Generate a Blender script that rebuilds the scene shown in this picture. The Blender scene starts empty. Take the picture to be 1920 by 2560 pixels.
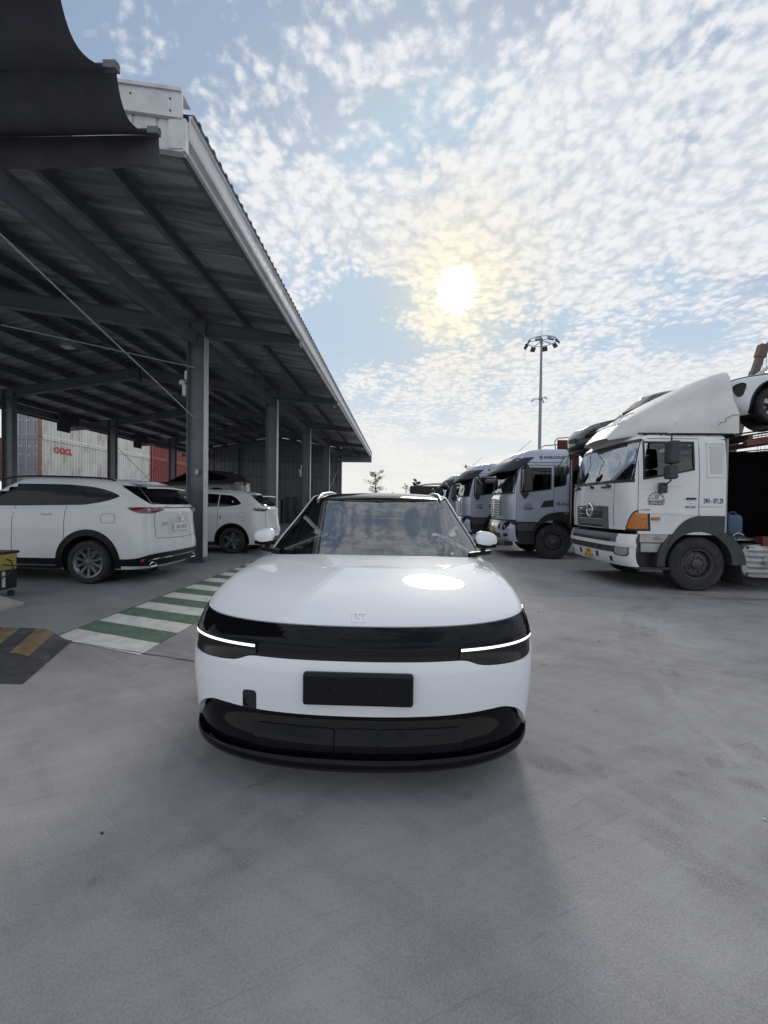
import bpy, bmesh, math, random
from mathutils import Vector, Matrix
random.seed(7)
PI = math.pi
R = math.radians
scene = bpy.context.scene
COL = scene.collection

# ------------------------------------------------------------------ camera
CAM_H = 1.5
cd = bpy.data.cameras.new('camera')
cam = bpy.data.objects.new('camera', cd)
COL.objects.link(cam)
cd.sensor_fit = 'HORIZONTAL'
cd.sensor_width = 36.0
cd.lens = 1033.0 / 1920.0 * 36.0
cd.clip_start = 0.05
cd.clip_end = 3000.0


def cam_basis(yaw, pitch, roll):
    y, p, r = R(yaw), R(pitch), R(roll)
    fw = Vector((-math.sin(y) * math.cos(p), math.cos(y) * math.cos(p), math.sin(p)))
    rt0 = Vector((math.cos(y), math.sin(y), 0))
    up0 = rt0.cross(fw)
    rt = rt0 * math.cos(r) + up0 * math.sin(r)
    up = rt.cross(fw)
    return Matrix(((rt.x, up.x, -fw.x, 0), (rt.y, up.y, -fw.y, 0), (rt.z, up.z, -fw.z, 0), (0, 0, 0, 1)))


cam.matrix_world = Matrix.Translation((0, 0, CAM_H)) @ cam_basis(2.2, -0.9, 0.75)
scene.camera = cam

# ------------------------------------------------------------------ light, sky, exposure
SUN_EL, SUN_AZ = R(27.1), R(7.3)          # azimuth measured to the right of +Y
SUN_DIR = Vector((math.sin(SUN_AZ) * math.cos(SUN_EL), math.cos(SUN_AZ) * math.cos(SUN_EL), math.sin(SUN_EL)))
sl = bpy.data.lights.new('sun', 'SUN')
sl.energy = 1.1
sl.angle = R(10.0)
sl.color = (1.0, 0.94, 0.85)
sun = bpy.data.objects.new('sun', sl)
COL.objects.link(sun)
sun.rotation_euler = SUN_DIR.to_track_quat('Z', 'Y').to_euler()
sun.location = (10, 60, 60)

vs = scene.view_settings
vs.view_transform = 'Standard'
vs.look = 'None'
vs.exposure = 0.18
vs.gamma = 1.0
vs.use_curve_mapping = False
scene.render.engine = 'CYCLES'
scene.cycles.use_denoising = True
scene.cycles.max_bounces = 8
scene.cycles.transparent_max_bounces = 12
scene.cycles.sample_clamp_indirect = 6.0


class NT:
    """tiny node-tree helper"""
    def __init__(s, tree):
        s.t = tree
        tree.nodes.clear()

    def n(s, kind, **kw):
        nd = s.t.nodes.new(kind)
        for k, v in kw.items():
            if k.startswith('i_'):
                key = k[2:].replace('_', ' ')
                s.put(nd.inputs[key], v)
            elif k.startswith('n_'):
                s.put(nd.inputs[int(k[2:])], v)
            else:
                setattr(nd, k, v)
        return nd

    def put(s, sock, v):
        if isinstance(v, bpy.types.NodeSocket):
            s.t.links.new(v, sock)
        else:
            sock.default_value = v

    def math(s, op, a, b=None, c=None, clamp=False):
        nd = s.t.nodes.new('ShaderNodeMath')
        nd.operation = op
        nd.use_clamp = clamp
        s.put(nd.inputs[0], a)
        if b is not None:
            s.put(nd.inputs[1], b)
        if c is not None:
            s.put(nd.inputs[2], c)
        return nd.outputs[0]

    def vmath(s, op, a, b=None):
        nd = s.t.nodes.new('ShaderNodeVectorMath')
        nd.operation = op
        s.put(nd.inputs[0], a)
        if b is not None:
            s.put(nd.inputs[1], b)
        return nd.outputs[1] if op == 'DOT_PRODUCT' else nd.outputs[0]

    def smooth(s, x, a, b, lo=0.0, hi=1.0):
        nd = s.t.nodes.new('ShaderNodeMapRange')
        nd.interpolation_type = 'SMOOTHSTEP'
        s.put(nd.inputs[0], x)
        for i, v in ((1, a), (2, b), (3, lo), (4, hi)):
            s.put(nd.inputs[i], v)
        return nd.outputs[0]

    def mix(s, f, a, b, blend='MIX'):
        nd = s.t.nodes.new('ShaderNodeMix')
        nd.data_type = 'RGBA'
        nd.blend_type = blend
        s.put(nd.inputs[0], f)
        s.put(nd.inputs[6], a)
        s.put(nd.inputs[7], b)
        return nd.outputs[2]

    def noise(s, vec, scale, detail=4.0, rough=0.55, dist=0.0, dim='3D'):
        nd = s.t.nodes.new('ShaderNodeTexNoise')
        nd.noise_dimensions = dim
        if vec is not None:
            s.put(nd.inputs['Vector'], vec)
        nd.inputs['Scale'].default_value = scale
        nd.inputs['Detail'].default_value = detail
        nd.inputs['Roughness'].default_value = rough
        nd.inputs['Distortion'].default_value = dist
        return nd.outputs['Fac']

    def xyz(s, x, y, z):
        nd = s.t.nodes.new('ShaderNodeCombineXYZ')
        for i, v in enumerate((x, y, z)):
            s.put(nd.inputs[i], v)
        return nd.outputs[0]


def c4(c):
    return (c[0], c[1], c[2], 1.0)


def build_world():
    w = bpy.data.worlds.new('World')
    scene.world = w
    w.use_nodes = True
    t = NT(w.node_tree)
    tc = t.n('ShaderNodeTexCoord').outputs['Generated']
    d = t.vmath('NORMALIZE', tc)
    sep = t.n('ShaderNodeSeparateXYZ', n_0=d)
    dx, dy, dz = sep.outputs
    up = t.math('MAXIMUM', dz, 0.0)
    # clear sky
    sky = t.n('ShaderNodeTexSky')
    sky.sky_type = 'NISHITA'
    sky.sun_disc = False
    sky.sun_elevation = SUN_EL
    sky.sun_rotation = SUN_AZ
    sky.altitude = 0
    sky.air_density = 1.0
    sky.dust_density = 1.5
    sky.ozone_density = 1.5
    clear = t.mix(1.0, sky.outputs[0], (0.09, 0.09, 0.09, 1), 'MULTIPLY')
    clear = t.mix(1.0, clear, (0.50, 0.62, 0.76, 1), 'DARKEN')
    clear = t.mix(0.55, clear, (0.335, 0.455, 0.60, 1))
    # flat cloud sheet seen in perspective
    inv = t.math('DIVIDE', 1.0, t.math('ADD', up, 0.14))
    px = t.math('MULTIPLY', dx, inv)
    py = t.math('MULTIPLY', dy, inv)
    p = t.xyz(px, py, 0.0)
    warp = t.n('ShaderNodeTexNoise', noise_dimensions='2D')
    t.put(warp.inputs['Vector'], p)
    warp.inputs['Scale'].default_value = 1.9
    warp.inputs['Detail'].default_value = 3
    wv = t.vmath('SUBTRACT', warp.outputs['Color'], (0.5, 0.5, 0.5))

    def shifted(k, off):
        sc = t.n('ShaderNodeVectorMath', operation='SCALE')
        t.put(sc.inputs[0], wv)
        sc.inputs['Scale'].default_value = k
        return t.vmath('ADD', t.vmath('ADD', p, sc.outputs[0]), off)
    pw = shifted(0.38, (SKY_OFF[0], SKY_OFF[1], 0.0))
    pc = shifted(0.10, (1.3, 0.4, 0.0))
    big = t.noise(pw, 1.15, 2, 0.5, dim='2D')
    mid = t.noise(pw, 3.6, 4, 0.55, dim='2D')
    v1 = t.n('ShaderNodeTexVoronoi', voronoi_dimensions='2D', feature='SMOOTH_F1')
    t.put(v1.inputs['Vector'], shifted(0.16, (0.0, 0.0, 0.0)))
    v1.inputs['Scale'].default_value = 19.0
    v1.inputs['Smoothness'].default_value = 0.35
    v2 = t.n('ShaderNodeTexVoronoi', voronoi_dimensions='2D', feature='SMOOTH_F1')
    t.put(v2.inputs['Vector'], pc)
    v2.inputs['Scale'].default_value = 40.0
    v2.inputs['Smoothness'].default_value = 0.4
    fine = t.noise(pc, 38.0, 5, 0.66, dim='2D')
    puff = t.math('SUBTRACT', 0.5, v1.outputs['Distance'])
    puff = t.math('ADD', puff, t.math('MULTIPLY', t.math('SUBTRACT', 0.42, v2.outputs['Distance']), 0.6))
    puff = t.math('ADD', puff, t.math('MULTIPLY', t.math('SUBTRACT', fine, 0.5), 1.5))
    sdot = t.vmath('DOT_PRODUCT', d, tuple(SUN_DIR))
    near = t.smooth(sdot, 0.80, 0.99)
    cov = t.math('ADD', t.math('MULTIPLY', t.math('SUBTRACT', big, 0.5), 4.6), t.math('MULTIPLY', t.math('SUBTRACT', mid, 0.5), 2.2))
    cov = t.math('ADD', cov, SKY_COVER)
    dens = t.math('ADD', cov, t.math('MULTIPLY', puff, 0.60))
    mask = t.smooth(dens, -0.15, 0.60)
    thick = t.smooth(t.math('ADD', puff, t.math('MULTIPLY', mid, 0.8)), -0.15, 0.95)
    cloud = t.mix(thick, (0.52, 0.57, 0.645, 1), (0.745, 0.76, 0.79, 1))
    col = t.mix(mask, clear, cloud)
    # haze towards the horizon
    hz = t.smooth(up, 0.02, 0.40, 1.0, 0.0)
    hz = t.math('POWER', hz, 1.25)
    col = t.mix(t.math('MULTIPLY', hz, 0.97), col, (0.77, 0.77, 0.745, 1))
    # the sun shining through the cloud sheet
    sw = t.math('ADD', sdot, t.math('MULTIPLY', puff, 0.0006))
    core = t.smooth(sw, math.cos(R(2.7)), math.cos(R(0.4)))
    sp = t.math('MAXIMUM', sdot, 0.0)
    thin = t.smooth(puff, -0.5, 0.6, 0.45, 1.0)
    a1 = t.math('MULTIPLY', t.math('POWER', sp, 260.0), thin)
    a2 = t.math("POWER", sp, 80.0)
    col = t.mix(a2, col, t.mix(1.0, col, (1.06, 0.98, 0.82, 1), 'MULTIPLY'))
    col = t.mix(a1, col, (1.02, 0.94, 0.70, 1))
    g3 = t.mix(1.0, (0.06, 0.05, 0.03, 1), t.math('POWER', sp, 9.0), 'MULTIPLY')
    col = t.mix(1.0, col, g3, 'ADD')
    col = t.mix(core, col, (2.6, 2.4, 2.0, 1))
    w.cycles.sampling_method = 'MANUAL'
    w.cycles.sample_map_resolution = 512
    bg = t.n('ShaderNodeBackground')
    t.put(bg.inputs[0], col)
    bg.inputs[1].default_value = 1.0
    out = t.n('ShaderNodeOutputWorld')
    w.node_tree.links.new(bg.outputs[0], out.inputs[0])


SKY_OFF = (4.4, -11.0)
SKY_COVER = 0.42
build_world()

# ------------------------------------------------------------------ materials
MATS = {}


def mat(name, col, rough=0.5, metal=0.0, spec=0.5, var=0.0, vscale=6.0, bump=0.0, bscale=60.0, coat=0.0,
        coat_rough=0.03, emit=None, estr=0.0, dirt=None, dirt_amt=0.0, dirt_scale=3.0, stretch=None):
    if name in MATS:
        return MATS[name]
    m = bpy.data.materials.new(name)
    m.use_nodes = True
    t = NT(m.node_tree)
    bs = t.n('ShaderNodeBsdfPrincipled')
    out = t.n('ShaderNodeOutputMaterial')
    m.node_tree.links.new(bs.outputs[0], out.inputs[0])
    base = c4(col)
    co = t.n('ShaderNodeTexCoord').outputs['Object']
    if stretch:
        co = t.vmath('MULTIPLY', co, stretch)
    if var > 0:
        f = t.noise(co, vscale, 5, 0.6)
        lo = tuple(max(0, c * (1 - var)) for c in col)
        hi = tuple(min(1, c * (1 + var)) for c in col)
        base = t.mix(t.smooth(f, 0.3, 0.7), c4(lo), c4(hi))
    if dirt:
        f2 = t.noise(co, dirt_scale, 8, 0.68)
        base = t.mix(t.math('MULTIPLY', t.smooth(f2, 0.48, 0.72), dirt_amt), base, c4(dirt))
    t.put(bs.inputs['Base Color'], base)
    bs.inputs['Roughness'].default_value = rough
    if var >= 0.05 and rough > 0.15:
        fr = t.noise(co, vscale * 2.3, 4, 0.6)
        t.put(bs.inputs['Roughness'], t.smooth(fr, 0.25, 0.75, max(0.02, rough - 0.1), min(1, rough + 0.1)))
    bs.inputs['Metallic'].default_value = metal
    bs.inputs['Specular IOR Level'].default_value = spec
    bs.inputs['Coat Weight'].default_value = coat
    bs.inputs['Coat Roughness'].default_value = coat_rough
    if emit:
        bs.inputs['Emission Color'].default_value = c4(emit)
        bs.inputs['Emission Strength'].default_value = estr
    if bump > 0:
        b = t.n('ShaderNodeBump')
        b.inputs['Strength'].default_value = bump
        b.inputs['Distance'].default_value = 0.01
        t.put(b.inputs['Height'], t.noise(co, bscale, 4, 0.6))
        t.put(bs.inputs['Normal'], b.outputs[0])
    MATS[name] = m
    return m


def glass(name, tint=(0.25, 0.27, 0.28), ior=1.5, rough=0.0):
    if name in MATS:
        return MATS[name]
    m = bpy.data.materials.new(name)
    m.use_nodes = True
    t = NT(m.node_tree)
    tr = t.n('ShaderNodeBsdfTransparent')
    tr.inputs[0].default_value = c4(tint)
    gl = t.n('ShaderNodeBsdfGlossy')
    gl.inputs['Roughness'].default_value = rough
    gl.inputs['Color'].default_value = (0.95, 0.97, 1, 1)
    fr = t.n('ShaderNodeFresnel')
    fr.inputs[0].default_value = ior
    mx = t.n('ShaderNodeMixShader')
    t.put(mx.inputs[0], fr.outputs[0])
    m.node_tree.links.new(tr.outputs[0], mx.inputs[1])
    m.node_tree.links.new(gl.outputs[0], mx.inputs[2])
    out = t.n('ShaderNodeOutputMaterial')
    m.node_tree.links.new(mx.outputs[0], out.inputs[0])
    MATS[name] = m
    return m


def concrete(name, base, seed=0.0, shift=1.0):
    m = bpy.data.materials.new(name)
    m.use_nodes = True
    t = NT(m.node_tree)
    co = t.vmath('ADD', t.n('ShaderNodeTexCoord').outputs['Object'], (seed, seed * 1.7, 0))
    # long trowel and tyre streaks, in two directions
    rot = t.n('ShaderNodeVectorRotate')
    rot.rotation_type = 'Z_AXIS'
    t.put(rot.inputs['Vector'], co)
    rot.inputs['Angle'].default_value = R(34)
    st1 = t.noise(t.vmath('MULTIPLY', rot.outputs[0], (0.5, 4.5, 1)), 1.3, 6, 0.66, 0.6, dim='2D')
    rot2 = t.n('ShaderNodeVectorRotate')
    rot2.rotation_type = 'Z_AXIS'
    t.put(rot2.inputs['Vector'], co)
    rot2.inputs['Angle'].default_value = R(-28)
    st2 = t.noise(t.vmath('MULTIPLY', rot2.outputs[0], (0.6, 7.0, 1)), 1.1, 6, 0.7, 0.9, dim='2D')
    big = t.noise(co, 0.35, 3, 0.55, 0.4, dim='2D')
    mid = t.noise(co, 2.3, 6, 0.7, 0.3, dim='2D')
    fine = t.noise(co, 120.0, 4, 0.75, dim='2D')
    grit = t.noise(co, 260.0, 1, 0.5, dim='2D')
    f = t.math('ADD', t.math('MULTIPLY', st1, 0.22), t.math('MULTIPLY', st2, 0.18))
    f = t.math('ADD', f, t.math('MULTIPLY', big, 0.5))
    f = t.math('ADD', f, t.math('MULTIPLY', mid, 0.34))
    f = t.math('ADD', f, t.math('MULTIPLY', fine, 0.62))
    f = t.math('SUBTRACT', f, 0.43)
    lo = tuple(c * 0.62 for c in base)
    hi = tuple(min(1, c * 1.36) for c in base)
    col = t.mix(t.smooth(f, 0.15, 0.85), c4(lo), c4(hi))
    # dark oil spots and pale scuffs
    vo = t.n('ShaderNodeTexVoronoi', voronoi_dimensions='2D')
    t.put(vo.inputs['Vector'], t.vmath('ADD', co, (0.31, 0.77, 0.0)))
    vo.inputs['Scale'].default_value = 0.8
    vo.inputs['Randomness'].default_value = 1.0
    edge = t.math('ADD', vo.outputs['Distance'], t.math('MULTIPLY', t.math('SUBTRACT', fine, 0.5), 0.06))
    spot = t.smooth(edge, 0.008, 0.030, 0.40, 0.0)
    col = t.mix(spot, col, c4(tuple(c * 0.38 for c in base)))
    scuff = t.smooth(t.noise(t.vmath('MULTIPLY', rot2.outputs[0], (1.2, 3.5, 1)), 1.6, 6, 0.78, 1.2, dim='2D'), 0.66, 0.80, 0.0, 0.32)
    col = t.mix(scuff, col, c4(tuple(min(1, c * 1.9) for c in base)))
    scr = t.noise(t.vmath('MULTIPLY', rot.outputs[0], (1.0, 26.0, 1)), 1.0, 3, 0.6, 1.6, dim='2D')
    gate = t.smooth(t.noise(co, 0.9, 3, 0.6, dim='2D'), 0.48, 0.66)
    col = t.mix(t.math('MULTIPLY', t.smooth(scr, 0.66, 0.74, 0.0, 0.30), gate), col, c4(tuple(min(1, c * 1.8) for c in base)))
    scr2 = t.noise(t.vmath('MULTIPLY', rot2.outputs[0], (1.4, 34.0, 1)), 1.0, 3, 0.6, 1.2, dim='2D')
    col = t.mix(t.math('MULTIPLY', t.smooth(scr2, 0.67, 0.75, 0.0, 0.35), t.math('SUBTRACT', 1.0, gate)), col, c4(tuple(c * 0.55 for c in base)))
    speck = t.smooth(grit, 0.70, 0.80, 0.0, 0.45)
    col = t.mix(speck, col, c4(tuple(c * 0.45 for c in base)))
    bs = t.n('ShaderNodeBsdfPrincipled')
    t.put(bs.inputs['Base Color'], col)
    t.put(bs.inputs['Roughness'], t.smooth(mid, 0.3, 0.7, 0.62, 0.85))
    bs.inputs['Specular IOR Level'].default_value = 0.2
    b = t.n('ShaderNodeBump')
    b.inputs['Strength'].default_value = 0.35
    b.inputs['Distance'].default_value = 0.006
    t.put(b.inputs['Height'], t.math('ADD', fine, t.math('MULTIPLY', mid, 1.5)))
    t.put(bs.inputs['Normal'], b.outputs[0])
    out = t.n('ShaderNodeOutputMaterial')
    m.node_tree.links.new(bs.outputs[0], out.inputs[0])
    MATS[name] = m
    return m


# ------------------------------------------------------------------ mesh helpers
def link(o, parent=None):
    COL.objects.link(o)
    if parent is not None:
        o.parent = parent
    return o


def from_data(name, verts, faces, m, parent=None, smooth=None, merge=False, flip=False, bevel=0.0):
    me = bpy.data.meshes.new(name)
    me.from_pydata([tuple(v) for v in verts], [], faces)
    if merge or flip:
        bm = bmesh.new()
        bm.from_mesh(me)
        bmesh.ops.remove_doubles(bm, verts=bm.verts, dist=1e-5)
        bmesh.ops.recalc_face_normals(bm, faces=bm.faces)
        bm.to_mesh(me)
        bm.free()
    me.validate()
    me.update()
    if smooth is not None:
        for p in me.polygons:
            p.use_smooth = True
        me.set_sharp_from_angle(angle=R(smooth))
    if m is not None:
        me.materials.append(m)
    o = bpy.data.objects.new(name, me)
    if bevel > 0:
        bv = o.modifiers.new('bevel', 'BEVEL')
        bv.width = bevel
        bv.segments = 2
        bv.limit_method = 'ANGLE'
    return link(o, parent)


class MB:
    """collects simple shapes into one mesh"""
    def __init__(s):
        s.v, s.f = [], []
        s.m = None

    def add(s, vs_, fs):
        b = len(s.v)
        s.v += [Vector(v) if s.m is None else s.m @ Vector(v) for v in vs_]
        s.f += [tuple(i + b for i in f) for f in fs]
        return s

    def box(s, x0, x1, y0, y1, z0, z1):
        vs_ = [(x0, y0, z0), (x1, y0, z0), (x1, y1, z0), (x0, y1, z0), (x0, y0, z1), (x1, y0, z1), (x1, y1, z1), (x0, y1, z1)]
        return s.add(vs_, [(0, 3, 2, 1), (4, 5, 6, 7), (0, 1, 5, 4), (1, 2, 6, 5), (2, 3, 7, 6), (3, 0, 4, 7)])

    def cbox(s, c, d):
        return s.box(c[0] - d[0] / 2, c[0] + d[0] / 2, c[1] - d[1] / 2, c[1] + d[1] / 2, c[2] - d[2] / 2, c[2] + d[2] / 2)

    def bar(s, a, b, w, h, up=(0, 0, 1)):
        a, b = Vector(a), Vector(b)
        d = (b - a).normalized()
        u = Vector(up)
        side = d.cross(u)
        if side.length < 1e-5:
            side = d.cross(Vector((1, 0, 0)))
        side.normalize()
        u = side.cross(d)
        vs_ = []
        for p in (a, b):
            for sx, sz in ((-1, -1), (1, -1), (1, 1), (-1, 1)):
                vs_.append(p + side * (sx * w / 2) + u * (sz * h / 2))
        return s.add(vs_, [(3, 2, 1, 0), (4, 5, 6, 7), (0, 1, 5, 4), (1, 2, 6, 5), (2, 3, 7, 6), (3, 0, 4, 7)])

    def tube(s, pts, r, n=8, caps=True):
        pts = [Vector(p) for p in pts]
        rr = r if isinstance(r, (list, tuple)) else [r] * len(pts)
        prev = None
        rings = []
        for i, p in enumerate(pts):
            if i == 0:
                d = pts[1] - p
            elif i == len(pts) - 1:
                d = p - pts[i - 1]
            else:
                d = (pts[i + 1] - p).normalized() + (p - pts[i - 1]).normalized()
            d.normalize()
            if prev is None:
                a = d.cross(Vector((0, 0, 1)))
                if a.length < 1e-4:
                    a = d.cross(Vector((1, 0, 0)))
            else:
                a = prev - d * prev.dot(d)
            a.normalize()
            prev = a
            b = d.cross(a)
            rings.append([p + (a * math.cos(2 * PI * k / n) + b * math.sin(2 * PI * k / n)) * rr[i] for k in range(n)])
        vs_ = [q for rg in rings for q in rg]
        fs = []
        for i in range(len(rings) - 1):
            for k in range(n):
                k2 = (k + 1) % n
                fs.append((i * n + k, i * n + k2, (i + 1) * n + k2, (i + 1) * n + k))
        if caps:
            fs.append(tuple(reversed(range(n))))
            fs.append(tuple((len(rings) - 1) * n + k for k in range(n)))
        return s.add(vs_, fs)

    def lathe(s, prof, n=24, axis='y', center=(0, 0, 0), closed=False):
        """prof: list of (radius, along axis)"""
        c = Vector(center)
        vs_ = []
        for (r, h) in prof:
            for k in range(n):
                a = 2 * PI * k / n
                p = {'y': (r * math.cos(a), h, r * math.sin(a)), 'x': (h, r * math.cos(a), r * math.sin(a)),
                     'z': (r * math.cos(a), r * math.sin(a), h)}[axis]
                vs_.append(c + Vector(p))
        fs = []
        m_ = len(prof)
        for i in range(m_ if closed else m_ - 1):
            j = (i + 1) % m_
            for k in range(n):
                k2 = (k + 1) % n
                fs.append((i * n + k, j * n + k, j * n + k2, i * n + k2))
        return s.add(vs_, fs)

    def prism(s, poly, h0, h1, axis='y'):
        """poly: 2-D outline; extruded along axis from h0 to h1"""
        n = len(poly)
        vs_ = []
        for h in (h0, h1):
            for (a, b) in poly:
                vs_.append({'y': (a, h, b), 'x': (h, a, b), 'z': (a, b, h)}[axis])
        fs = [tuple(reversed(range(n))), tuple(range(n, 2 * n))]
        for k in range(n):
            k2 = (k + 1) % n
            fs.append((k, k2, n + k2, n + k))
        return s.add(vs_, fs)

    def grid(s, rows, wrap=False):
        """rows: list of equally long point lists"""
        n = len(rows[0])
        vs_ = [p for r_ in rows for p in r_]
        fs = []
        for i in range(len(rows) - 1):
            for k in range(n if wrap else n - 1):
                k2 = (k + 1) % n
                fs.append((i * n + k, i * n + k2, (i + 1) * n + k2, (i + 1) * n + k))
        return s.add(vs_, fs)

    def ball(s, c, r, nu=14, nv=9, sq=(1, 1, 1), n=2.0):
        rows = []
        def sp(x, e):
            return math.copysign(abs(x) ** e, x)
        e = 2.0 / n
        for j in range(nv + 1):
            ph = -PI / 2 + PI * j / nv
            rows.append([(c[0] + r * sq[0] * sp(math.cos(ph), e) * sp(math.cos(2 * PI * k / nu), e),
                          c[1] + r * sq[1] * sp(math.cos(ph), e) * sp(math.sin(2 * PI * k / nu), e),
                          c[2] + r * sq[2] * sp(math.sin(ph), e)) for k in range(nu)])
        return s.grid(rows, wrap=True)

    def build(s, name, m, parent=None, smooth=None, bevel=0.0, merge=False):
        return from_data(name, s.v, s.f, m, parent, smooth=smooth, bevel=bevel, merge=merge)


def tag(o, label, cat=None, group=None, kind=None):
    o['label'] = label
    if cat:
        o['category'] = cat
    if group:
        o['group'] = group
    if kind:
        o['kind'] = kind
    return o


def thing(name, label, cat, loc=(0, 0, 0), rz=0.0, group=None):
    o = bpy.data.objects.new(name, None)
    o.empty_display_size = 0.2
    COL.objects.link(o)
    o.location = loc
    o.rotation_euler = (0, 0, rz)
    tag(o, label, cat, group)
    return o


def structure(o):
    o['kind'] = 'structure'
    return o


def copy_tree(o, parent=None):
    c = o.copy()
    COL.objects.link(c)
    c.parent = parent
    for ch in list(o.children):
        copy_tree(ch, c)
    return c


AX = {'left': ((-1, 0, 0), (0, 0, 1), (0, 1, 0)), 'front': ((0, 1, 0), (0, 0, 1), (1, 0, 0)),
      'rear': ((0, -1, 0), (0, 0, 1), (-1, 0, 0)), 'right': ((1, 0, 0), (0, 0, 1), (0, -1, 0))}


def text(name, body, size, m, parent, pos, face, extrude=0.0008, align='CENTER', sx=1.0, bold=0.0, shear=0.0, mtx=None, space=1.0):
    cu = bpy.data.curves.new(name, 'FONT')
    cu.body = body
    cu.size = size
    cu.extrude = extrude
    cu.offset = bold
    cu.shear = shear
    cu.space_character = space
    cu.align_x = align
    cu.align_y = 'CENTER'
    cu.resolution_u = 3
    to = bpy.data.objects.new(name, cu)
    COL.objects.link(to)
    dg = bpy.context.evaluated_depsgraph_get()
    me = bpy.data.meshes.new_from_object(to.evaluated_get(dg))
    me.name = name
    bpy.data.objects.remove(to)
    bpy.data.curves.remove(cu)
    if mtx is None:
        X, Y, Z = [Vector(a) for a in AX[face]]
        X = X * sx
        mtx = Matrix(((X.x, Y.x, Z.x, pos[0]), (X.y, Y.y, Z.y, pos[1]), (X.z, Y.z, Z.z, pos[2]), (0, 0, 0, 1)))
    me.transform(mtx)
    me.materials.clear()
    me.materials.append(m)
    o = bpy.data.objects.new(name, me)
    return link(o, parent)


def lerp_tab(tab):
    tab = sorted(tab)
    def f(x):
        if x <= tab[0][0]:
            return tab[0][1]
        for (a, va), (b, vb) in zip(tab, tab[1:]):
            if x <= b:
                t = (x - a) / (b - a)
                return va + (vb - va) * t
        return tab[-1][1]
    return f


def smooth_tab(tab):
    """monotone-ish cubic through the table (Catmull-Rom on uneven knots)"""
    tab = sorted(tab)
    xs = [t[0] for t in tab]
    ys = [t[1] for t in tab]
    n = len(xs)
    ds = []
    for i in range(n):
        if i == 0:
            ds.append((ys[1] - ys[0]) / (xs[1] - xs[0]))
        elif i == n - 1:
            ds.append((ys[-1] - ys[-2]) / (xs[-1] - xs[-2]))
        else:
            a = (ys[i] - ys[i - 1]) / (xs[i] - xs[i - 1])
            b = (ys[i + 1] - ys[i]) / (xs[i + 1] - xs[i])
            ds.append(0.0 if a * b <= 0 else 2 * a * b / (a + b))
    def f(x):
        if x <= xs[0]:
            return ys[0]
        if x >= xs[-1]:
            return ys[-1]
        for i in range(n - 1):
            if x <= xs[i + 1]:
                h = xs[i + 1] - xs[i]
                t = (x - xs[i]) / h
                return ((2 * t ** 3 - 3 * t ** 2 + 1) * ys[i] + (t ** 3 - 2 * t ** 2 + t) * h * ds[i]
                        + (-2 * t ** 3 + 3 * t ** 2) * ys[i + 1] + (t ** 3 - t ** 2) * h * ds[i + 1])
    return f


def K(v):
    return (lambda x: v)


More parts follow.
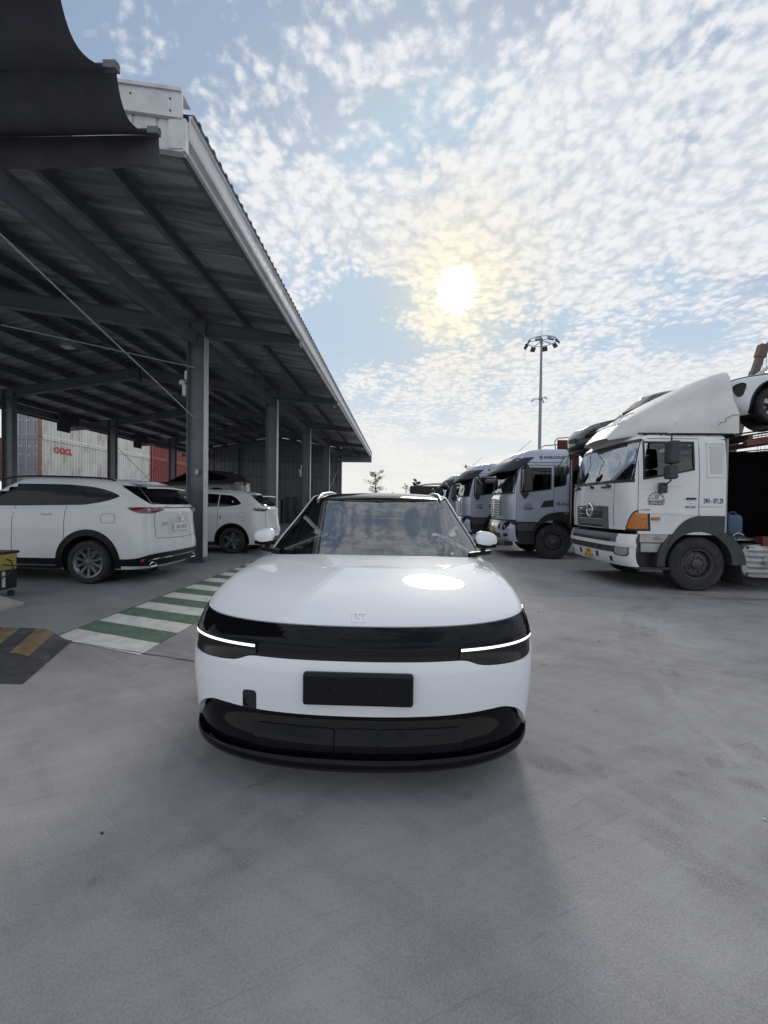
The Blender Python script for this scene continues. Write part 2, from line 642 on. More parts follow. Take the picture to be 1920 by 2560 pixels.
class Shell:
    """rounded-rectangle body lofted over its height; x forward, y left"""
    def __init__(s, xf, xr, w, df, dr, zb, zt, nf=2.6, nr=2.6):
        g = lambda q: q if callable(q) else K(q)
        s.xf, s.xr, s.w, s.df, s.dr, s.zb, s.zt = map(g, (xf, xr, w, df, dr, zb, zt))
        s.nf, s.nr = nf, nr

    def plan(s, u, v):
        sg = 1 if u >= 0 else -1
        a = abs(u)
        w = s.w(v)
        x0 = s.xf(v) - s.df(v)
        x1 = s.xr(v) + s.dr(v)
        if a <= 1:
            t = a * PI / 2
            y = w * max(0, math.sin(t)) ** (2 / s.nf)
            x = x0 + s.df(v) * max(0, math.cos(t)) ** (2 / s.nf)
        elif a <= 2:
            y = w
            x = x0 + (a - 1) * (x1 - x0)
        else:
            t = (3 - a) * PI / 2
            y = w * max(0, math.sin(t)) ** (2 / s.nr)
            x = x1 - s.dr(v) * max(0, math.cos(t)) ** (2 / s.nr)
        return x, sg * y

    def P(s, u, v):
        x, y = s.plan(u, v)
        zb = s.zb(x)
        return Vector((x, y, zb + v * (s.zt(x) - zb)))

    def vof(s, x, z):
        zb = s.zb(x)
        return (z - zb) / max(1e-6, (s.zt(x) - zb))

    def side(s, x, z, sg=1):
        v = min(1.0, max(0.0, s.vof(x, z)))
        w = s.w(v)
        x0 = s.xf(v) - s.df(v)
        x1 = s.xr(v) + s.dr(v)
        if x > x0:
            q = min(1.0, (x - x0) / s.df(v))
            y = w * max(0.0, 1 - q ** s.nf) ** (1 / s.nf)
        elif x < x1:
            q = min(1.0, (x1 - x) / s.dr(v))
            y = w * max(0.0, 1 - q ** s.nr) ** (1 / s.nr)
        else:
            y = w
        return Vector((x, sg * y, z))

    def front(s, y, z, sg=1):
        x = s.xf(0.5)
        for _ in range(6):
            v = min(1.0, max(0.0, s.vof(x, z)))
            q = min(1.0, abs(y) / s.w(v))
            x = s.xf(v) - s.df(v) + s.df(v) * max(0.0, 1 - q ** s.nf) ** (1 / s.nf)
        return Vector((x, y, z))

    def rear(s, y, z, sg=1):
        x = s.xr(0.5)
        for _ in range(6):
            v = min(1.0, max(0.0, s.vof(x, z)))
            q = min(1.0, abs(y) / s.w(v))
            x = s.xr(v) + s.dr(v) - s.dr(v) * max(0.0, 1 - q ** s.nr) ** (1 / s.nr)
        return Vector((x, y, z))

    def uv(s, u, v, sg=1):
        return s.P(u, v)

    def normal(s, fn, a, b, sg, out):
        e = 0.004
        p = fn(a, b, sg)
        da = fn(a + e, b, sg) - fn(a - e, b, sg)
        db = fn(a, b + e, sg) - fn(a, b - e, sg)
        n = da.cross(db)
        if n.length < 1e-9:
            return out
        n.normalize()
        return n if n.dot(out) > 0 else -n

    def patch(s, name, m, parent, mode, stations, rows=4, sub=4, off=0.003, thick=0.012, sg=1, smooth=40, curve=True, outv=None):
        """strip over stations (p, lo, hi); offset proud of the shell, with a rim going inwards"""
        fn = {'side': s.side, 'front': s.front, 'rear': s.rear, 'uv': s.uv}[mode]
        ps = [q[0] for q in stations]
        tabf = smooth_tab if curve else lerp_tab
        if ps[0] > ps[-1]:
            stations = stations[::-1]
        lo = tabf([(q[0], q[1]) for q in stations])
        hi = tabf([(q[0], q[2]) for q in stations])
        us = []
        for a, b in zip(stations, stations[1:]):
            for k in range(sub):
                us.append(a[0] + (b[0] - a[0]) * k / sub)
        us.append(stations[-1][0])
        outer, inner = [], []
        for i in range(rows + 1):
            ro, ri = [], []
            for u in us:
                z = lo(u) + (hi(u) - lo(u)) * i / rows
                p = fn(u, z, sg)
                o = outv or {'side': Vector((0, sg, 0)), 'front': Vector((1, 0, 0.2)), 'rear': Vector((-1, 0, 0.1))}.get(mode)
                if o is None:
                    o = Vector((p.x + 0.0, p.y, 0)) - Vector((s.xf(0.5) * 0.5 + s.xr(0.5) * 0.5, 0, 0))
                n = s.normal(fn, u, z, sg, Vector(o))
                ro.append(p + n * off)
                ri.append(p + n * (off - thick))
            outer.append(ro)
            inner.append(ri)
        mb = MB()
        mb.grid(outer)
        rim = [outer[0] + [r_[-1] for r_ in outer[1:]] + outer[-1][::-1][1:] + [r_[0] for r_ in outer[::-1][1:]],
               inner[0] + [r_[-1] for r_ in inner[1:]] + inner[-1][::-1][1:] + [r_[0] for r_ in inner[::-1][1:]]]
        mb.grid(rim)
        return mb.build(name, m, parent, smooth=smooth, merge=True)

    def solid(s, name, m, parent, nu=16, ns=14, nv=12, top=True, crown=K(0.0), nk=10, smooth=35, vlist=None):
        us = [-3 + 6 * 0 for _ in range(0)]
        pos = [k / nu for k in range(nu)] + [1 + k / ns for k in range(ns)] + [2 + k / nu for k in range(nu + 1)]
        us = [-a for a in pos[::-1]][:-1] + pos
        us = us[1:]                      # -3 and 3 coincide
        vl = vlist or [k / nv for k in range(nv + 1)]
        mb = MB()
        mb.grid([[s.P(u, v) for u in us] for v in vl], wrap=True)
        for v, cr in ((1.0, crown), (0.0, None)):
            rows = []
            for a in pos:
                p = s.P(a, v)
                rows.append([(p.x, p.y * k, p.z + (cr(p.x) * (1 - k * k) if cr else 0)) for k in [1 - 2 * j / nk for j in range(nk + 1)]])
            mb.grid(rows)
        return mb.build(name, m, parent, smooth=smooth, merge=True)


def cut(o, cutters):
    """carve the cutter meshes out of o and drop them"""
    mods = []
    for c in cutters:
        md = o.modifiers.new('cut', 'BOOLEAN')
        md.operation = 'DIFFERENCE'
        md.solver = 'EXACT'
        md.object = c
        mods.append(md)
    dg = bpy.context.evaluated_depsgraph_get()
    dg.update()
    me = bpy.data.meshes.new_from_object(o.evaluated_get(dg))
    old = o.data
    o.modifiers.clear()
    mats_ = [m_ for m_ in old.materials]
    o.data = me
    me.name = old.name
    me.materials.clear()
    for m_ in mats_:
        me.materials.append(m_)
    for p in me.polygons:
        p.material_index = 0
    me.set_sharp_from_angle(angle=R(35))
    for c in cutters:
        d = c.data
        bpy.data.objects.remove(c)
        bpy.data.meshes.remove(d)
    bpy.data.meshes.remove(old)
    return o


def cyl_cutter(x, z, r, y0, y1, n=40):
    mb = MB()
    mb.prism([(x + r * math.cos(2 * PI * k / n), z + r * math.sin(2 * PI * k / n)) for k in range(n)], y0, y1, 'y')
    return from_data('cutter', mb.v, mb.f, None, None, merge=True)
# ------------------------------------------------------------------ shared materials
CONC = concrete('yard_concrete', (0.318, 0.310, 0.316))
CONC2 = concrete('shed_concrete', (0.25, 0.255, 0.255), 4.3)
STEEL = mat('shed_paint', (0.155, 0.168, 0.195), 0.36, var=0.10, vscale=4, dirt=(0.12, 0.115, 0.11), dirt_amt=0.35, dirt_scale=2.0)
STEEL_D = mat('shed_paint_rafter', (0.135, 0.143, 0.165), 0.5, var=0.12, vscale=3)
GALV = mat('galvanised', (0.50, 0.51, 0.53), 0.38, metal=0.55, var=0.12, vscale=8)
WHITE_SHEET = mat('white_sheet', (0.68, 0.69, 0.71), 0.4, var=0.06, vscale=5, dirt=(0.3, 0.29, 0.28), dirt_amt=0.4, dirt_scale=4)
ROOFTOP = mat('roof_sheet', (0.42, 0.43, 0.45), 0.45, metal=0.3, var=0.1)
WALLSHEET = mat('wall_sheet', (0.20, 0.21, 0.23), 0.5, var=0.12, vscale=3)
BLACK = mat('black_plastic', (0.018, 0.018, 0.02), 0.45, var=0.15, vscale=20)
RUBBER = mat('rubber', (0.022, 0.022, 0.024), 0.72, var=0.25, vscale=12, bump=0.2, bscale=90, dirt=(0.09, 0.085, 0.08), dirt_amt=0.35, dirt_scale=6)
CHROME = mat('chrome', (0.82, 0.83, 0.85), 0.07, metal=1.0)
DARKMETAL = mat('dark_metal', (0.05, 0.05, 0.055), 0.45, metal=0.5, var=0.2)


def foil_material():
    m = bpy.data.materials.new('bubble_foil')
    m.use_nodes = True
    t = NT(m.node_tree)
    co = t.n('ShaderNodeTexCoord').outputs['Object']
    vo = t.n('ShaderNodeTexVoronoi')
    t.put(vo.inputs['Vector'], co)
    vo.inputs['Scale'].default_value = 26.0
    vo.inputs['Randomness'].default_value = 0.35
    band = t.noise(t.vmath('MULTIPLY', co, (0.25, 3.0, 1)), 1.6, 5, 0.6)
    col = t.mix(t.smooth(band, 0.3, 0.75), (0.17, 0.175, 0.185, 1), (0.62, 0.62, 0.63, 1))
    bs = t.n('ShaderNodeBsdfPrincipled')
    t.put(bs.inputs['Base Color'], col)
    bs.inputs['Metallic'].default_value = 0.55
    bs.inputs['Roughness'].default_value = 0.42
    b = t.n('ShaderNodeBump')
    b.inputs['Strength'].default_value = 0.9
    b.inputs['Distance'].default_value = 0.02
    h = t.math('ADD', t.math('MULTIPLY', vo.outputs['Distance'], -1.0), t.math('MULTIPLY', t.noise(t.vmath('MULTIPLY', co, (0.3, 2.0, 1)), 2.2, 3, 0.6), 4.0))
    t.put(b.inputs['Height'], h)
    t.put(bs.inputs['Normal'], b.outputs[0])
    out = t.n('ShaderNodeOutputMaterial')
    m.node_tree.links.new(bs.outputs[0], out.inputs[0])
    return m


FOIL = foil_material()

# ------------------------------------------------------------------ ground
ground = from_data('ground', [(-400, -60, 0), (400, -60, 0), (400, 900, 0), (-400, 900, 0)], [(0, 1, 2, 3)], CONC)
structure(ground)
ground['label'] = 'scuffed grey concrete yard floor'
# shed floor: a slab that rises gently from the crosswalk
FL = 0.12
rows = []
for y in (4.30, 8, 14, 20, 26, 32.2):
    rows.append([(x, y - (x + 3.80) * 0.0, z) for (x, z) in ((-3.80, 0.004), (-4.0, 0.025), (-4.25, 0.085), (-4.45, FL), (-8, FL), (-13, FL), (-17.5, FL), (-17.5, -0.02))])
front_row = [(p[0], p[1], -0.02) for p in rows[0]]
back_row = [(p[0], p[1], -0.02) for p in rows[-1]]
mb = MB().grid([front_row] + rows + [back_row])
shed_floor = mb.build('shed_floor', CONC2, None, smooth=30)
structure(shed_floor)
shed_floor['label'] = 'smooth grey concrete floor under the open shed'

PAINT_W = mat('road_paint_white', (0.66, 0.65, 0.63), 0.6, var=0.10, vscale=5, dirt=(0.32, 0.31, 0.29), dirt_amt=0.55, dirt_scale=7)
PAINT_G = mat('road_paint_green', (0.088, 0.168, 0.12), 0.55, var=0.14, vscale=6, dirt=(0.23, 0.27, 0.22), dirt_amt=0.5, dirt_scale=5)
PAINT_Y = mat('road_paint_orange', (0.36, 0.22, 0.10), 0.65, var=0.2, vscale=9, dirt=(0.27, 0.26, 0.25), dirt_amt=0.9, dirt_scale=6)
JOINT = mat('joint_filler', (0.05, 0.048, 0.046), 0.9, var=0.3, vscale=30)
PITCH = 0.345


def stripe_y(i, x):
    return 4.36 + i * PITCH - (x + 3.78) * 0.335


NST = 34
for i in range(NST):
    vs_ = []
    n = 8
    for k in range(n + 1):
        x = -3.78 + 1.25 * k / n
        j0 = random.uniform(-0.006, 0.006)
        vs_.append((x, stripe_y(i, x) + j0, 0.004))
    for k in range(n, -1, -1):
        x = -3.78 + 1.25 * k / n
        vs_.append((x, stripe_y(i + 1, x) - 0.006 + random.uniform(-0.006, 0.006), 0.004))
    from_data('crosswalk_stripe', vs_, [tuple(range(len(vs_)))], PAINT_W if i % 2 == 0 else PAINT_G, ground)


def ribbon(name, pts, w, z, m, parent, jitter=0.0):
    vs_, fs = [], []
    for i, p in enumerate(pts):
        a = Vector(pts[max(0, i - 1)])
        b = Vector(pts[min(len(pts) - 1, i + 1)])
        d = (b - a).normalized()
        nrm = Vector((-d.y, d.x))
        jw = w * (1 + random.uniform(-jitter, jitter))
        vs_ += [(p[0] + nrm.x * jw / 2, p[1] + nrm.y * jw / 2, z), (p[0] - nrm.x * jw / 2, p[1] - nrm.y * jw / 2, z)]
    for i in range(len(pts) - 1):
        fs.append((2 * i, 2 * i + 1, 2 * i + 3, 2 * i + 2))
    return from_data(name, vs_, fs, m, parent)


def wobble(a, b, n, amp):
    return [(a[0] + (b[0] - a[0]) * k / n + random.uniform(-amp, amp), a[1] + (b[1] - a[1]) * k / n + random.uniform(-amp, amp)) for k in range(n + 1)]


ribbon('joint', wobble((-3.5, 4.26), (-0.4, 3.385), 30, 0.008), 0.012, 0.004, JOINT, ground, 0.5)
ribbon('joint', wobble((-3.78, 4.40), (-3.78, 31), 90, 0.004), 0.014, 0.009, JOINT, ground, 0.4)
ribbon('joint', wobble((1.0, 7.26), (12, 6.85), 60, 0.006), 0.010, 0.004, JOINT, ground, 0.5)
ribbon('parking_line', wobble((5.25, 7.60), (5.40, 7.22), 6, 0.01), 0.07, 0.004, PAINT_Y, ground, 0.3)
ribbon('parking_line', wobble((5.38, 7.21), (8.2, 7.10), 16, 0.006), 0.06, 0.006, PAINT_Y, ground, 0.3)
# faint tyre marks swept across the yard
def tyre_material():
    m = bpy.data.materials.new('tyre_mark')
    m.use_nodes = True
    t = NT(m.node_tree)
    co = t.n('ShaderNodeTexCoord').outputs['Object']
    bs = t.n('ShaderNodeBsdfPrincipled')
    bs.inputs['Base Color'].default_value = (0.10, 0.098, 0.10, 1)
    bs.inputs['Roughness'].default_value = 0.8
    a = t.math('MULTIPLY', t.smooth(t.noise(co, 3.5, 5, 0.65, dim='2D'), 0.38, 0.70), 0.17)
    a = t.math('MULTIPLY', a, t.smooth(t.noise(co, 90.0, 2, 0.6, dim='2D'), 0.35, 0.6))
    t.put(bs.inputs['Alpha'], a)
    out = t.n('ShaderNodeOutputMaterial')
    m.node_tree.links.new(bs.outputs[0], out.inputs[0])
    return m


TYREM = tyre_material()
zk = 0.0045
for (cx, cy, rad, a0, a1) in ((9.5, 1.5, 7.4, 120, 205), (9.6, 1.3, 5.7, 118, 200), (-6.0, -2.0, 8.2, 5, 60), (2.6, 9.5, 5.4, 215, 300), (2.5, 9.6, 7.1, 220, 295), (7.0, -3.0, 9.0, 75, 150)):
    for dr in (0.0, 0.24):
        pts = [(cx + (rad + dr) * math.cos(R(a0 + (a1 - a0) * k / 60)), cy + (rad + dr) * math.sin(R(a0 + (a1 - a0) * k / 60))) for k in range(61)]
        ribbon('tyre_mark', pts, 0.17, zk, TYREM, ground)
        zk += 0.0002
# small litter and stains on the yard
LITTER = mat('litter', (0.05, 0.045, 0.04), 0.8)
LITTER2 = mat('pale_litter', (0.55, 0.54, 0.52), 0.7)
for k in range(46):
    x, y = random.uniform(-3.2, 4.5), random.uniform(1.1, 9)
    if abs(x + 0.2) < 1.05 and y > 1.95:
        continue
    s_ = random.uniform(0.004, 0.012)
    a = random.uniform(0, PI)
    mb = MB()
    mb.m = Matrix.Translation((x, y, 0)) @ Matrix.Rotation(a, 4, 'Z')
    mb.prism([(-s_, -s_ * 0.5), (s_ * 0.7, -s_ * 0.7), (s_, s_ * 0.4), (-s_ * 0.3, s_ * 0.6)], 0.0015, 0.0015 + s_ * 0.5, 'z')
    pebble = mb.build('pebble', LITTER if k % 3 else LITTER2, ground)

# ------------------------------------------------------------------ striped ramp at the slab edge
RAMP_Y = mat('kerb_yellow', (0.20, 0.14, 0.075), 0.7, var=0.25, vscale=8, dirt=(0.06, 0.058, 0.055), dirt_amt=0.85, dirt_scale=7)
RAMP_K = mat('kerb_black', (0.045, 0.048, 0.06), 0.6, var=0.3, vscale=9, dirt=(0.14, 0.135, 0.13), dirt_amt=0.6, dirt_scale=5)
RAMP_G = mat('ramp_mesh_plate', (0.05, 0.05, 0.058), 0.55, var=0.2, vscale=10, bump=0.6, bscale=140)
ramp = thing('kerb_ramp', 'low concrete ramp with yellow and black hazard stripes at the slab edge', 'ramp', (-3.4, 4.2, 0))


SHEAR = 0.42


def ramp_z(x, y):
    x = x - SHEAR * (4.29 - y)
    t = max(0.0, min(1.0, (4.29 - y) / 1.05))
    taper = max(0.0, min(1.0, (-3.50 - x) / 0.34))
    taper = taper * taper * (3 - 2 * taper)
    return max(0.004, 0.125 * (1 - t) ** 0.8 * taper) + 0.002


def ramp_grid(xa, xb, ya, yb, n, nx):
    rows = []
    for j in range(n + 1):
        y = ya + (yb - ya) * j / n
        row = []
        for q in range(nx + 1):
            x = xa + (xb - xa) * q / nx + SHEAR * (4.29 - y)
            row.append((x - ramp.location.x, y - ramp.location.y, ramp_z(x, y)))
        rows.append(row)
    return MB().grid(rows)


xk = -3.50
k = 0
while xk > -6.9:
    x1 = xk - (0.19 if k else 0.20)
    ramp_grid(xk, x1, 3.72, 4.29, 6, 4).build('hazard_stripe', RAMP_K if k % 2 == 0 else RAMP_Y, ramp, smooth=30)
    xk = x1
    k += 1
ramp_grid(-3.50, -6.9, 3.24, 3.72, 5, 24).build('ramp_plate', RAMP_G, ramp, smooth=30)

# ------------------------------------------------------------------ the open steel shed
shed = thing('open_shed', 'dark grey open-sided steel shed with corrugated gable roof over the parked cars', 'shed', (-9.4, 4.3, 0))
SO = Vector(shed.location)
XC, XL, XR_ = -4.53, -14.95, -9.72      # right column face, left column face, ridge
YF = [9.35 + 5.6 * k for k in range(5)]  # frames
EX = -2.28
SLOPE = 0.160


def rz_top(x):
    """top of the rafters"""
    return 5.33 + 0.16 * ((x + 2.37) * -1 if x > XR_ else (x - (2 * XR_ + 2.37)))


def S(v):
    return (v[0] - SO.x, v[1] - SO.y, v[2] - SO.z)


def sbuild(mb, name, m, parent=shed, smooth=None, bevel=0.0):
    mb.v = [Vector(S(v)) for v in mb.v]
    return mb.build(name, m, parent, smooth=smooth, bevel=bevel)


def h_column(x, y, z0, z1, side):
    """H section: flanges face +-x; side=+1 means the outer flange is at +x"""
    mb = MB()
    d, fw, t = 0.40, 0.22, 0.016
    xo = x if side > 0 else x + d
    mb.box(xo - t, xo, y, y + fw, z0, z1)
    mb.box(xo - d, xo - d + t, y, y + fw, z0, z1)
    mb.box(xo - d + t, xo - t, y + fw / 2 - 0.006, y + fw / 2 + 0.006, z0, z1)
    return mb, xo, d, fw


for fi, y in enumerate(YF):
    for side, xx in ((1, XC), (-1, XL)):
        z1 = rz_top(xx) - 0.30
        mb, xo, d, fw = h_column(xx, y, FL, z1, side)
        col = sbuild(mb, 'column', STEEL)
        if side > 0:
            sbuild(MB().box(xo + 0.001, xo + 0.006, y - 0.003, y + fw + 0.003, FL + 0.13, z1), 'flange_sky_strip', mat('flange_sky_light', (0.52, 0.53, 0.55), 0.4, var=0.08, dirt=(0.2, 0.2, 0.2), dirt_amt=0.3), col)  # pale strip: sky light on the outer flange put into its colour
        bp = MB().box(xo - d - 0.05, xo + 0.07, y - 0.06, y + fw + 0.06, FL, FL + 0.022)
        for (gx, gy) in ((xo + 0.035, y - 0.02), (xo + 0.035, y + fw + 0.02), (xo - d - 0.02, y - 0.02), (xo - 0.1, y - 0.035)):
            bp.prism([(gx - 0.012, gy - 0.012), (gx + 0.012, gy - 0.012), (gx + 0.012, gy + 0.012), (gx - 0.012, gy + 0.012)], FL + 0.022, FL + 0.07, 'z')
        bp.prism([(xo, FL + 0.022), (xo + 0.06, FL + 0.022), (xo, FL + 0.12)], y + fw / 2 - 0.006, y + fw / 2 + 0.006, 'y')
        sbuild(bp, 'base_plate', STEEL, col)
    # rafters with overhang arms: I sections, tapered
    for side in (1, -1):
        stations = []
        xs = [EX - 0.05, XC, XC - 1.2, XR_] if side > 0 else [2 * XR_ - EX + 0.05, XL, XL + 1.2, XR_]
        deps = [0.20, 0.36, 0.34, 0.40]
        mb = MB()
        yc = y + 0.11
        top = [(x, rz_top(x)) for x in xs]
        bot = [(x, rz_top(x) - dp) for x, dp in zip(xs, deps)]
        web = top + bot[::-1]
        mb.prism(web, yc - 0.006, yc + 0.006, 'y')
        for line, dz in ((top, -0.007), (bot, 0.007)):
            for a, b in zip(line, line[1:]):
                mb.bar((a[0], yc, a[1] + dz), (b[0], yc, b[1] + dz), 0.20, 0.014)
        tipx = xs[0]
        mb.box(min(tipx, tipx - 0.01 * side), max(tipx, tipx - 0.01 * side), yc - 0.1, yc + 0.1, bot[0][1], top[0][1])
        mb.box(xs[1] - 0.01, xs[1] + 0.01, yc - 0.09, yc + 0.09, bot[1][1], top[1][1])
        mb.box(xs[1] - 0.41 * side - 0.01, xs[1] - 0.41 * side + 0.01, yc - 0.09, yc + 0.09, bot[1][1] - 0.02, top[1][1])
        sbuild(mb, 'rafter', STEEL_D)
    # end plates at the ridge
    zt = rz_top(XR_)
    mb = MB().box(XR_ - 0.02, XR_ + 0.02, y, y + 0.22, zt - 0.52, zt + 0.01)
    sbuild(mb, 'ridge_plate', STEEL_D)

# eave struts: deep channel from column to column on both sides
Y0, Y1 = 4.32, 31.85
ends = [Y0 + 0.06] + YF
for side, xx in ((1, XC - 0.14), (-1, XL + 0.14)):
    zz = rz_top(xx) - (0.62 if side > 0 else 0.72)
    for a, b in zip(ends, ends[1:]):
        mb = MB()
        ya = a + (0.22 if a > 5 else 0)
        mb.box(xx - 0.07, xx + 0.07, ya, b, zz + 0.25, zz + 0.265)
        mb.box(xx - 0.07, xx + 0.07, ya, b, zz, zz + 0.015)
        mb.box(xx - 0.008, xx + 0.008, ya, b, zz + 0.015, zz + 0.25)
        sbuild(mb, 'eave_strut', STEEL_D)
# purlins, C sections running the length of the shed
pxs = []
x = EX - 0.22
while x > XR_ + 0.2:
    pxs.append(x)
    x -= 1.13
pxs += [2 * XR_ - q for q in pxs]
for x in pxs:
    z0 = rz_top(x)
    mb = MB()
    mb.box(x - 0.003, x + 0.003, Y0, Y1, z0 + 0.002, z0 + 0.20)
    mb.box(x + 0.003, x + 0.075, Y0, Y1, z0 + 0.002, z0 + 0.006)
    mb.box(x + 0.003, x + 0.075, Y0, Y1, z0 + 0.194, z0 + 0.20)
    mb.box(x + 0.071, x + 0.075, Y0, Y1, z0 + 0.006, z0 + 0.026)
    sbuild(mb, 'purlin', STEEL_D)
# sag rods between purlins, mid-bay
rod_y = [Y0 + 2.2] + [(a + b) / 2 for a, b in zip(YF, YF[1:])]
for yy in rod_y:
    for k in range(len(pxs) // 2):
        for sgn in (1, -1):
            xa = pxs[k] if sgn > 0 else 2 * XR_ - pxs[k]
            xb = (pxs[k + 1] if k + 1 < len(pxs) // 2 else XR_ + 0.3) if sgn > 0 else 2 * XR_ - (pxs[k + 1] if k + 1 < len(pxs) // 2 else XR_ + 0.3)
            if sgn < 0 and yy < 6:
                continue
            mb = MB().tube([(xa, yy, rz_top(xa) + 0.06), (xb, yy + 0.03, rz_top(xb) + 0.06)], 0.008, 6)
            sbuild(mb, 'sag_rod', STEEL_D)
# insulation lining and corrugated roof sheets
for side in (1, -1):
    rows = []
    e = EX if side > 0 else 2 * XR_ - EX
    for j in range(56):
        y = Y0 + (Y1 - Y0) * j / 55
        row = []
        for q in range(14):
            x = e + (XR_ - e) * q / 13
            sag = 0.012 * math.sin(j * 1.3 + q) - 0.022 * abs(math.sin(PI * (x - EX) / 1.13))
            row.append((x, y, rz_top(x) + 0.205 + sag * 0.6 + 0.012))
        rows.append(row)
    sbuild(MB().grid(rows), 'roof_lining', FOIL, smooth=40)
    # trapezoid ribs running down the slope
    prof = []
    y = Y0 - 0.02
    while y < Y1 + 0.05:
        prof += [(y, 0.0), (y + 0.085, 0.0), (y + 0.105, 0.032), (y + 0.15, 0.032), (y + 0.17, 0.0)]
        y += 0.17
    rows = []
    for x, dz in ((e + 0.08 * side, 0.0), (e + (XR_ - e) * 0.5, 0.0), (XR_, 0.0)):
        rows.append([(x, yy, rz_top(x) + 0.245 + hh) for (yy, hh) in prof])
    rows.append([(XR_, yy, rz_top(XR_) + 0.243 + hh) for (yy, hh) in prof])
    rows.append([(e + 0.08 * side, yy, rz_top(e + 0.08 * side) + 0.241 + hh) for (yy, hh) in prof])
    sbuild(MB().grid(rows), 'roof_sheet', ROOFTOP)
mb = MB()
for sgn in (1, -1):
    mb.bar((XR_, (Y0 + Y1) / 2 - (Y1 - Y0) / 2, rz_top(XR_) + 0.30), (XR_, Y1, rz_top(XR_) + 0.30), 0.4, 0.02)
    break
sbuild(mb, 'ridge_cap', ROOFTOP)
# gutter along the yard eave: box channel with rolled lip
zg = 5.255
gy0, gy1 = Y0 - 0.02, Y1
prof = [(EX - 0.11, zg + 0.27), (EX - 0.115, zg + 0.03), (EX - 0.10, zg), (EX - 0.06, zg), (EX - 0.045, zg + 0.035), (EX + 0.015, zg + 0.05), (EX + 0.03, zg + 0.085),
        (EX + 0.03, zg + 0.24), (EX + 0.055, zg + 0.26), (EX + 0.055, zg + 0.285), (EX + 0.02, zg + 0.29), (EX + 0.015, zg + 0.10), (EX - 0.04, zg + 0.06), (EX - 0.10, zg + 0.05), (EX - 0.10, zg + 0.27)]
segs = [gy0] + [9.9 + 5.6 * k for k in range(4)] + [gy1]
for a, b in zip(segs, segs[1:]):
    mb = MB()
    mb.prism(prof, a, b + 0.0 - 0.004, 'y')
    sbuild(mb, 'gutter', WHITE_SHEET, smooth=30)
for y in YF[1:4]:
    mb = MB().tube([(EX - 0.14, y + 0.06, 5.30), (EX - 0.13, y + 0.06, 5.14), (EX - 0.16, y + 0.06, 5.06)], 0.007, 6)
    mb.box(EX - 0.18, EX - 0.13, y + 0.03, y + 0.09, 5.03, 5.05)
    sbuild(mb, 'gutter_strap', GALV)
# gable fascia at the near end: flashing over a strip of ribbed cladding
for side in (1, -1):
    e = EX - 0.02 if side > 0 else 2 * XR_ - EX + 0.02
    def fz(x, dz):
        return rz_top(x) + dz
    mb = MB()
    mb.prism([(e, fz(e, 0.40)), (XR_, fz(XR_, 0.40)), (XR_, fz(XR_, 0.16)), (e, fz(e, 0.16))], Y0 - 0.09, Y0 - 0.06, 'y')
    mb.prism([(e, fz(e, 0.435)), (XR_, fz(XR_, 0.435)), (XR_, fz(XR_, 0.40)), (e, fz(e, 0.40))], Y0 - 0.11, Y0 + 0.10, 'y')
    mb.prism([(e, fz(e, 0.16)), (XR_, fz(XR_, 0.16)), (XR_, fz(XR_, 0.135)), (e, fz(e, 0.135))], Y0 - 0.10, Y0 - 0.06, 'y')
    fl = sbuild(mb, 'gable_flashing', WHITE_SHEET)
    for q in range(3):
        xx = e - side * (0.12 + 0.42 * q)
        for dz in (0.20, 0.32):
            if (q + (dz > 0.3)) % 2 == 0 or q == 0:
                sbuild(MB().lathe([(0.0, Y0 - 0.098), (0.009, Y0 - 0.097), (0.011, Y0 - 0.09)], 8, 'y', (xx, 0, fz(xx, dz))), 'screw', DARKMETAL, fl)
    x = e - side * 0.03
    while (x - XR_) * side > 0.3:
        x2 = x - side * 0.26
        mb = MB()
        mb.prism([(x, fz(x, 0.15)), (x2 + side * 0.035, fz(x2, 0.15)), (x2 + side * 0.035, fz(x2, -0.16)), (x, fz(x, -0.16))], Y0 - 0.058, Y0 - 0.045, 'y')
        mb.prism([(x2 + side * 0.035, fz(x2, 0.15)), (x2, fz(x2, 0.15)), (x2, fz(x2, -0.16)), (x2 + side * 0.035, fz(x2, -0.16))], Y0 - 0.045, Y0 - 0.02, 'y')
        sbuild(mb, 'fascia_panel', WHITE_SHEET)
        x = x2
    mb = MB()
    mb.prism([(e, fz(e, -0.16)), (XR_, fz(XR_, -0.16)), (XR_, fz(XR_, -0.19)), (e, fz(e, -0.19))], Y0 - 0.075, Y0, 'y')
    sbuild(mb, 'fascia_trim', WHITE_SHEET)
mb = MB().box(EX - 0.012, EX + 0.02, Y0 - 0.085, Y0 - 0.022, 5.13, 5.46)
mb.box(EX - 0.16, EX - 0.012, Y0 - 0.085, Y0 - 0.06, 5.16, 5.46)
sbuild(mb, 'corner_trim', WHITE_SHEET)
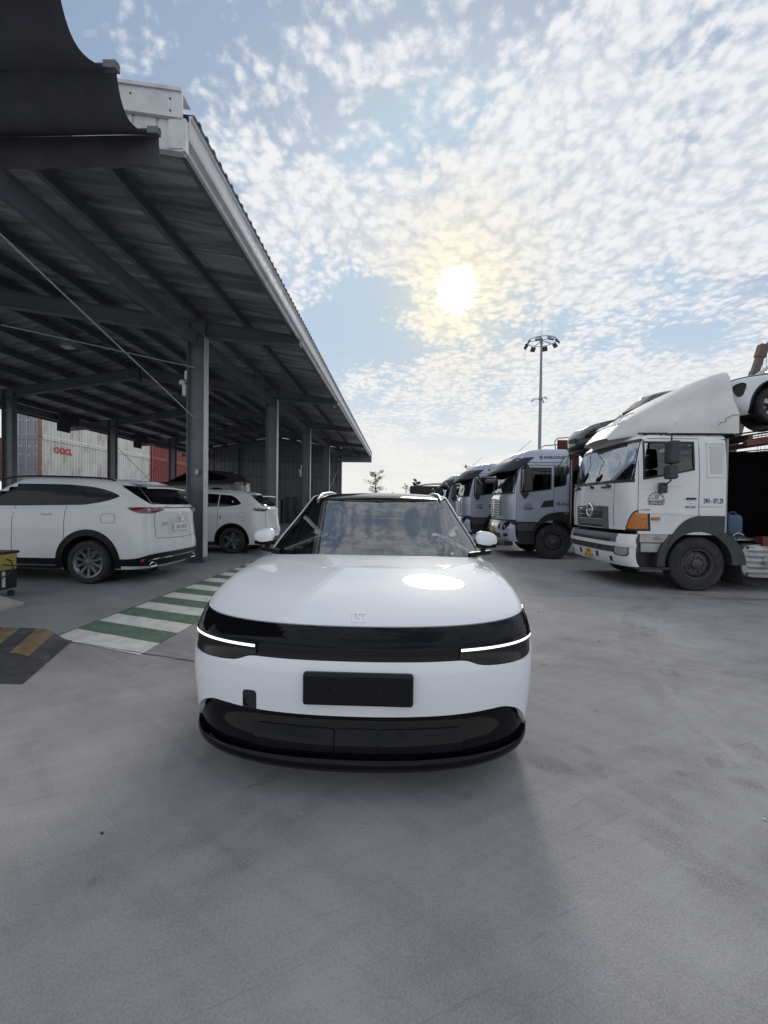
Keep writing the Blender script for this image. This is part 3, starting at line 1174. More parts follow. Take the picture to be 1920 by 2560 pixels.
# near gable frame hidden behind the fascia
# end wall: ribbed cladding sheets on girts
wx0, wx1 = XL, XC
yw = Y1 - 0.02
npan = 11
pw = (wx1 - wx0) / npan
for k in range(npan):
    a, b = wx0 + k * pw, wx0 + (k + 1) * pw
    mb = MB()
    ribs = 3
    for q in range(ribs):
        x0 = a + (b - a) * q / ribs
        x1 = a + (b - a) * (q + 1) / ribs
        xm = x0 + (x1 - x0) * 0.80
        pts = [(x0, 0.0), (xm, 0.0), (xm + 0.02, -0.035), (x1 - 0.02, -0.035), (x1, 0.0)]
        rows = [[(px_, yw + py_, FL) for px_, py_ in pts], [(px_, yw + py_, rz_top(px_) + 0.2) for px_, py_ in pts]]
        mb.grid(rows)
    sbuild(mb, 'wall_sheet', WALLSHEET)
for zz in (1.15, 2.35, 3.55, 4.75):
    mb = MB().box(wx0, wx1, yw - 0.13, yw - 0.04, zz, zz + 0.07)
    sbuild(mb, 'girt', STEEL_D)
for xx in (-12.6, -9.7, -7.1):
    mb = MB().box(xx - 0.1, xx + 0.1, yw - 0.35, yw - 0.14, FL, rz_top(xx) - 0.3)
    sbuild(mb, 'wall_post', STEEL_D)
# cladding under the end overhang
mb = MB().prism([(XC, 4.80), (EX + 0.05, 4.80), (EX + 0.05, rz_top(EX) + 0.22), (XC, rz_top(XC) + 0.22)], yw - 0.03, yw + 0.02, 'y')
sbuild(mb, 'overhang_panel', WALLSHEET)
# cross bracing rods in the first two bays
def brace(a, b, r=0.013, m=GALV):
    sbuild(MB().tube([a, b], r, 6), 'brace_rod', m)
xb = XC - 0.2
brace((xb + 0.08, YF[0] - 0.01, 3.37), (xb, 4.70, 4.63))
brace((xb, YF[0] - 0.01, 4.60), (-8.6, 8.6, 5.27))
brace((xb, YF[3] + 0.1, 2.0), (xb, YF[4], 4.4))
brace((xb, YF[3] + 0.1, 4.4), (xb, YF[4], 2.0))
brace((XL + 0.2, YF[2] + 0.2, 4.5), (XL + 0.2, YF[3], 1.5), 0.012, STEEL_D)
brace((XL + 0.2, YF[2] + 0.2, 1.5), (XL + 0.2, YF[3], 4.5), 0.012, STEEL_D)

# things fixed to the shed
LAMPW = mat('lamp_body', (0.35, 0.36, 0.38), 0.5, var=0.1)
def bay_light(x, y, z, label):
    t = thing('bay_light', label, 'light', (x, y, z), group='flood lights hung under the shed roof')
    MB().box(-0.16, 0.16, -0.10, 0.10, -0.05, 0.0).build('housing', LAMPW, t, bevel=0.012)
    MB().box(-0.13, 0.13, -0.08, 0.08, -0.058, -0.05).build('lens', mat('lamp_lens', (0.6, 0.62, 0.64), 0.2), t)
    MB().tube([(0.05, 0, 0), (0.05, 0, 0.75)], 0.008, 6).build('bracket', DARKMETAL, t)
bay_light(-9.1, 11.0, 5.74, 'small flood light hanging high under the shed roof, left of the tall grey column')
bay_light(-8.37, 20.0, 5.43, 'pale flood light hanging under the roof between the two nearest columns')
bay_light(-6.1, 25.5, 5.35, 'faint flood light hanging deep in the shed near the back wall')
CAMW = mat('camera_white', (0.72, 0.73, 0.74), 0.35)
def cctv(x, y, z, label):
    t = thing('security_camera', label, 'camera', (x, y, z), group='security cameras on the shed columns')
    MB().box(-0.06, 0.0, 0.0, 0.10, 0.22, 0.42).build('junction_box', CAMW, t, bevel=0.01)
    MB().box(-0.10, -0.02, -0.03, 0.09, -0.16, 0.10).build('housing', CAMW, t, bevel=0.02)
    MB().ball((-0.10, -0.02, 0.14), 0.065, 12, 8).build('dome', CAMW, t, smooth=60)
    MB().tube([(-0.06, 0.03, 0.1), (-0.03, 0.05, 0.3)], 0.012, 6).build('arm', CAMW, t)
cctv(XC - 0.40, YF[0], 4.12, 'white security camera on the left edge of the nearest grey column')
cctv(XC - 0.40, YF[2], 3.05, 'white security camera on the third column along the shed')
# little number plate on the first column
npl = thing('column_number', 'small white plate with number 6 on the nearest grey column', 'sign', (XC - 0.17, YF[0] + 0.04, 2.22))
mb = MB().lathe([(0.0, -0.012), (0.048, -0.012), (0.05, 0.0)], 16, 'y')
mb.build('plate', mat('number_plate_white', (0.7, 0.71, 0.72), 0.4), npl)
text('digit', '6', 0.085, mat('ink', (0.03, 0.03, 0.035), 0.6), npl, (0, -0.0135, 0), None, mtx=Matrix.Translation((0, -0.0135, 0)) @ Matrix.Rotation(PI / 2, 4, 'X'))
npl.scale = (0.9, 1, 1.1)
# dark bay signs hung from the left eave
SIGN = mat('sign_dark', (0.055, 0.06, 0.07), 0.5, var=0.1)
SIGNT = mat('sign_rule', (0.02, 0.02, 0.024), 0.6)
for k, (yy, lab) in enumerate(((17.6, 'dark rectangular bay sign hanging left, above the white container'), (22.7, 'dark rectangular bay sign hanging further back, left of the red container'), (30.2, 'dark bay sign at the far end of the left eave, by the column'))):
    t = thing('bay_sign', lab, 'sign', (XL + 0.42, yy, 4.88), group='dark signs under the left eave')
    MB().box(-0.02, 0.02, -0.55, 0.55, 0.0, 0.52).build('board', SIGN, t)
    MB().box(-0.03, 0.03, -0.58, 0.58, 0.50, 0.55).build('frame', STEEL_D, t)
    MB().box(0.021, 0.024, -0.42, 0.42, 0.30, 0.36).build('print', SIGNT, t)
    MB().box(0.021, 0.024, -0.42, 0.20, 0.18, 0.22).build('print', SIGNT, t)
    MB().box(-0.25, -0.22, -0.35, 0.35, -0.34, 0.02).build('backing', SIGN, t)

# ------------------------------------------------------------------ fabric awning over the camera's left
FABRIC = mat('awning_fabric', (0.08, 0.08, 0.094), 0.85, var=0.12, vscale=3, bump=0.25, bscale=420)
aw = thing('awning', 'dark grey fabric awning sagging between cross bars, top left corner', 'awning', (-4.2, 3.2, 5.1))
AX0, AXR = -7.4, -2.42
bars_y = [4.02 - 0.60 * k for k in range(6)]
ZA = 5.12


def aw_z(x, y, f):
    edge = 1.0
    return ZA - 0.14 * math.sin(PI * f) - 0.012 * math.sin(x * 2.1)


rows = []
for b in range(5):
    for j in range(12 if b < 4 else 13):
        f = j / 12
        y = bars_y[b] + (bars_y[b + 1] - bars_y[b]) * f
        row = []
        for q in range(26):
            x = AXR + (AX0 - AXR) * q / 25
            inset = 0.085 * math.sin(PI * f) * max(0, 1 - q / 2.5)
            row.append((x - inset + 4.2, y - 3.2, aw_z(x, y, f) - 5.1))
        rows.append(row)
MB().grid(rows).build('canopy', FABRIC, aw, smooth=28)
rows = []
for j in range(8):
    f = j / 7
    row = []
    for q in range(60):
        x = AXR + 0.0 + (AX0 - AXR) * q / 59
        row.append((x + 4.2, 4.03 - 3.2 + 0.02 * math.sin(x * 5) * f + 0.015 * f, ZA - 0.30 * f - 0.02 * f * math.sin(x * 6.1 + 0.6) - 0.012 * f * math.sin(x * 15) - 5.1))
    rows.append(row)
MB().grid(rows).build('valance', FABRIC, aw, smooth=60)
for b in range(5):
    MB().tube([(AXR + 0.02 + 4.2, bars_y[b] - 3.2, 0.045), (AX0 + 4.2, bars_y[b] - 3.2, 0.045)], 0.022, 8).build('cross_bar', DARKMETAL, aw)
    mb = MB()
    mb.prism([(AXR + 4.2 - 0.10, 0.0), (AXR + 4.2 + 0.02, 0.0), (AXR + 4.2 + 0.015, 0.07), (AXR + 4.2 - 0.10, 0.075)], bars_y[b] - 3.2 - 0.03, bars_y[b] - 3.2 + 0.03, 'y')
    mb.build('corner_cap', mat('awning_cap', (0.16, 0.16, 0.19), 0.6), aw, bevel=0.008)
# ------------------------------------------------------------------ car materials
WHITE = mat('car_white', (0.84, 0.86, 0.89), 0.5, spec=0.05, coat=1.0, coat_rough=0.028)
WHITE2 = mat('car_white_dusty', (0.74, 0.75, 0.77), 0.5, spec=0.1, coat=0.9, coat_rough=0.03, var=0.03, vscale=2)
GLOSS = mat('gloss_black', (0.005, 0.005, 0.007), 0.06, spec=0.2)
SATIN = mat('satin_black', (0.010, 0.010, 0.012), 0.38, spec=0.25)
GLASS = glass('windscreen', (0.74, 0.80, 0.82), 2.5)
DGLASS = glass('dark_glass', (0.03, 0.03, 0.035), 1.55)
TINT = mat('privacy_glass', (0.003, 0.003, 0.004), 0.03, spec=0.35)
SEAM = mat('panel_gap', (0.02, 0.02, 0.022), 0.8)
RIM = mat('alloy_rim', (0.30, 0.31, 0.33), 0.30, metal=0.8, var=0.1)
RIM_D = mat('dark_alloy', (0.035, 0.036, 0.04), 0.4, metal=0.5)
DRL = mat('daytime_lamp', (0.9, 0.93, 1.0), 0.3, emit=(1.0, 0.99, 0.94), estr=1.5)
LENS = mat('lamp_lens_smoke', (0.012, 0.012, 0.013), 0.10, spec=0.3)
INTER = mat('interior', (0.02, 0.02, 0.022), 0.7, var=0.2)
SEAT = mat('seat_leather', (0.045, 0.045, 0.05), 0.5, var=0.1)
PAPER = mat('pale_paper', (0.55, 0.72, 0.72), 0.8)
INKL = mat('paper_ink', (0.08, 0.09, 0.1), 0.8)


def car_wheel(name, parent, x, y, r, rw, rim_r, spokes, spoke_w, style, sg):
    """wheel axis along y; sg=+1 outer face to +y"""
    w = bpy.data.objects.new(name, None)
    w.empty_display_size = 0.1
    COL.objects.link(w)
    w.parent = parent
    w.location = (x, y, r)
    h = rw / 2
    n = 40
    prof = [(rim_r, -h * 0.86), (r - 0.035, -h), (r - 0.008, -h * 0.80), (r, -h * 0.62), (r, -h * 0.30), (r - 0.008, -h * 0.28), (r - 0.008, -h * 0.22), (r, -h * 0.20), (r, h * 0.20),
            (r - 0.008, h * 0.22), (r - 0.008, h * 0.28), (r, h * 0.30), (r, h * 0.62), (r - 0.008, h * 0.80), (r - 0.035, h), (rim_r + 0.02, h * 0.98), (rim_r, h * 0.86)]
    MB().lathe(prof, n, 'y').build('tyre', RUBBER, w, smooth=30)
    mb = MB().lathe([(rim_r + 0.004, -h * 0.8), (rim_r - 0.03, -h * 0.7), (rim_r - 0.035, h * 0.55), (rim_r - 0.012, h * 0.84), (rim_r + 0.004, h * 0.88)], n, 'y')
    yf = sg * h * 0.62
    mb2 = MB()
    for k in range(spokes):
        a = 2 * PI * (k + 0.5) / spokes
        for da in ((-1, 1) if style == 'twin' else (0,)):
            a1 = a + da * spoke_w * 0.55
            a0 = a + da * spoke_w * 0.30 + (0.16 if style == 'twist' else 0)
            r0, r1 = 0.045, rim_r - 0.012
            w0, w1 = 0.016, 0.026 if style != 'slim' else 0.02
            if style == 'twist':
                a1 = a - 0.10
                w0, w1 = 0.02, 0.045
            p0 = (r0 * math.cos(a0), yf, r0 * math.sin(a0))
            p1 = (r1 * math.cos(a1), sg * h * 0.74, r1 * math.sin(a1))
            t = Vector((-math.sin(a1), 0, math.cos(a1)))
            dpt = Vector((0, -sg * 0.035, 0))
            P0, P1 = Vector(p0), Vector(p1)
            vs_ = [P0 - t * w0, P0 + t * w0, P1 + t * w1, P1 - t * w1]
            vs_ = vs_ + [v + dpt for v in vs_]
            mb2.add(vs_, [(0, 1, 2, 3), (4, 7, 6, 5), (0, 4, 5, 1), (1, 5, 6, 2), (2, 6, 7, 3), (3, 7, 4, 0)])
    mb2.lathe([(0.0, yf + sg * 0.012), (0.05, yf + sg * 0.010), (0.062, yf - sg * 0.02)], 20, 'y')
    mb.v += []
    rimo = mb.build('rim', RIM_D if style in ('twin', 'twist') else RIM, w, smooth=30)
    mb2.build('spokes', RIM, w, smooth=30)
    MB().lathe([(0.0, yf - sg * 0.075), (rim_r * 0.72, yf - sg * 0.075), (rim_r * 0.72, yf - sg * 0.10)], 28, 'y').build('brake_disc', mat('brake_disc_steel', (0.25, 0.25, 0.26), 0.4, metal=0.9), w, smooth=30)
    MB().lathe([(0.0, -sg * h * 0.5), (rim_r - 0.02, -sg * h * 0.5)], 20, 'y').build('hub_back', BLACK, w)
    return w


# ------------------------------------------------------------------ the white car in front
hero = thing('white_suv', 'glossy white electric car facing the camera with full-width black front band', 'car')
W_TAB = smooth_tab([(0.16, 0.88), (0.25, 0.925), (0.40, 0.945), (0.60, 0.960), (0.78, 0.965), (0.92, 0.955), (1.06, 0.90)])
XF_TAB = smooth_tab([(0.16, -0.02), (0.30, -0.012), (0.45, -0.004), (0.56, 0.0), (0.66, -0.010), (0.73, -0.035), (0.775, -0.045), (0.83, -0.095), (0.88, -0.165), (0.96, -0.30)])
FSH = Shell(XF_TAB, K(-4.78), W_TAB, K(0.45), K(0.6), K(0.0), K(1.0), nf=2.3, nr=2.6)
CORE = Shell(lambda v: XF_TAB(0.2 + v * 0.7) - 0.12, K(-4.76), lambda v: W_TAB(0.2 + v * 0.8) - 0.004, K(0.45), K(0.6), K(0.2),
             smooth_tab([(-4.8, 1.02), (-3.0, 1.03), (-1.8, 1.02), (-1.0, 0.93), (-0.6, 0.87), (-0.1, 0.80)]), nf=2.3, nr=2.6)


def u_of_y(y, z=0.7):
    q = abs(y) / W_TAB(z)
    return math.copysign(math.asin(min(1, q ** (2.3 / 2))) * 2 / PI, y)


core = CORE.solid('body', WHITE, hero, nu=22, ns=24, nv=10, crown=K(0.0))
cut(core, [cyl_cutter(-0.90, 0.37, 0.43, 0.55, 1.2), cyl_cutter(-0.90, 0.37, 0.43, -1.2, -0.55), cyl_cutter(-3.80, 0.37, 0.43, 0.55, 1.2), cyl_cutter(-3.80, 0.37, 0.43, -1.2, -0.55)])
UE = 1.07


def sym(st):
    pos = sorted(st)
    return [(-a, b, c) for (a, b, c) in pos[::-1] if a > 0] + pos


# white bumper skin
st = [(0.0, 0.452, 0.715), (0.20, 0.453, 0.715), (0.315, 0.455, 0.716), (0.345, 0.456, 0.713), (0.40, 0.458, 0.692), (0.43, 0.460, 0.686), (0.52, 0.462, 0.680), (0.62, 0.438, 0.678),
      (0.72, 0.385, 0.680), (0.82, 0.302, 0.687), (0.90, 0.250, 0.70), (0.955, 0.226, 0.72), (0.985, 0.222, 0.76), (1.01, 0.212, 0.80), (UE, 0.195, 0.885)]
FSH.patch('front_bumper', WHITE, hero, 'uv', sym(st), rows=12, sub=4, off=0.0, thick=0.03, curve=True, smooth=50)
# gloss band
bt = lambda u: 0.858 + 0.034 * abs(u) ** 2.2
st = [(u, 0.776 + 0.012 * u * u, bt(u)) for u in (0.0, 0.25, 0.5, 0.75, 0.9, 1.0, 1.04)]
FSH.patch('front_band', GLOSS, hero, 'uv', sym(st), rows=8, sub=5, off=0.002, thick=0.03, smooth=50)
# grille strip between the lamps: ribbed
UG = 0.318
for k in range(4):
    z0 = 0.718 + 0.0135 * k
    FSH.patch('grille_slat', SATIN, hero, 'uv', [(-UG, z0, z0 + 0.011), (0, z0, z0 + 0.011), (UG, z0, z0 + 0.011)], rows=2, sub=10, off=-0.012, thick=0.01)
FSH.patch('grille_back', BLACK, hero, 'uv', [(-UG - 0.01, 0.714, 0.777), (0, 0.714, 0.777), (UG + 0.01, 0.714, 0.777)], rows=2, sub=10, off=-0.020, thick=0.005)
# head lamps
for sg in (1, -1):
    hl = FSH.patch('headlight', LENS, hero, 'uv', [(sg * a, b, c) for a, b, c in ((0.322, 0.722, 0.772), (0.345, 0.718, 0.772), (0.40, 0.696, 0.774), (0.43, 0.690, 0.775), (0.55, 0.684, 0.777), (0.70, 0.682, 0.779), (0.85, 0.692, 0.782), (0.94, 0.71, 0.784), (0.975, 0.735, 0.786), (1.0, 0.770, 0.788))],
                   rows=6, sub=4, off=-0.006, thick=0.02)
    FSH.patch('light_strip', DRL, hl, 'uv', [(sg * a, b, c) for a, b, c in ((0.328, 0.757, 0.769), (0.5, 0.761, 0.7715), (0.7, 0.766, 0.775), (0.85, 0.770, 0.777), (0.92, 0.773, 0.778), (0.95, 0.775, 0.778))], rows=2, sub=6, off=0.001, thick=0.008)
    FSH.patch('lamp_bezel', SATIN, hl, 'uv', [(sg * a, b, c) for a, b, c in ((0.322, 0.772, 0.777), (0.6, 0.777, 0.781), (0.85, 0.782, 0.786), (1.0, 0.788, 0.793))], rows=1, sub=8, off=0.003, thick=0.02)
# lower apron: recessed gloss panel, shutters, lip
LOW = Shell(smooth_tab([(0.16, -0.045), (0.23, -0.03), (0.28, -0.035), (0.36, -0.065), (0.42, -0.082), (0.47, -0.075)]), K(-4.78), lambda v: W_TAB(v) - 0.004, K(0.45), K(0.6), K(0.0), K(1.0), nf=2.3)
st = [(0.0, 0.205, 0.462), (0.3, 0.205, 0.463), (0.5, 0.205, 0.467), (0.62, 0.204, 0.448), (0.72, 0.202, 0.396), (0.82, 0.194, 0.313), (0.90, 0.182, 0.262), (0.955, 0.172, 0.238), (1.02, 0.165, 0.218)]
LOW.patch('lower_apron', GLOSS, hero, 'uv', sym(st), rows=10, sub=4, off=0.0, thick=0.02, smooth=50)
for (y0, y1, cut0, cut1) in ((-0.51, -0.105, 0.03, 0), (-0.099, 0.108, 0, 0), (0.114, 0.53, 0, 0.03)):
    a, b = u_of_y(y0, 0.3), u_of_y(y1, 0.3)
    m_ = (b - a)
    LOW.patch('air_shutter', GLOSS, hero, 'uv', [(a, 0.262, 0.352 - cut0), (a + m_ * 0.05, 0.262, 0.358), (a + m_ * 0.5, 0.262, 0.360), (b - m_ * 0.05, 0.262, 0.358), (b, 0.262, 0.352 - cut1)], rows=4, sub=4, off=0.022, thick=0.03, curve=False)
st = [(a, z0, z1) for a, z0, z1 in ((0.0, 0.392, 0.396), (0.2, 0.392, 0.396), (0.33, 0.390, 0.394), (0.40, 0.375, 0.379), (0.43, 0.362, 0.366))]
LOW.patch('apron_line', SATIN, hero, 'uv', sym(st), rows=1, sub=6, off=0.006, thick=0.012)
LIP = Shell(smooth_tab([(0.10, -0.06), (0.18, 0.002), (0.205, 0.016), (0.23, 0.010), (0.26, -0.02)]), K(-4.78), lambda v: W_TAB(v) + 0.012, K(0.45), K(0.6), K(0.0), K(1.0), nf=2.3)
st = [(0.0, 0.172, 0.238), (0.4, 0.174, 0.240), (0.7, 0.174, 0.244), (0.82, 0.172, 0.256), (0.90, 0.170, 0.262), (0.95, 0.168, 0.258), (1.02, 0.165, 0.245), (UE, 0.16, 0.225)]
LIP.patch('front_lip', GLOSS, hero, 'uv', sym(st), rows=7, sub=5, off=0.0, thick=0.03, smooth=50)
FSH.patch('radar_cover', SATIN, hero, 'front', [(-0.035, 0.448, 0.452), (0.0, 0.436, 0.452), (0.035, 0.448, 0.452)], rows=2, sub=5, off=-0.03, thick=0.02)
# plate holder, tow eye
pxf = FSH.front(0.0, 0.59).x
mb = MB().box(pxf - 0.02, pxf + 0.022, -0.25, 0.28, 0.512, 0.672)
plate = mb.build('plate_holder', SATIN, hero, bevel=0.014)
for yy in (-0.09, 0.12):
    MB().lathe([(0.0, pxf + 0.024), (0.005, pxf + 0.0235), (0.006, pxf + 0.02)], 8, 'x', (0, yy, 0.598)).build('screw', BLACK, plate)
tw = FSH.patch('tow_eye_hole', BLACK, hero, 'front', [(-0.566, 0.458, 0.535), (-0.560, 0.456, 0.546), (-0.545, 0.456, 0.549), (-0.505, 0.456, 0.549), (-0.498, 0.456, 0.546), (-0.493, 0.458, 0.535)], rows=3, sub=2, off=0.003, thick=0.02, curve=False)
txf = FSH.front(-0.545, 0.49).x
MB().lathe([(0.016, txf - 0.01), (0.020, txf + 0.004), (0.025, txf + 0.005), (0.027, txf - 0.01)], 18, 'x', (0, -0.537, 0.488)).build('tow_eye_cap', GLOSS, tw, smooth=40)

# hood: one clamshell from the band to the screen
QN = 46


def hood_pt(q, r):
    u = q * 1.055
    P0 = FSH.P(u, bt(u) + 0.004)
    aq = abs(q)
    y1 = math.copysign(0.915 * aq ** 0.92, q)
    P1 = Vector((-1.40 - 0.33 * aq ** 2.3, y1, 1.085 - 0.022 * aq ** 2))
    T0 = Vector((-0.62 - 0.30 * aq ** 4, q * 0.05, 0.40 - 0.06 * aq ** 2))
    T1 = Vector((-1.15, -0.20 * q * aq ** 2, 0.10 + 0.05 * aq ** 2))
    h00, h10 = 2 * r ** 3 - 3 * r ** 2 + 1, r ** 3 - 2 * r ** 2 + r
    h01, h11 = -2 * r ** 3 + 3 * r ** 2, r ** 3 - r ** 2
    p = P0 * h00 + T0 * h10 + P1 * h01 + T1 * h11
    # raised fender crowns with a shallow valley in between
    p.z += 0.014 * math.exp(-((aq - 0.80) / 0.16) ** 2) * math.sin(PI * min(1, r * 1.05)) ** 1.3
    p.z += 0.010 * math.exp(-(q / 0.55) ** 2) * math.sin(PI * r)
    return p


rows = []
for j in range(31):
    r = j / 30
    row = [hood_pt(-1 + 2 * k / QN, r) for k in range(QN + 1)]
    a, b = row[0], row[-1]
    row = [Vector((a.x, a.y * 0.985, a.z - 0.16)), Vector((a.x, a.y * 1.004, a.z - 0.05)), Vector((a.x, a.y * 1.004, a.z - 0.018))] + row + [Vector((b.x, b.y * 1.004, b.z - 0.018)), Vector((b.x, b.y * 1.004, b.z - 0.05)), Vector((b.x, b.y * 0.985, b.z - 0.16))]
    rows.append(row)
rows.insert(0, [p + Vector((-0.012, 0, -0.012)) for p in rows[0]])
hood = MB().grid(rows).build('hood', WHITE, hero, smooth=60)
ssf = hood.modifiers.new('smooth', 'SUBSURF')
ssf.levels = 1
ssf.render_levels = 1
# emblem: square outline with a cranked bar
e0 = hood_pt(0.0, 0.075)
eu = (hood_pt(0.0, 0.11) - hood_pt(0.0, 0.04)).normalized()
ev = Vector((0, 1, 0))
en = eu.cross(ev)
if en.z < 0:
    en = -en
EM = Matrix(((ev.x, eu.x, en.x, e0.x), (ev.y, eu.y, en.y, e0.y), (ev.z, eu.z, en.z, e0.z), (0, 0, 0, 1)))
mb = MB()
mb.m = EM
s_ = 0.036
t_ = 0.0075
zz0, zz1 = -0.002, 0.0045
for (x0, x1, y0, y1) in ((-s_, s_, s_ - t_, s_), (-s_, s_, -s_, -s_ + t_), (-s_, -s_ + t_, -s_ + t_, s_ - t_), (s_ - t_, s_, -s_ + t_, s_ - t_)):
    mb.box(x0, x1, y0, y1, zz0, zz1)
mb.prism([(-0.012, s_ - t_), (-0.005, s_ - t_), (-0.005, 0.013), (0.012, -0.008), (0.012, -s_ + t_), (0.005, -s_ + t_), (0.005, -0.011), (-0.012, 0.010)], zz0, zz1, 'z')
mb.build('emblem', mat('emblem_silver', (0.80, 0.82, 0.85), 0.18, metal=0.85), hood)

# cabin
CAB = Shell(smooth_tab([(0, -1.37), (0.25, -1.57), (0.5, -1.80), (0.75, -2.06), (1, -2.36)]), smooth_tab([(0, -4.62), (0.4, -4.50), (1, -4.15)]),
            smooth_tab([(0, 0.93), (0.3, 0.885), (0.6, 0.82), (0.85, 0.755), (1, 0.71)]), smooth_tab([(0, 0.42), (1, 0.26)]), K(0.35), K(1.055),
            smooth_tab([(-4.7, 1.50), (-4.15, 1.575), (-3.7, 1.615), (-3.2, 1.628), (-2.8, 1.612), (-2.5, 1.578), (-2.3, 1.54), (-2.0, 1.50), (-1.3, 1.45)]), nf=2.3, nr=3)
CAB.patch('windscreen', GLASS, hero, 'uv', [(u, 0.015, 0.975) for u in (-0.845, -0.6, -0.4, -0.2, 0, 0.2, 0.4, 0.6, 0.845)], rows=14, sub=3, off=0.0, thick=0.004, smooth=60)
fr = CAB.patch('screen_border', GLOSS, hero, 'uv', sym([(0.0, 0.0, 0.105), (0.3, 0.0, 0.105), (0.5, 0.0, 0.11), (0.62, 0.0, 0.125), (0.68, 0.0, 0.18), (0.72, 0.0, 0.5)])[0:0] or sym([(0.0, 0.0, 0.105), (0.3, 0.0, 0.105), (0.55, 0.0, 0.11), (0.74, 0.0, 0.14)]), rows=2, sub=6, off=-0.006, thick=0.004)
CAB.patch('screen_border', GLOSS, hero, 'uv', sym([(0.0, 0.935, 1.0), (0.3, 0.935, 1.0), (0.5, 0.925, 1.0), (0.66, 0.89, 1.0), (0.74, 0.84, 1.0)]), rows=2, sub=6, off=-0.006, thick=0.004)
for sg in (1, -1):
    CAB.patch('screen_border', GLOSS, hero, 'uv', [(sg * 0.73, 0.14, 0.86), (sg * 0.76, 0.04, 0.95), (sg * 0.785, 0.0, 1.0), (sg * 0.87, 0.0, 1.0)], rows=14, sub=3, off=-0.005, thick=0.004)
    CAB.patch('pillar', GLOSS, hero, 'uv', [(sg * 0.845, 0.0, 1.0), (sg * 0.885, 0.0, 1.0)], rows=14, sub=2, off=0.004, thick=0.01)
    CAB.patch('pillar', WHITE, hero, 'uv', [(sg * 0.89, -0.02, 1.0), (sg * 1.0, -0.02, 1.0), (sg * 1.06, -0.02, 1.0)], rows=14, sub=3, off=0.012, thick=0.02)
    CAB.patch('side_window', TINT, hero, 'uv', [(sg * 1.06, 0.0, 0.93), (sg * 1.6, 0.0, 0.93), (sg * 2.0, 0.0, 0.93), (sg * 2.4, 0.05, 0.9)], rows=8, sub=5, off=0.0, thick=0.01)
    CAB.patch('roof_side', WHITE, hero, 'uv', [(sg * 0.99, 0.925, 1.0), (sg * 1.6, 0.93, 1.0), (sg * 2.0, 0.93, 1.0), (sg * 2.5, 0.90, 1.0)], rows=3, sub=5, off=0.004, thick=0.012)
    # mirrors
    mr = bpy.data.objects.new('door_mirror', None)
    COL.objects.link(mr)
    mr.parent = hero
    mr.location = (-1.63, sg * 0.955, 1.205)
    mr.scale = (0.92, 0.92, 0.92)
    rows = []
    for k in range(13):
        f = -1 + 2 * k / 12            # inner to outer
        hgt = (0.078 * (1 - 0.30 * max(0, f) ** 1.5)) * (1 - abs(f) ** 5) ** 0.5
        cz = 0.008 - 0.012 * f
        dep = 0.085 * (1 - abs(f) ** 4) ** 0.5 * (1 - 0.25 * max(0, f))
        row = []
        for a in range(18):
            an = 2 * PI * a / 18
            ca, sa = math.cos(an), math.sin(an)
            e_ = 0.62
            cx = math.copysign(abs(ca) ** e_, ca) * (dep if ca > 0 else dep * 0.55)
            cz2 = math.copysign(abs(sa) ** e_, sa) * hgt * (1.0 if sa > 0 else 0.8)
            row.append((cx - 0.03 * f, sg * 0.108 * f, cz + cz2))
        rows.append(row)
    MB().grid(rows, wrap=True).build('mirror_cap', WHITE, mr, smooth=50)
    rows = []
    for k in range(9):
        f = -0.92 + 1.84 * k / 8
        dep = 0.07 * (1 - abs(f) ** 4) ** 0.5
        rows.append([(dep - 0.03 * f, sg * 0.105 * f, -0.030), (dep * 0.9 - 0.03 * f, sg * 0.10 * f, -0.066), (-dep * 0.3, sg * 0.10 * f, -0.070), (-dep * 0.6, sg * 0.1 * f, -0.03)])
    MB().grid(rows).build('mirror_base', GLOSS, mr, smooth=50)
    mb = MB().box(-0.03, 0.03, sg * -0.03 - 0.02, sg * -0.03 + 0.02, -0.11, -0.06)
    rows = [[(0.05 - 0.01 * k, sg * (-0.16 + 0.05 * k), -0.135 + 0.006 * k - 0.02), (0.055 - 0.01 * k, sg * (-0.16 + 0.05 * k), -0.105 + 0.006 * k - 0.012), (-0.07 + 0.01 * k, sg * (-0.16 + 0.05 * k), -0.105 + 0.006 * k - 0.012), (-0.07 + 0.01 * k, sg * (-0.16 + 0.05 * k), -0.145 + 0.006 * k)] for k in range(5)]
    mb.grid(rows, wrap=True)
    mb.build('mirror_stalk', SATIN, mr, bevel=0.004)
    # roof rail
    pts = []
    for k in range(13):
        f = k / 12
        x = -2.42 - 1.7 * f
        up = 0.032 * min(1, math.sin(PI * f) * 4)
        pts.append((x, sg * (0.645 - 0.03 * math.sin(PI * f)), CAB.zt(x) - 0.012 + up))
    MB().tube(pts, [0.012] + [0.018] * 11 + [0.012], 8).build('roof_rail', mat('satin_silver', (0.62, 0.63, 0.65), 0.28, metal=0.9), hero, smooth=50)
rows = []
for k in range(46):
    a = 0.0 + 3.0 * k / 45
    p = CAB.P(a, 0.995)
    rows.append([(p.x, p.y * c, p.z + 0.034 * (1 - c * c)) for c in [1 - 2 * j / 14 for j in range(15)]])
MB().grid(rows).build('roof', GLOSS, hero, smooth=60)
CAB.patch('rear_screen', TINT, hero, 'uv', [(2.4, 0.05, 0.95), (2.7, 0.05, 0.95), (3.0, 0.05, 0.95)], rows=6, sub=4, off=0.0, thick=0.01)
CAB.patch('rear_screen', TINT, hero, 'uv', [(-2.4, 0.05, 0.95), (-2.7, 0.05, 0.95), (-3.0, 0.05, 0.95)], rows=6, sub=4, off=0.0, thick=0.01)
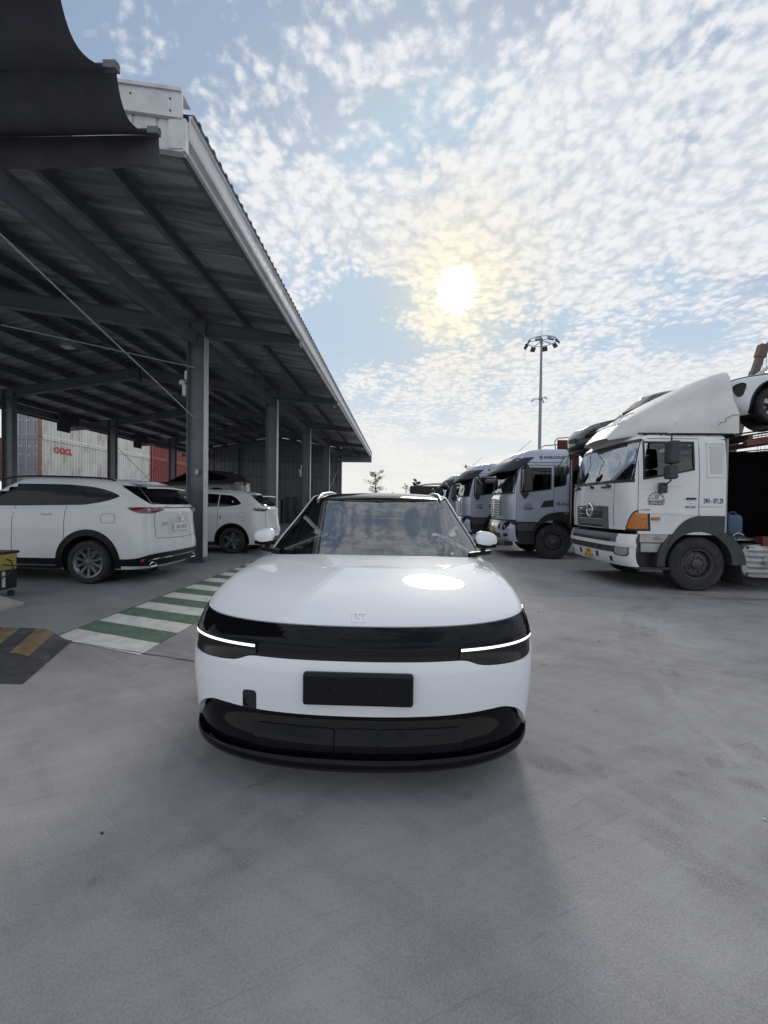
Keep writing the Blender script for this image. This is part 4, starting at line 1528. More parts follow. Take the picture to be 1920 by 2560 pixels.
# wipers cowl
rows = []
for k in range(25):
    q = -1 + 2 * k / 24
    a = hood_pt(q * 0.97, 1.0)
    b = CAB.P(q * 0.8, 0.03)
    rows.append([a + Vector((0.01, 0, -0.012)), a.lerp(b, 0.5) + Vector((0, 0, -0.02)), b + Vector((0, 0, -0.012))])
MB().grid(rows).build('cowl', BLACK, hero, smooth=50)
# inside
mb = MB().box(-4.4, -1.62, -0.80, 0.80, 1.00, 1.045)
mb.build('cabin_floor', INTER, hero)
rows = []
for k in range(17):
    y = -0.74 + 1.48 * k / 16
    bow = 0.10 * (y / 0.74) ** 2
    binn = 0.035 * math.exp(-((y - 0.36) / 0.2) ** 2)
    rows.append([(-1.58 - bow, y, 1.03), (-1.62 - bow, y, 1.062), (-1.90, y, 1.075 + binn), (-2.03, y, 1.07 + binn * 0.6), (-2.08, y, 1.03)])
MB().grid(rows).build('dashboard', INTER, hero, smooth=50)
for sy in (0.36, -0.36):
    st_ = bpy.data.objects.new('seat', None)
    COL.objects.link(st_)
    st_.parent = hero
    st_.location = (-2.80, sy, 1.04)
    MB().ball((0, 0, 0.10), 0.25, 16, 10, (0.30, 0.95, 0.80), 3.2).build('backrest', SEAT, st_, smooth=60)
    MB().ball((-0.03, 0, 0.40), 0.13, 14, 8, (0.45, 1.0, 0.75), 3).build('headrest', SEAT, st_, smooth=60)
    MB().tube([(-0.02, 0.05, 0.28), (-0.03, 0.05, 0.36)], 0.008, 6).build('headrest_post', CHROME, st_)
MB().ball((-3.75, 0, 1.16), 0.3, 18, 8, (0.35, 2.1, 0.55), 3.5).build('rear_bench', SEAT, hero, smooth=60)
# steering wheel
swm = Matrix.Translation((-2.18, 0.36, 1.075)) @ Matrix.Rotation(R(-62), 4, 'Y')
mb = MB()
mb.m = swm
n = 28
mb.tube([(0.175 * math.cos(2 * PI * k / n), 0.175 * math.sin(2 * PI * k / n), 0) for k in range(n + 1)], 0.016, 8, caps=False)
mb.box(-0.05, 0.05, -0.16, 0.16, -0.02, 0.02)
mb.build('steering_wheel', SATIN, hero, smooth=40)
# sensor box and mirror at the top of the screen
rows = []
for (yy, zb) in ((-0.225, 0.905), (-0.20, 0.80), (-0.08, 0.845), (0.08, 0.845), (0.20, 0.80), (0.225, 0.905)):
    rows.append([CAB.front(yy, 1.055 + 0.47 * zb) + Vector((-0.03, 0, 0)), CAB.front(yy, 1.055 + 0.47 * 0.98) + Vector((-0.02, 0, 0))])
MB().grid(rows).build('sensor_cover', mat('sensor_grey', (0.10, 0.10, 0.11), 0.6), hero)
# sheet of paper on the dashboard
pp = [CAB.front(y, z) + Vector((-0.018, 0, 0)) for y, z in ((0.20, 1.155), (0.325, 1.158), (0.62, 1.098), (0.27, 1.090))]
pap = from_data('dashboard_paper', pp, [(0, 1, 2, 3)], PAPER, None)
tag(pap, 'pale blue printed sheet lying behind the windscreen of the white car', 'paper')
PAPER_OBJS = [pap]
a_, b_, c_, d_ = [Vector(p) for p in pp]
mb = MB()
for k, (f0, f1, g) in enumerate(((0.35, 0.85, 0.18), (0.30, 0.60, 0.36), (0.22, 0.80, 0.52), (0.2, 0.7, 0.64), (0.2, 0.6, 0.78))):
    l0 = a_.lerp(d_, g)
    l1 = b_.lerp(c_, g)
    p0, p1 = l0.lerp(l1, f0), l0.lerp(l1, f1)
    dn = (d_ - a_).normalized() * 0.004
    nn = Vector((0.0012, 0, 0.001))
    mb.add([p0 + nn, p1 + nn, p1 + dn + nn, p0 + dn + nn], [(0, 1, 2, 3)])
mb.build('print', INKL, pap)
# small stickers on the screen
sx = CAB.front(-0.63, 1.125)
for dy in (0.0, 0.03):
    p = [CAB.front(-0.665 + dy + a, 1.113 + b) + Vector((-0.006, 0, 0)) for a, b in ((0, 0), (0.025, 0), (0.028, 0.017), (0.003, 0.017))]
    from_data('sticker', p, [(0, 1, 2, 3)], mat('sticker_blue', (0.45, 0.6, 0.66), 0.6), hero)
p = [CAB.front(0.655 + 0.012 * math.cos(a * PI / 4), 1.095 + 0.008 * math.sin(a * PI / 4)) + Vector((0.004, 0, 0)) for a in range(8)]
from_data('sticker', p, [tuple(range(8))], mat('sticker_green', (0.55, 0.7, 0.62), 0.6), hero)
for (x, sg) in ((-0.90, 1), (-0.90, -1), (-3.80, 1), (-3.80, -1)):
    car_wheel('wheel', hero, x, sg * 0.82, 0.37, 0.25, 0.255, 5, 0.5, 'twin', sg)
MB().box(-4.6, -0.3, -0.72, 0.72, 0.17, 0.22).build('underbody', BLACK, hero)
# door shut lines on both sides
for sg in (1, -1):
    for xx in (-1.72, -2.72, -3.55):
        CORE.patch('shut_line', SEAM, hero, 'side', [(xx - 0.003, 0.30, 1.0), (xx + 0.003, 0.30, 1.0)], rows=8, sub=1, off=0.0012, thick=0.004, sg=sg)
    CORE.patch('sill_cladding', SATIN, hero, 'side', [(-3.38, 0.205, 0.33), (-2.4, 0.205, 0.32), (-1.33, 0.205, 0.33)], rows=3, sub=6, off=0.006, thick=0.012, sg=sg)
hero.scale = (1.0, 1.03, 1.0)
hero.location = (-0.21, 2.02, 0)
hero.rotation_euler = (0, 0, -PI / 2 + R(0.4))
for o in PAPER_OBJS:
    o.location = hero.location
    o.rotation_euler = hero.rotation_euler
    o.scale = hero.scale

# ------------------------------------------------------------------ driver behind the wheel
SKIN = mat('skin', (0.42, 0.27, 0.20), 0.5)
HAIR = mat('hair', (0.015, 0.013, 0.012), 0.6)
SHIRT = mat('dark_shirt', (0.05, 0.055, 0.07), 0.85)


def skin_mesh(name, verts, edges, radii, m, parent=None, root=0, sub=2):
    me = bpy.data.meshes.new(name)
    me.from_pydata(verts, edges, [])
    me.materials.append(m)
    o = bpy.data.objects.new(name, me)
    link(o, parent)
    sk = o.modifiers.new('skin', 'SKIN')
    sk.use_smooth_shade = True
    for i, r_ in enumerate(radii):
        me.skin_vertices[0].data[i].radius = r_ if isinstance(r_, tuple) else (r_, r_)
        me.skin_vertices[0].data[i].use_root = (i == root)
    ss = o.modifiers.new('sub', 'SUBSURF')
    ss.levels = sub
    ss.render_levels = sub
    return o


# local frame = car frame: x forward, y left
pv = [(-2.62, 0.36, 0.72), (-2.66, 0.36, 0.92), (-2.68, 0.36, 1.07), (-2.65, 0.36, 1.14), (-2.62, 0.36, 1.20), (-2.60, 0.36, 1.30),
      (-2.66, 0.53, 1.05), (-2.50, 0.58, 0.90), (-2.24, 0.50, 1.02), (-2.66, 0.19, 1.05), (-2.50, 0.14, 0.90), (-2.24, 0.22, 1.02),
      (-2.30, 0.45, 0.70), (-2.30, 0.27, 0.70)]
pe = [(0, 1), (1, 2), (2, 3), (3, 4), (4, 5), (2, 6), (6, 7), (7, 8), (2, 9), (9, 10), (10, 11), (0, 12), (0, 13)]
pr = [(0.15, 0.13), (0.15, 0.11), (0.16, 0.10), 0.055, 0.062, 0.088, 0.06, 0.048, 0.03, 0.06, 0.048, 0.03, 0.08, 0.08]
person = skin_mesh('person', pv, pe, pr, SKIN)
tag(person, 'person in a dark shirt sitting behind the steering wheel of the white car', 'person')
sv = [pv[i] for i in (0, 1, 2, 6, 7, 9, 10)]
skin_mesh('shirt', sv, [(0, 1), (1, 2), (2, 3), (3, 4), (2, 5), (5, 6)], [(0.17, 0.15), (0.17, 0.13), (0.175, 0.115), 0.072, 0.06, 0.072, 0.06], SHIRT, person)
mb = MB().ball((-2.615, 0.36, 1.335), 0.098, 16, 10, (1.0, 0.84, 0.85))
mb.v = [v for v in mb.v]
mb.build('hair', HAIR, person, smooth=60)
mb = MB().ball((-2.515, 0.36, 1.275), 0.016, 8, 6, (1, 0.8, 1.4))
mb.ball((-2.60, 0.445, 1.285), 0.022, 8, 6, (0.8, 0.4, 1.3))
mb.ball((-2.60, 0.275, 1.285), 0.022, 8, 6, (0.8, 0.4, 1.3))
mb.build('nose_and_ears', SKIN, person, smooth=60)
mb = MB()
for sy in (-0.033, 0.033):
    mb.ball((-2.518, 0.36 + sy, 1.305), 0.011, 8, 6)
mb.build('eyes', HAIR, person, smooth=60)
for sy, sgn in ((0.50, 1), (0.22, -1)):
    mb = MB()
    for k in range(4):
        a = 0.03 - 0.02 * k
        mb.tube([(-2.24, sy, 1.02 + a * 0.6), (-2.19, sy + sgn * 0.005, 1.035 + a), (-2.165, sy - sgn * 0.01, 1.03 + a), (-2.175, sy - sgn * 0.03, 1.02 + a)], [0.011, 0.009, 0.0085, 0.007], 6)
    mb.tube([(-2.24, sy, 1.02), (-2.21, sy - sgn * 0.03, 1.05), (-2.19, sy - sgn * 0.035, 1.06)], [0.012, 0.01, 0.008], 6)
    mb.build('hand', SKIN, person, smooth=60)
person.location = hero.location
person.rotation_euler = hero.rotation_euler
# ------------------------------------------------------------------ parked estate cars, a parametric builder
RED_LENS = mat('tail_lamp_red', (0.16, 0.008, 0.012), 0.1, coat=1.0)
RED_REFL = mat('reflector_red', (0.45, 0.05, 0.06), 0.25, coat=0.5)
CLEAR_LENS = mat('lamp_clear', (0.36, 0.37, 0.39), 0.12, metal=0.3, coat=1.0)
PLATE_W = mat('plate_white', (0.78, 0.79, 0.80), 0.4)
INK = mat('plate_ink', (0.03, 0.03, 0.035), 0.5)


def ring_on_side(sh, name, m, parent, cx, cz, r0, r1, a0, a1, sg, off=0.006, n=30, zmin=0.0):
    rows = [[], [], [], []]
    for k in range(n + 1):
        a = R(a0 + (a1 - a0) * k / n)
        for i, (r_, o_) in enumerate(((r0 - 0.004, -0.05), (r0, off), (r1, off), (r1, -0.004))):
            x, z = cx + r_ * math.cos(a), max(zmin, cz + r_ * math.sin(a))
            p = sh.side(x, z, sg)
            rows[i].append(p + Vector((0, sg * o_, 0)))
    return MB().grid(rows).build(name, m, parent, smooth=40)


def suv(name, label, paint, group=None, L=4.75, rear=-1.0, wb=2.85, W=0.925, wr=0.365, arch=0.45, clad_r=0.55, sill=0.24, clad_z=0.42, roof=1.78, belt=1.26,
        win=None, wheel_style='plain', spokes=10, tail=None, hood_drop=0.25, front=True, clad=SATIN, roof_paint=None, glassmat=TINT, ws=None):
    """x=0 at the rear axle, +x forward"""
    t = thing(name, label, 'car', group=group)
    xfr = L + rear
    zt = smooth_tab([(rear, belt + 0.05), (0.0, belt + 0.05), (1.6, belt + 0.0), (wb - 0.55, belt - 0.04), (wb - 0.1, belt - 0.08), (wb + 0.5, belt - hood_drop * 0.75), (xfr, belt - hood_drop * 1.5)])
    bd = Shell(smooth_tab([(0, xfr - 0.10), (0.3, xfr), (0.6, xfr - 0.01), (0.85, xfr - 0.06), (1, xfr - 0.16)]),
               smooth_tab([(0, rear + 0.16), (0.12, rear + 0.06), (0.28, rear), (0.5, rear + 0.03), (0.8, rear + 0.06), (0.93, rear + 0.055), (1, rear + 0.10)]),
               smooth_tab([(0, W - 0.07), (0.15, W - 0.015), (0.4, W), (0.7, W - 0.005), (0.86, W - 0.02), (0.95, W - 0.045), (1, W - 0.085)]),
               K(0.55), K(0.42), K(sill), zt, nf=2.5, nr=2.7)
    body = bd.solid('body', paint, t, nu=16, ns=30, nv=16, crown=K(0.02), nk=8)
    cs = []
    for x in (0.0, wb):
        for sg in (1, -1):
            cs.append(cyl_cutter(x, wr, arch, sg * 0.55 if sg > 0 else -1.3, 1.3 if sg > 0 else -0.55))
    cut(body, cs)
    gh = Shell(smooth_tab([(0, wb - 0.45), (0.5, wb - 0.95), (1, wb - 1.45)]), smooth_tab([(0, rear + 0.10), (0.3, rear + 0.18), (0.7, rear + 0.36), (1, rear + 0.52)]),
               smooth_tab([(0, W - 0.085), (0.4, W - 0.14), (0.8, W - 0.22), (0.94, W - 0.27), (1, W - 0.32)]), K(0.35), K(0.32), lambda x: zt(x) - 0.02,
               smooth_tab([(rear, roof - 0.16), (rear + 0.5, roof - 0.07), (0.3, roof - 0.01), (1.1, roof), (1.9, roof - 0.06), (2.6, roof - 0.20)]), nf=2.6, nr=3.2)
    gh.solid('cabin', roof_paint or paint, t, nu=12, ns=22, nv=10, crown=K(0.03), nk=8)
    for sg in (1, -1):
        if win:
            for k, st in enumerate(win):
                gh.patch('side_window', glassmat, t, 'side', st, rows=6, sub=4, off=0.004, thick=0.01, sg=sg)
        ring_on_side(bd, 'arch_trim', clad, t, 0.0, wr, arch - 0.005, clad_r, -22, 202, sg, zmin=sill + 0.01)
        ring_on_side(bd, 'arch_trim', clad, t, wb, wr, arch - 0.005, clad_r, -22, 202, sg, zmin=sill + 0.01)
        bd.patch('sill_trim', clad, t, 'side', [(clad_r * 0.9, sill + 0.005, clad_z), (wb / 2, sill + 0.005, clad_z), (wb - clad_r * 0.9, sill + 0.005, clad_z)], rows=3, sub=6, off=0.007, thick=0.012, sg=sg)
        bd.patch('sill_strip', CHROME, t, 'side', [(clad_r * 1.02, sill + 0.06, sill + 0.072), (wb - clad_r, sill + 0.06, sill + 0.072)], rows=1, sub=8, off=0.016, thick=0.012, sg=sg)
        for xx in (0.40, 1.30, 2.28):
            zlo = clad_z if xx > 0.6 else wr + math.sqrt(max(0.01, clad_r ** 2 - xx ** 2))
            bd.patch('shut_line', SEAM, t, 'side', [(xx - 0.004, zlo, belt + 0.02), (xx + 0.004, zlo, belt + 0.02)], rows=8, sub=1, off=0.0015, thick=0.004, sg=sg)
        for xx in (0.72, 1.62):
            h = bd.side(xx, belt - 0.09, sg)
            MB().ball((xx, h.y + sg * 0.012, belt - 0.095), 0.1, 14, 8, (1.0, 0.22, 0.16), 3).build('door_handle', paint, t, smooth=50)
    for x in (0.0, wb):
        for sg in (1, -1):
            car_wheel('wheel', t, x, sg * (W - 0.125), wr, 0.24, wr * 0.69, spokes, 0.42, wheel_style, sg)
    for x in (0.0, wb):
        for sg in (1, -1):
            mb = MB()
            mb.lathe([(arch - 0.006, sg * 0.56), (arch - 0.006, sg * (W - 0.05))], 36, 'y', (x, 0, wr))
            mb.lathe([(0.0, sg * 0.565), (arch - 0.006, sg * 0.565)], 36, 'y', (x, 0, wr))
            mb.f = [f for f in mb.f if max(mb.v[i].z for i in f) > sill - 0.02]
            mb.build('wheel_liner', BLACK, t, smooth=40)
    MB().box(rear + 0.3, xfr - 0.3, -W + 0.25, W - 0.25, sill - 0.04, sill + 0.03).build('underbody', BLACK, t)
    # windscreen and rear screen
    gh.patch('windscreen', glassmat, t, 'uv', [(u, 0.05, 0.93) for u in (-0.72, -0.4, 0, 0.4, 0.72)], rows=6, sub=4, off=0.004, thick=0.01)
    return t, bd, gh


def glyph_emblem(parent, x, y, z, r, name='emblem', face='rear'):
    """oval ring with a winged V inside"""
    mb = MB()
    n = 24
    sx = -1 if face == 'rear' else 1
    mb.tube([(x, y + r * 1.12 * math.cos(2 * PI * k / n), z + r * math.sin(2 * PI * k / n)) for k in range(n + 1)], r * 0.10, 6, caps=False)
    mb.tube([(x, y - r * 1.0, z + r * 0.45), (x, y - r * 0.35, z + r * 0.25), (x, y, z - r * 0.25), (x, y + r * 0.35, z + r * 0.25), (x, y + r * 1.0, z + r * 0.45)], [r * 0.05, r * 0.13, r * 0.16, r * 0.13, r * 0.05], 6)
    return mb.build(name, CHROME, parent, smooth=50)


# ---- the near estate car at the left
NEARW = [[(-0.46, 1.475, 1.485), (-0.40, 1.445, 1.515), (-0.25, 1.395, 1.570), (0.0, 1.345, 1.625), (0.16, 1.325, 1.645), (0.6, 1.315, 1.672), (1.2, 1.300, 1.675), (1.8, 1.29, 1.64), (2.25, 1.28, 1.36)]]
mz, bd, gh = suv('parked_suv', 'large white SUV parked nose-in at far left, seen from its rear corner', WHITE2, L=4.95, rear=-1.12, wb=2.95, W=0.93, wr=0.365, arch=0.455, clad_r=0.555,
                 sill=0.25, clad_z=0.43, roof=1.80, belt=1.27, win=NEARW, wheel_style='plain', spokes=10)
near_parts = mz
for sg in (1, -1):
    # tail lamp wrapping the corner, narrow at both ends
    tl = bd.patch('tail_light', RED_LENS, mz, 'uv', [(sg * a, b, c) for a, b, c in ((2.02, 0.958, 0.963), (2.08, 0.925, 0.968), (2.2, 0.895, 0.969), (2.36, 0.882, 0.968), (2.46, 0.882, 0.966), (2.54, 0.892, 0.962), (2.68, 0.925, 0.952), (2.72, 0.935, 0.948))], rows=4, sub=4, off=0.010, thick=0.02)
    p = bd.P(sg * 2.42, 0.927)
    MB().ball((p.x - 0.008, p.y + sg * 0.004, p.z), 0.042, 12, 8, (0.5, 0.8, 1)).build('lamp_ring', CLEAR_LENS, tl, smooth=60)
    bd.patch('chrome_strip', CHROME, mz, 'uv', [(sg * 2.60, 0.958, 0.970), (sg * 2.8, 0.960, 0.972), (sg * 3.0, 0.960, 0.972)], rows=1, sub=8, off=0.014, thick=0.02)
    # lower rear bumper
    bd.patch('lower_bumper', SATIN, mz, 'uv', [(sg * a, b, c) for a, b, c in ((1.966, 0.06, 0.168), (2.0, 0.06, 0.17), (2.2, 0.06, 0.19), (2.45, 0.05, 0.235), (2.7, 0.04, 0.25), (3.0, 0.04, 0.25))], rows=5, sub=4, off=0.012, thick=0.02)
    bd.patch('bumper_chrome', CHROME, mz, 'uv', [(sg * a, b, c) for a, b, c in ((2.42, 0.135, 0.145), (2.52, 0.155, 0.172), (2.7, 0.162, 0.178), (3.0, 0.162, 0.178))], rows=2, sub=5, off=0.024, thick=0.02)
    bd.patch('reflector', RED_REFL, mz, 'uv', [(sg * 2.27, 0.125, 0.165), (sg * 2.33, 0.13, 0.175)], rows=2, sub=3, off=0.018, thick=0.02)
    q = bd.P(sg * 2.52, 0.07)
    mb = MB()
    mb.tube([(q.x - 0.04, q.y - 0.085, q.z - 0.01), (q.x - 0.045, q.y - 0.055, q.z + 0.03), (q.x - 0.045, q.y + 0.065, q.z + 0.035), (q.x - 0.035, q.y + 0.095, q.z + 0.005), (q.x - 0.035, q.y + 0.06, q.z - 0.035), (q.x - 0.04, q.y - 0.06, q.z - 0.035), (q.x - 0.04, q.y - 0.085, q.z - 0.01)], 0.010, 6)
    mb.build('exhaust_tip', CHROME, mz, smooth=40)
    # roof rails
    pts = [(1.7 - 2.0 * k / 12, sg * 0.66, gh.zt(1.7 - 2.0 * k / 12) - 0.012 + 0.026 * min(1, 4 * math.sin(PI * k / 12))) for k in range(13)]
    MB().tube(pts, 0.014, 8).build('roof_rail', SATIN, mz, smooth=50)
gh.patch('rear_screen', TINT, mz, 'uv', [(u, 0.13, 0.80) for u in (2.52, 2.62, 2.8, 3.0)], rows=6, sub=4, off=0.006, thick=0.012)
gh.patch('rear_screen', TINT, mz, 'uv', [(-u, 0.13, 0.80) for u in (2.52, 2.62, 2.8, 3.0)], rows=6, sub=4, off=0.006, thick=0.012)
for sg in (1, -1):
    gh.patch('rear_quarter_trim', GLOSS, mz, 'uv', [(sg * 2.06, 0.76, 0.82), (sg * 2.2, 0.52, 0.82), (sg * 2.36, 0.30, 0.82), (sg * 2.50, 0.13, 0.82)], rows=5, sub=4, off=0.005, thick=0.01)
# spoiler
rows = []
for k in range(15):
    y = -0.62 + 1.24 * k / 14
    bow = 0.05 * (y / 0.62) ** 2
    zz = gh.zt(-0.6) - 0.018 * (y / 0.62) ** 2
    rows.append([(-0.45, y, zz + 0.012), (-0.72 + bow, y, zz - 0.03), (-0.88 + bow, y, zz - 0.075), (-0.885 + bow, y, zz - 0.095), (-0.70 + bow, y, zz - 0.10), (-0.50, y, zz - 0.07)])
MB().grid(rows, wrap=True).build('spoiler', WHITE2, mz, smooth=50)
# shark-fin aerial
MB().prism([(0.02, 1.80), (-0.26, 1.80), (-0.24, 1.885), (-0.20, 1.875), (-0.06, 1.825)], -0.02, 0.02, 'y').build('aerial', WHITE2, mz, bevel=0.01)
# tailgate seams, plate, badges
rx = bd.rear(0, 1.0).x
for sg in (1, -1):
    bd.patch('tailgate_seam', SEAM, mz, 'uv', [(sg * 2.555, 0.50, 0.90), (sg * 2.562, 0.50, 0.90)], rows=8, sub=1, off=0.002, thick=0.006)
    bd.patch('tailgate_seam', SEAM, mz, 'uv', [(sg * 2.57, 0.483, 0.490), (sg * 3.0, 0.463, 0.470)], rows=1, sub=8, off=0.002, thick=0.006)
    bd.patch('plate_recess', mat('recess_white', (0.62, 0.63, 0.66), 0.4), mz, 'uv', [(sg * 2.80, 0.54, 0.60), (sg * 2.83, 0.53, 0.80), (sg * 3.0, 0.53, 0.81)], rows=3, sub=4, off=0.003, thick=0.006)
pl = MB().box(rx - 0.036, rx - 0.02, -0.24, 0.24, 0.875, 1.005).build('number_plate', PLATE_W, mz, bevel=0.006)
text('characters', '15K-134.67', 0.105, INK, pl, (rx - 0.0365, 0, 0.94), 'rear', sx=0.78)
text('badge', 'CX-8', 0.075, CHROME, mz, (rx - 0.012, 0.50, 1.015), 'rear', extrude=0.003, bold=0.002)
glyph_emblem(mz, rx - 0.03, 0.0, 1.125, 0.068)
for (yy, z_) in ((0.62, 0.62), (0.22, 0.66), (-0.22, 0.66), (-0.62, 0.62)):
    q = bd.rear(yy, z_)
    MB().lathe([(0.0, q.x - 0.004), (0.012, q.x - 0.003), (0.012, q.x + 0.01)], 10, 'x', (0, yy, z_)).build('parking_sensor', mat('sensor_dot', (0.5, 0.51, 0.53), 0.4), mz)
# fuel flap outline
fl_pts = []
for k in range(24):
    a = 2 * PI * k / 24
    fl_pts.append(bd.side(-0.345 + 0.12 * math.copysign(abs(math.cos(a)) ** 0.5, math.cos(a)), 1.105 + 0.075 * math.copysign(abs(math.sin(a)) ** 0.5, math.sin(a)), 1) + Vector((0, 0.001, 0)))
MB().tube(fl_pts + [fl_pts[0]], 0.0028, 5, caps=False).build('fuel_flap_gap', SEAM, mz)
mz.location = (-5.19, 6.66 + 0.93, FL)
mz.rotation_euler = (0, 0, PI)

# ---- the second white car, behind the column
EVW = [[(-0.22, 1.375, 1.385), (-0.14, 1.345, 1.46), (0.0, 1.32, 1.565), (0.10, 1.305, 1.60), (0.25, 1.295, 1.615), (0.40, 1.285, 1.625)],
       [(0.43, 1.285, 1.627), (0.8, 1.27, 1.645), (1.2, 1.262, 1.64)], [(1.24, 1.262, 1.64), (1.6, 1.255, 1.60), (2.0, 1.25, 1.45), (2.15, 1.25, 1.35)]]
ev_, bd, gh = suv('parked_suv', 'white SUV behind the nearest column, rear toward the yard', WHITE2, L=4.65, rear=-0.95, wb=2.75, W=0.93, wr=0.362, arch=0.455, clad_r=0.485,
                  sill=0.25, clad_z=0.33, roof=1.73, belt=1.245, win=EVW, wheel_style='twist', spokes=5)
for sg in (1, -1):
    bd.patch('tail_light', mat('tail_lamp_smoke', (0.035, 0.012, 0.014), 0.1, coat=1.0), ev_, 'uv', [(sg * a, b, c) for a, b, c in ((2.10, 0.945, 0.955), (2.16, 0.90, 0.955), (2.25, 0.885, 0.955), (2.5, 0.885, 0.953), (2.62, 0.905, 0.953), (2.70, 0.925, 0.95))], rows=3, sub=4, off=0.008, thick=0.02)
    bd.patch('light_bar', mat('light_bar_chrome', (0.5, 0.51, 0.53), 0.15, metal=0.8), ev_, 'uv', [(sg * 2.68, 0.925, 0.952), (sg * 3.0, 0.925, 0.952)], rows=2, sub=6, off=0.008, thick=0.02)
    gh.patch('rear_screen', TINT, ev_, 'uv', [(sg * u, a, 0.80) for u, a in ((2.44, 0.55), (2.52, 0.16), (2.62, 0.12), (2.8, 0.12), (3.0, 0.12))], rows=6, sub=4, off=0.006, thick=0.012)
    bd.patch('lower_bumper', SATIN, ev_, 'uv', [(sg * a, b, c) for a, b, c in ((2.3, 0.04, 0.10), (2.6, 0.03, 0.17), (3.0, 0.03, 0.18))], rows=3, sub=5, off=0.010, thick=0.02)
    bd.patch('bumper_chrome', CHROME, ev_, 'uv', [(sg * a, b, c) for a, b, c in ((2.5, 0.20, 0.225), (2.75, 0.21, 0.235), (3.0, 0.21, 0.235))], rows=2, sub=5, off=0.012, thick=0.02)
    for z0 in (0.32, 0.36, 0.40):
        bd.patch('bumper_rib', WHITE2, ev_, 'uv', [(sg * 2.58, z0, z0 + 0.02), (sg * 3.0, z0, z0 + 0.02)], rows=1, sub=5, off=0.02, thick=0.03)
    pts = [(1.6 - 1.9 * k / 12, sg * 0.64, gh.zt(1.6 - 1.9 * k / 12) + 0.0 + 0.022 * min(1, 4 * math.sin(PI * k / 12))) for k in range(13)]
    MB().tube(pts, 0.013, 8).build('roof_rail', WHITE2, ev_, smooth=50)
    bd.patch('tailgate_seam', SEAM, ev_, 'uv', [(sg * 2.60, 0.42, 0.90), (sg * 2.607, 0.42, 0.90)], rows=8, sub=1, off=0.002, thick=0.006)
rows = []
for k in range(15):
    y = -0.60 + 1.20 * k / 14
    bow = 0.05 * (y / 0.60) ** 2
    zz = gh.zt(-0.45) - 0.018 * (y / 0.60) ** 2
    rows.append([(-0.30, y, zz + 0.012), (-0.60 + bow, y, zz - 0.025), (-0.80 + bow, y, zz - 0.045), (-0.805 + bow, y, zz - 0.07), (-0.62 + bow, y, zz - 0.085), (-0.40, y, zz - 0.06)])
MB().grid(rows, wrap=True).build('spoiler', WHITE2, ev_, smooth=50)
st_ = gh.side(0.02, 1.42, 1)
MB().box(0.0, 0.035, st_.y + 0.006, st_.y + 0.009, 1.36, 1.46).build('sticker', PLATE_W, ev_)
fl_pts = []
for k in range(24):
    a = 2 * PI * k / 24
    fl_pts.append(bd.side(-0.27 + 0.10 * math.copysign(abs(math.cos(a)) ** 0.5, math.cos(a)), 1.08 + 0.065 * math.copysign(abs(math.sin(a)) ** 0.5, math.sin(a)), 1) + Vector((0, 0.001, 0)))
MB().tube(fl_pts + [fl_pts[0]], 0.0025, 5, caps=False).build('charge_flap_gap', SEAM, ev_)
q = bd.side(0.33, 1.0, 1)
MB().box(0.30, 0.335, q.y + 0.001, q.y + 0.004, 0.97, 1.05).build('sticker', mat('sticker_teal', (0.10, 0.25, 0.33), 0.6), ev_)
ev_.location = (-4.60, 11.13 + 0.93, FL)
ev_.rotation_euler = (0, 0, PI)

# ---- dark coupe up on a parking lift behind
DARKP = mat('dark_car_paint', (0.035, 0.037, 0.042), 0.3, coat=0.8, coat_rough=0.04)
DKW = [[(-0.42, 1.14, 1.16), (-0.1, 1.10, 1.32), (0.35, 1.08, 1.40), (0.8, 1.06, 1.42)], [(0.84, 1.06, 1.42), (1.4, 1.04, 1.38), (1.9, 1.02, 1.22), (2.15, 1.01, 1.08)]]
dk, bd, gh = suv('dark_coupe', 'dark grey fastback car raised on a lift at the back of the shed', DARKP, L=4.7, rear=-0.95, wb=2.8, W=0.92, wr=0.35, arch=0.42, clad_r=0.45,
                 sill=0.22, clad_z=0.30, roof=1.50, belt=1.03, win=DKW, wheel_style='twist', spokes=5, hood_drop=0.12)
bd.patch('tail_light', mat('tail_lamp_smoke', (0.035, 0.012, 0.014), 0.1), dk, 'uv', [(2.2, 0.85, 0.92), (3.0, 0.86, 0.92)], rows=2, sub=6, off=0.008, thick=0.02)
p = gh.side(0.55, 1.3, 1)
MB().box(0.50, 0.55, p.y + 0.006, p.y + 0.009, 1.22, 1.34).build('sticker', PLATE_W, dk)
DKZ = 1.22
dk.location = (-7.35, 17.2, FL + DKZ)
dk.rotation_euler = (0, 0, PI)
lift = thing('parking_lift', 'low steel parking lift carrying the dark car', 'lift', (-7.35, 17.2, FL))
for sx in (1.4, -4.2):
    for sy in (-1.2, 1.2):
        MB().box(sx - 0.07, sx + 0.07, sy - 0.07, sy + 0.07, 0, 1.5).build('post', STEEL_D, lift)
for sy in (-0.85, 0.85):
    MB().box(-4.3, 1.5, sy - 0.25, sy + 0.25, DKZ - 0.08, DKZ - 0.004).build('runway', STEEL_D, lift)
for sx in (1.4, -4.2):
    MB().box(sx - 0.05, sx + 0.05, -1.2, 1.2, DKZ - 0.2, DKZ - 0.081).build('cross_beam', STEEL_D, lift)
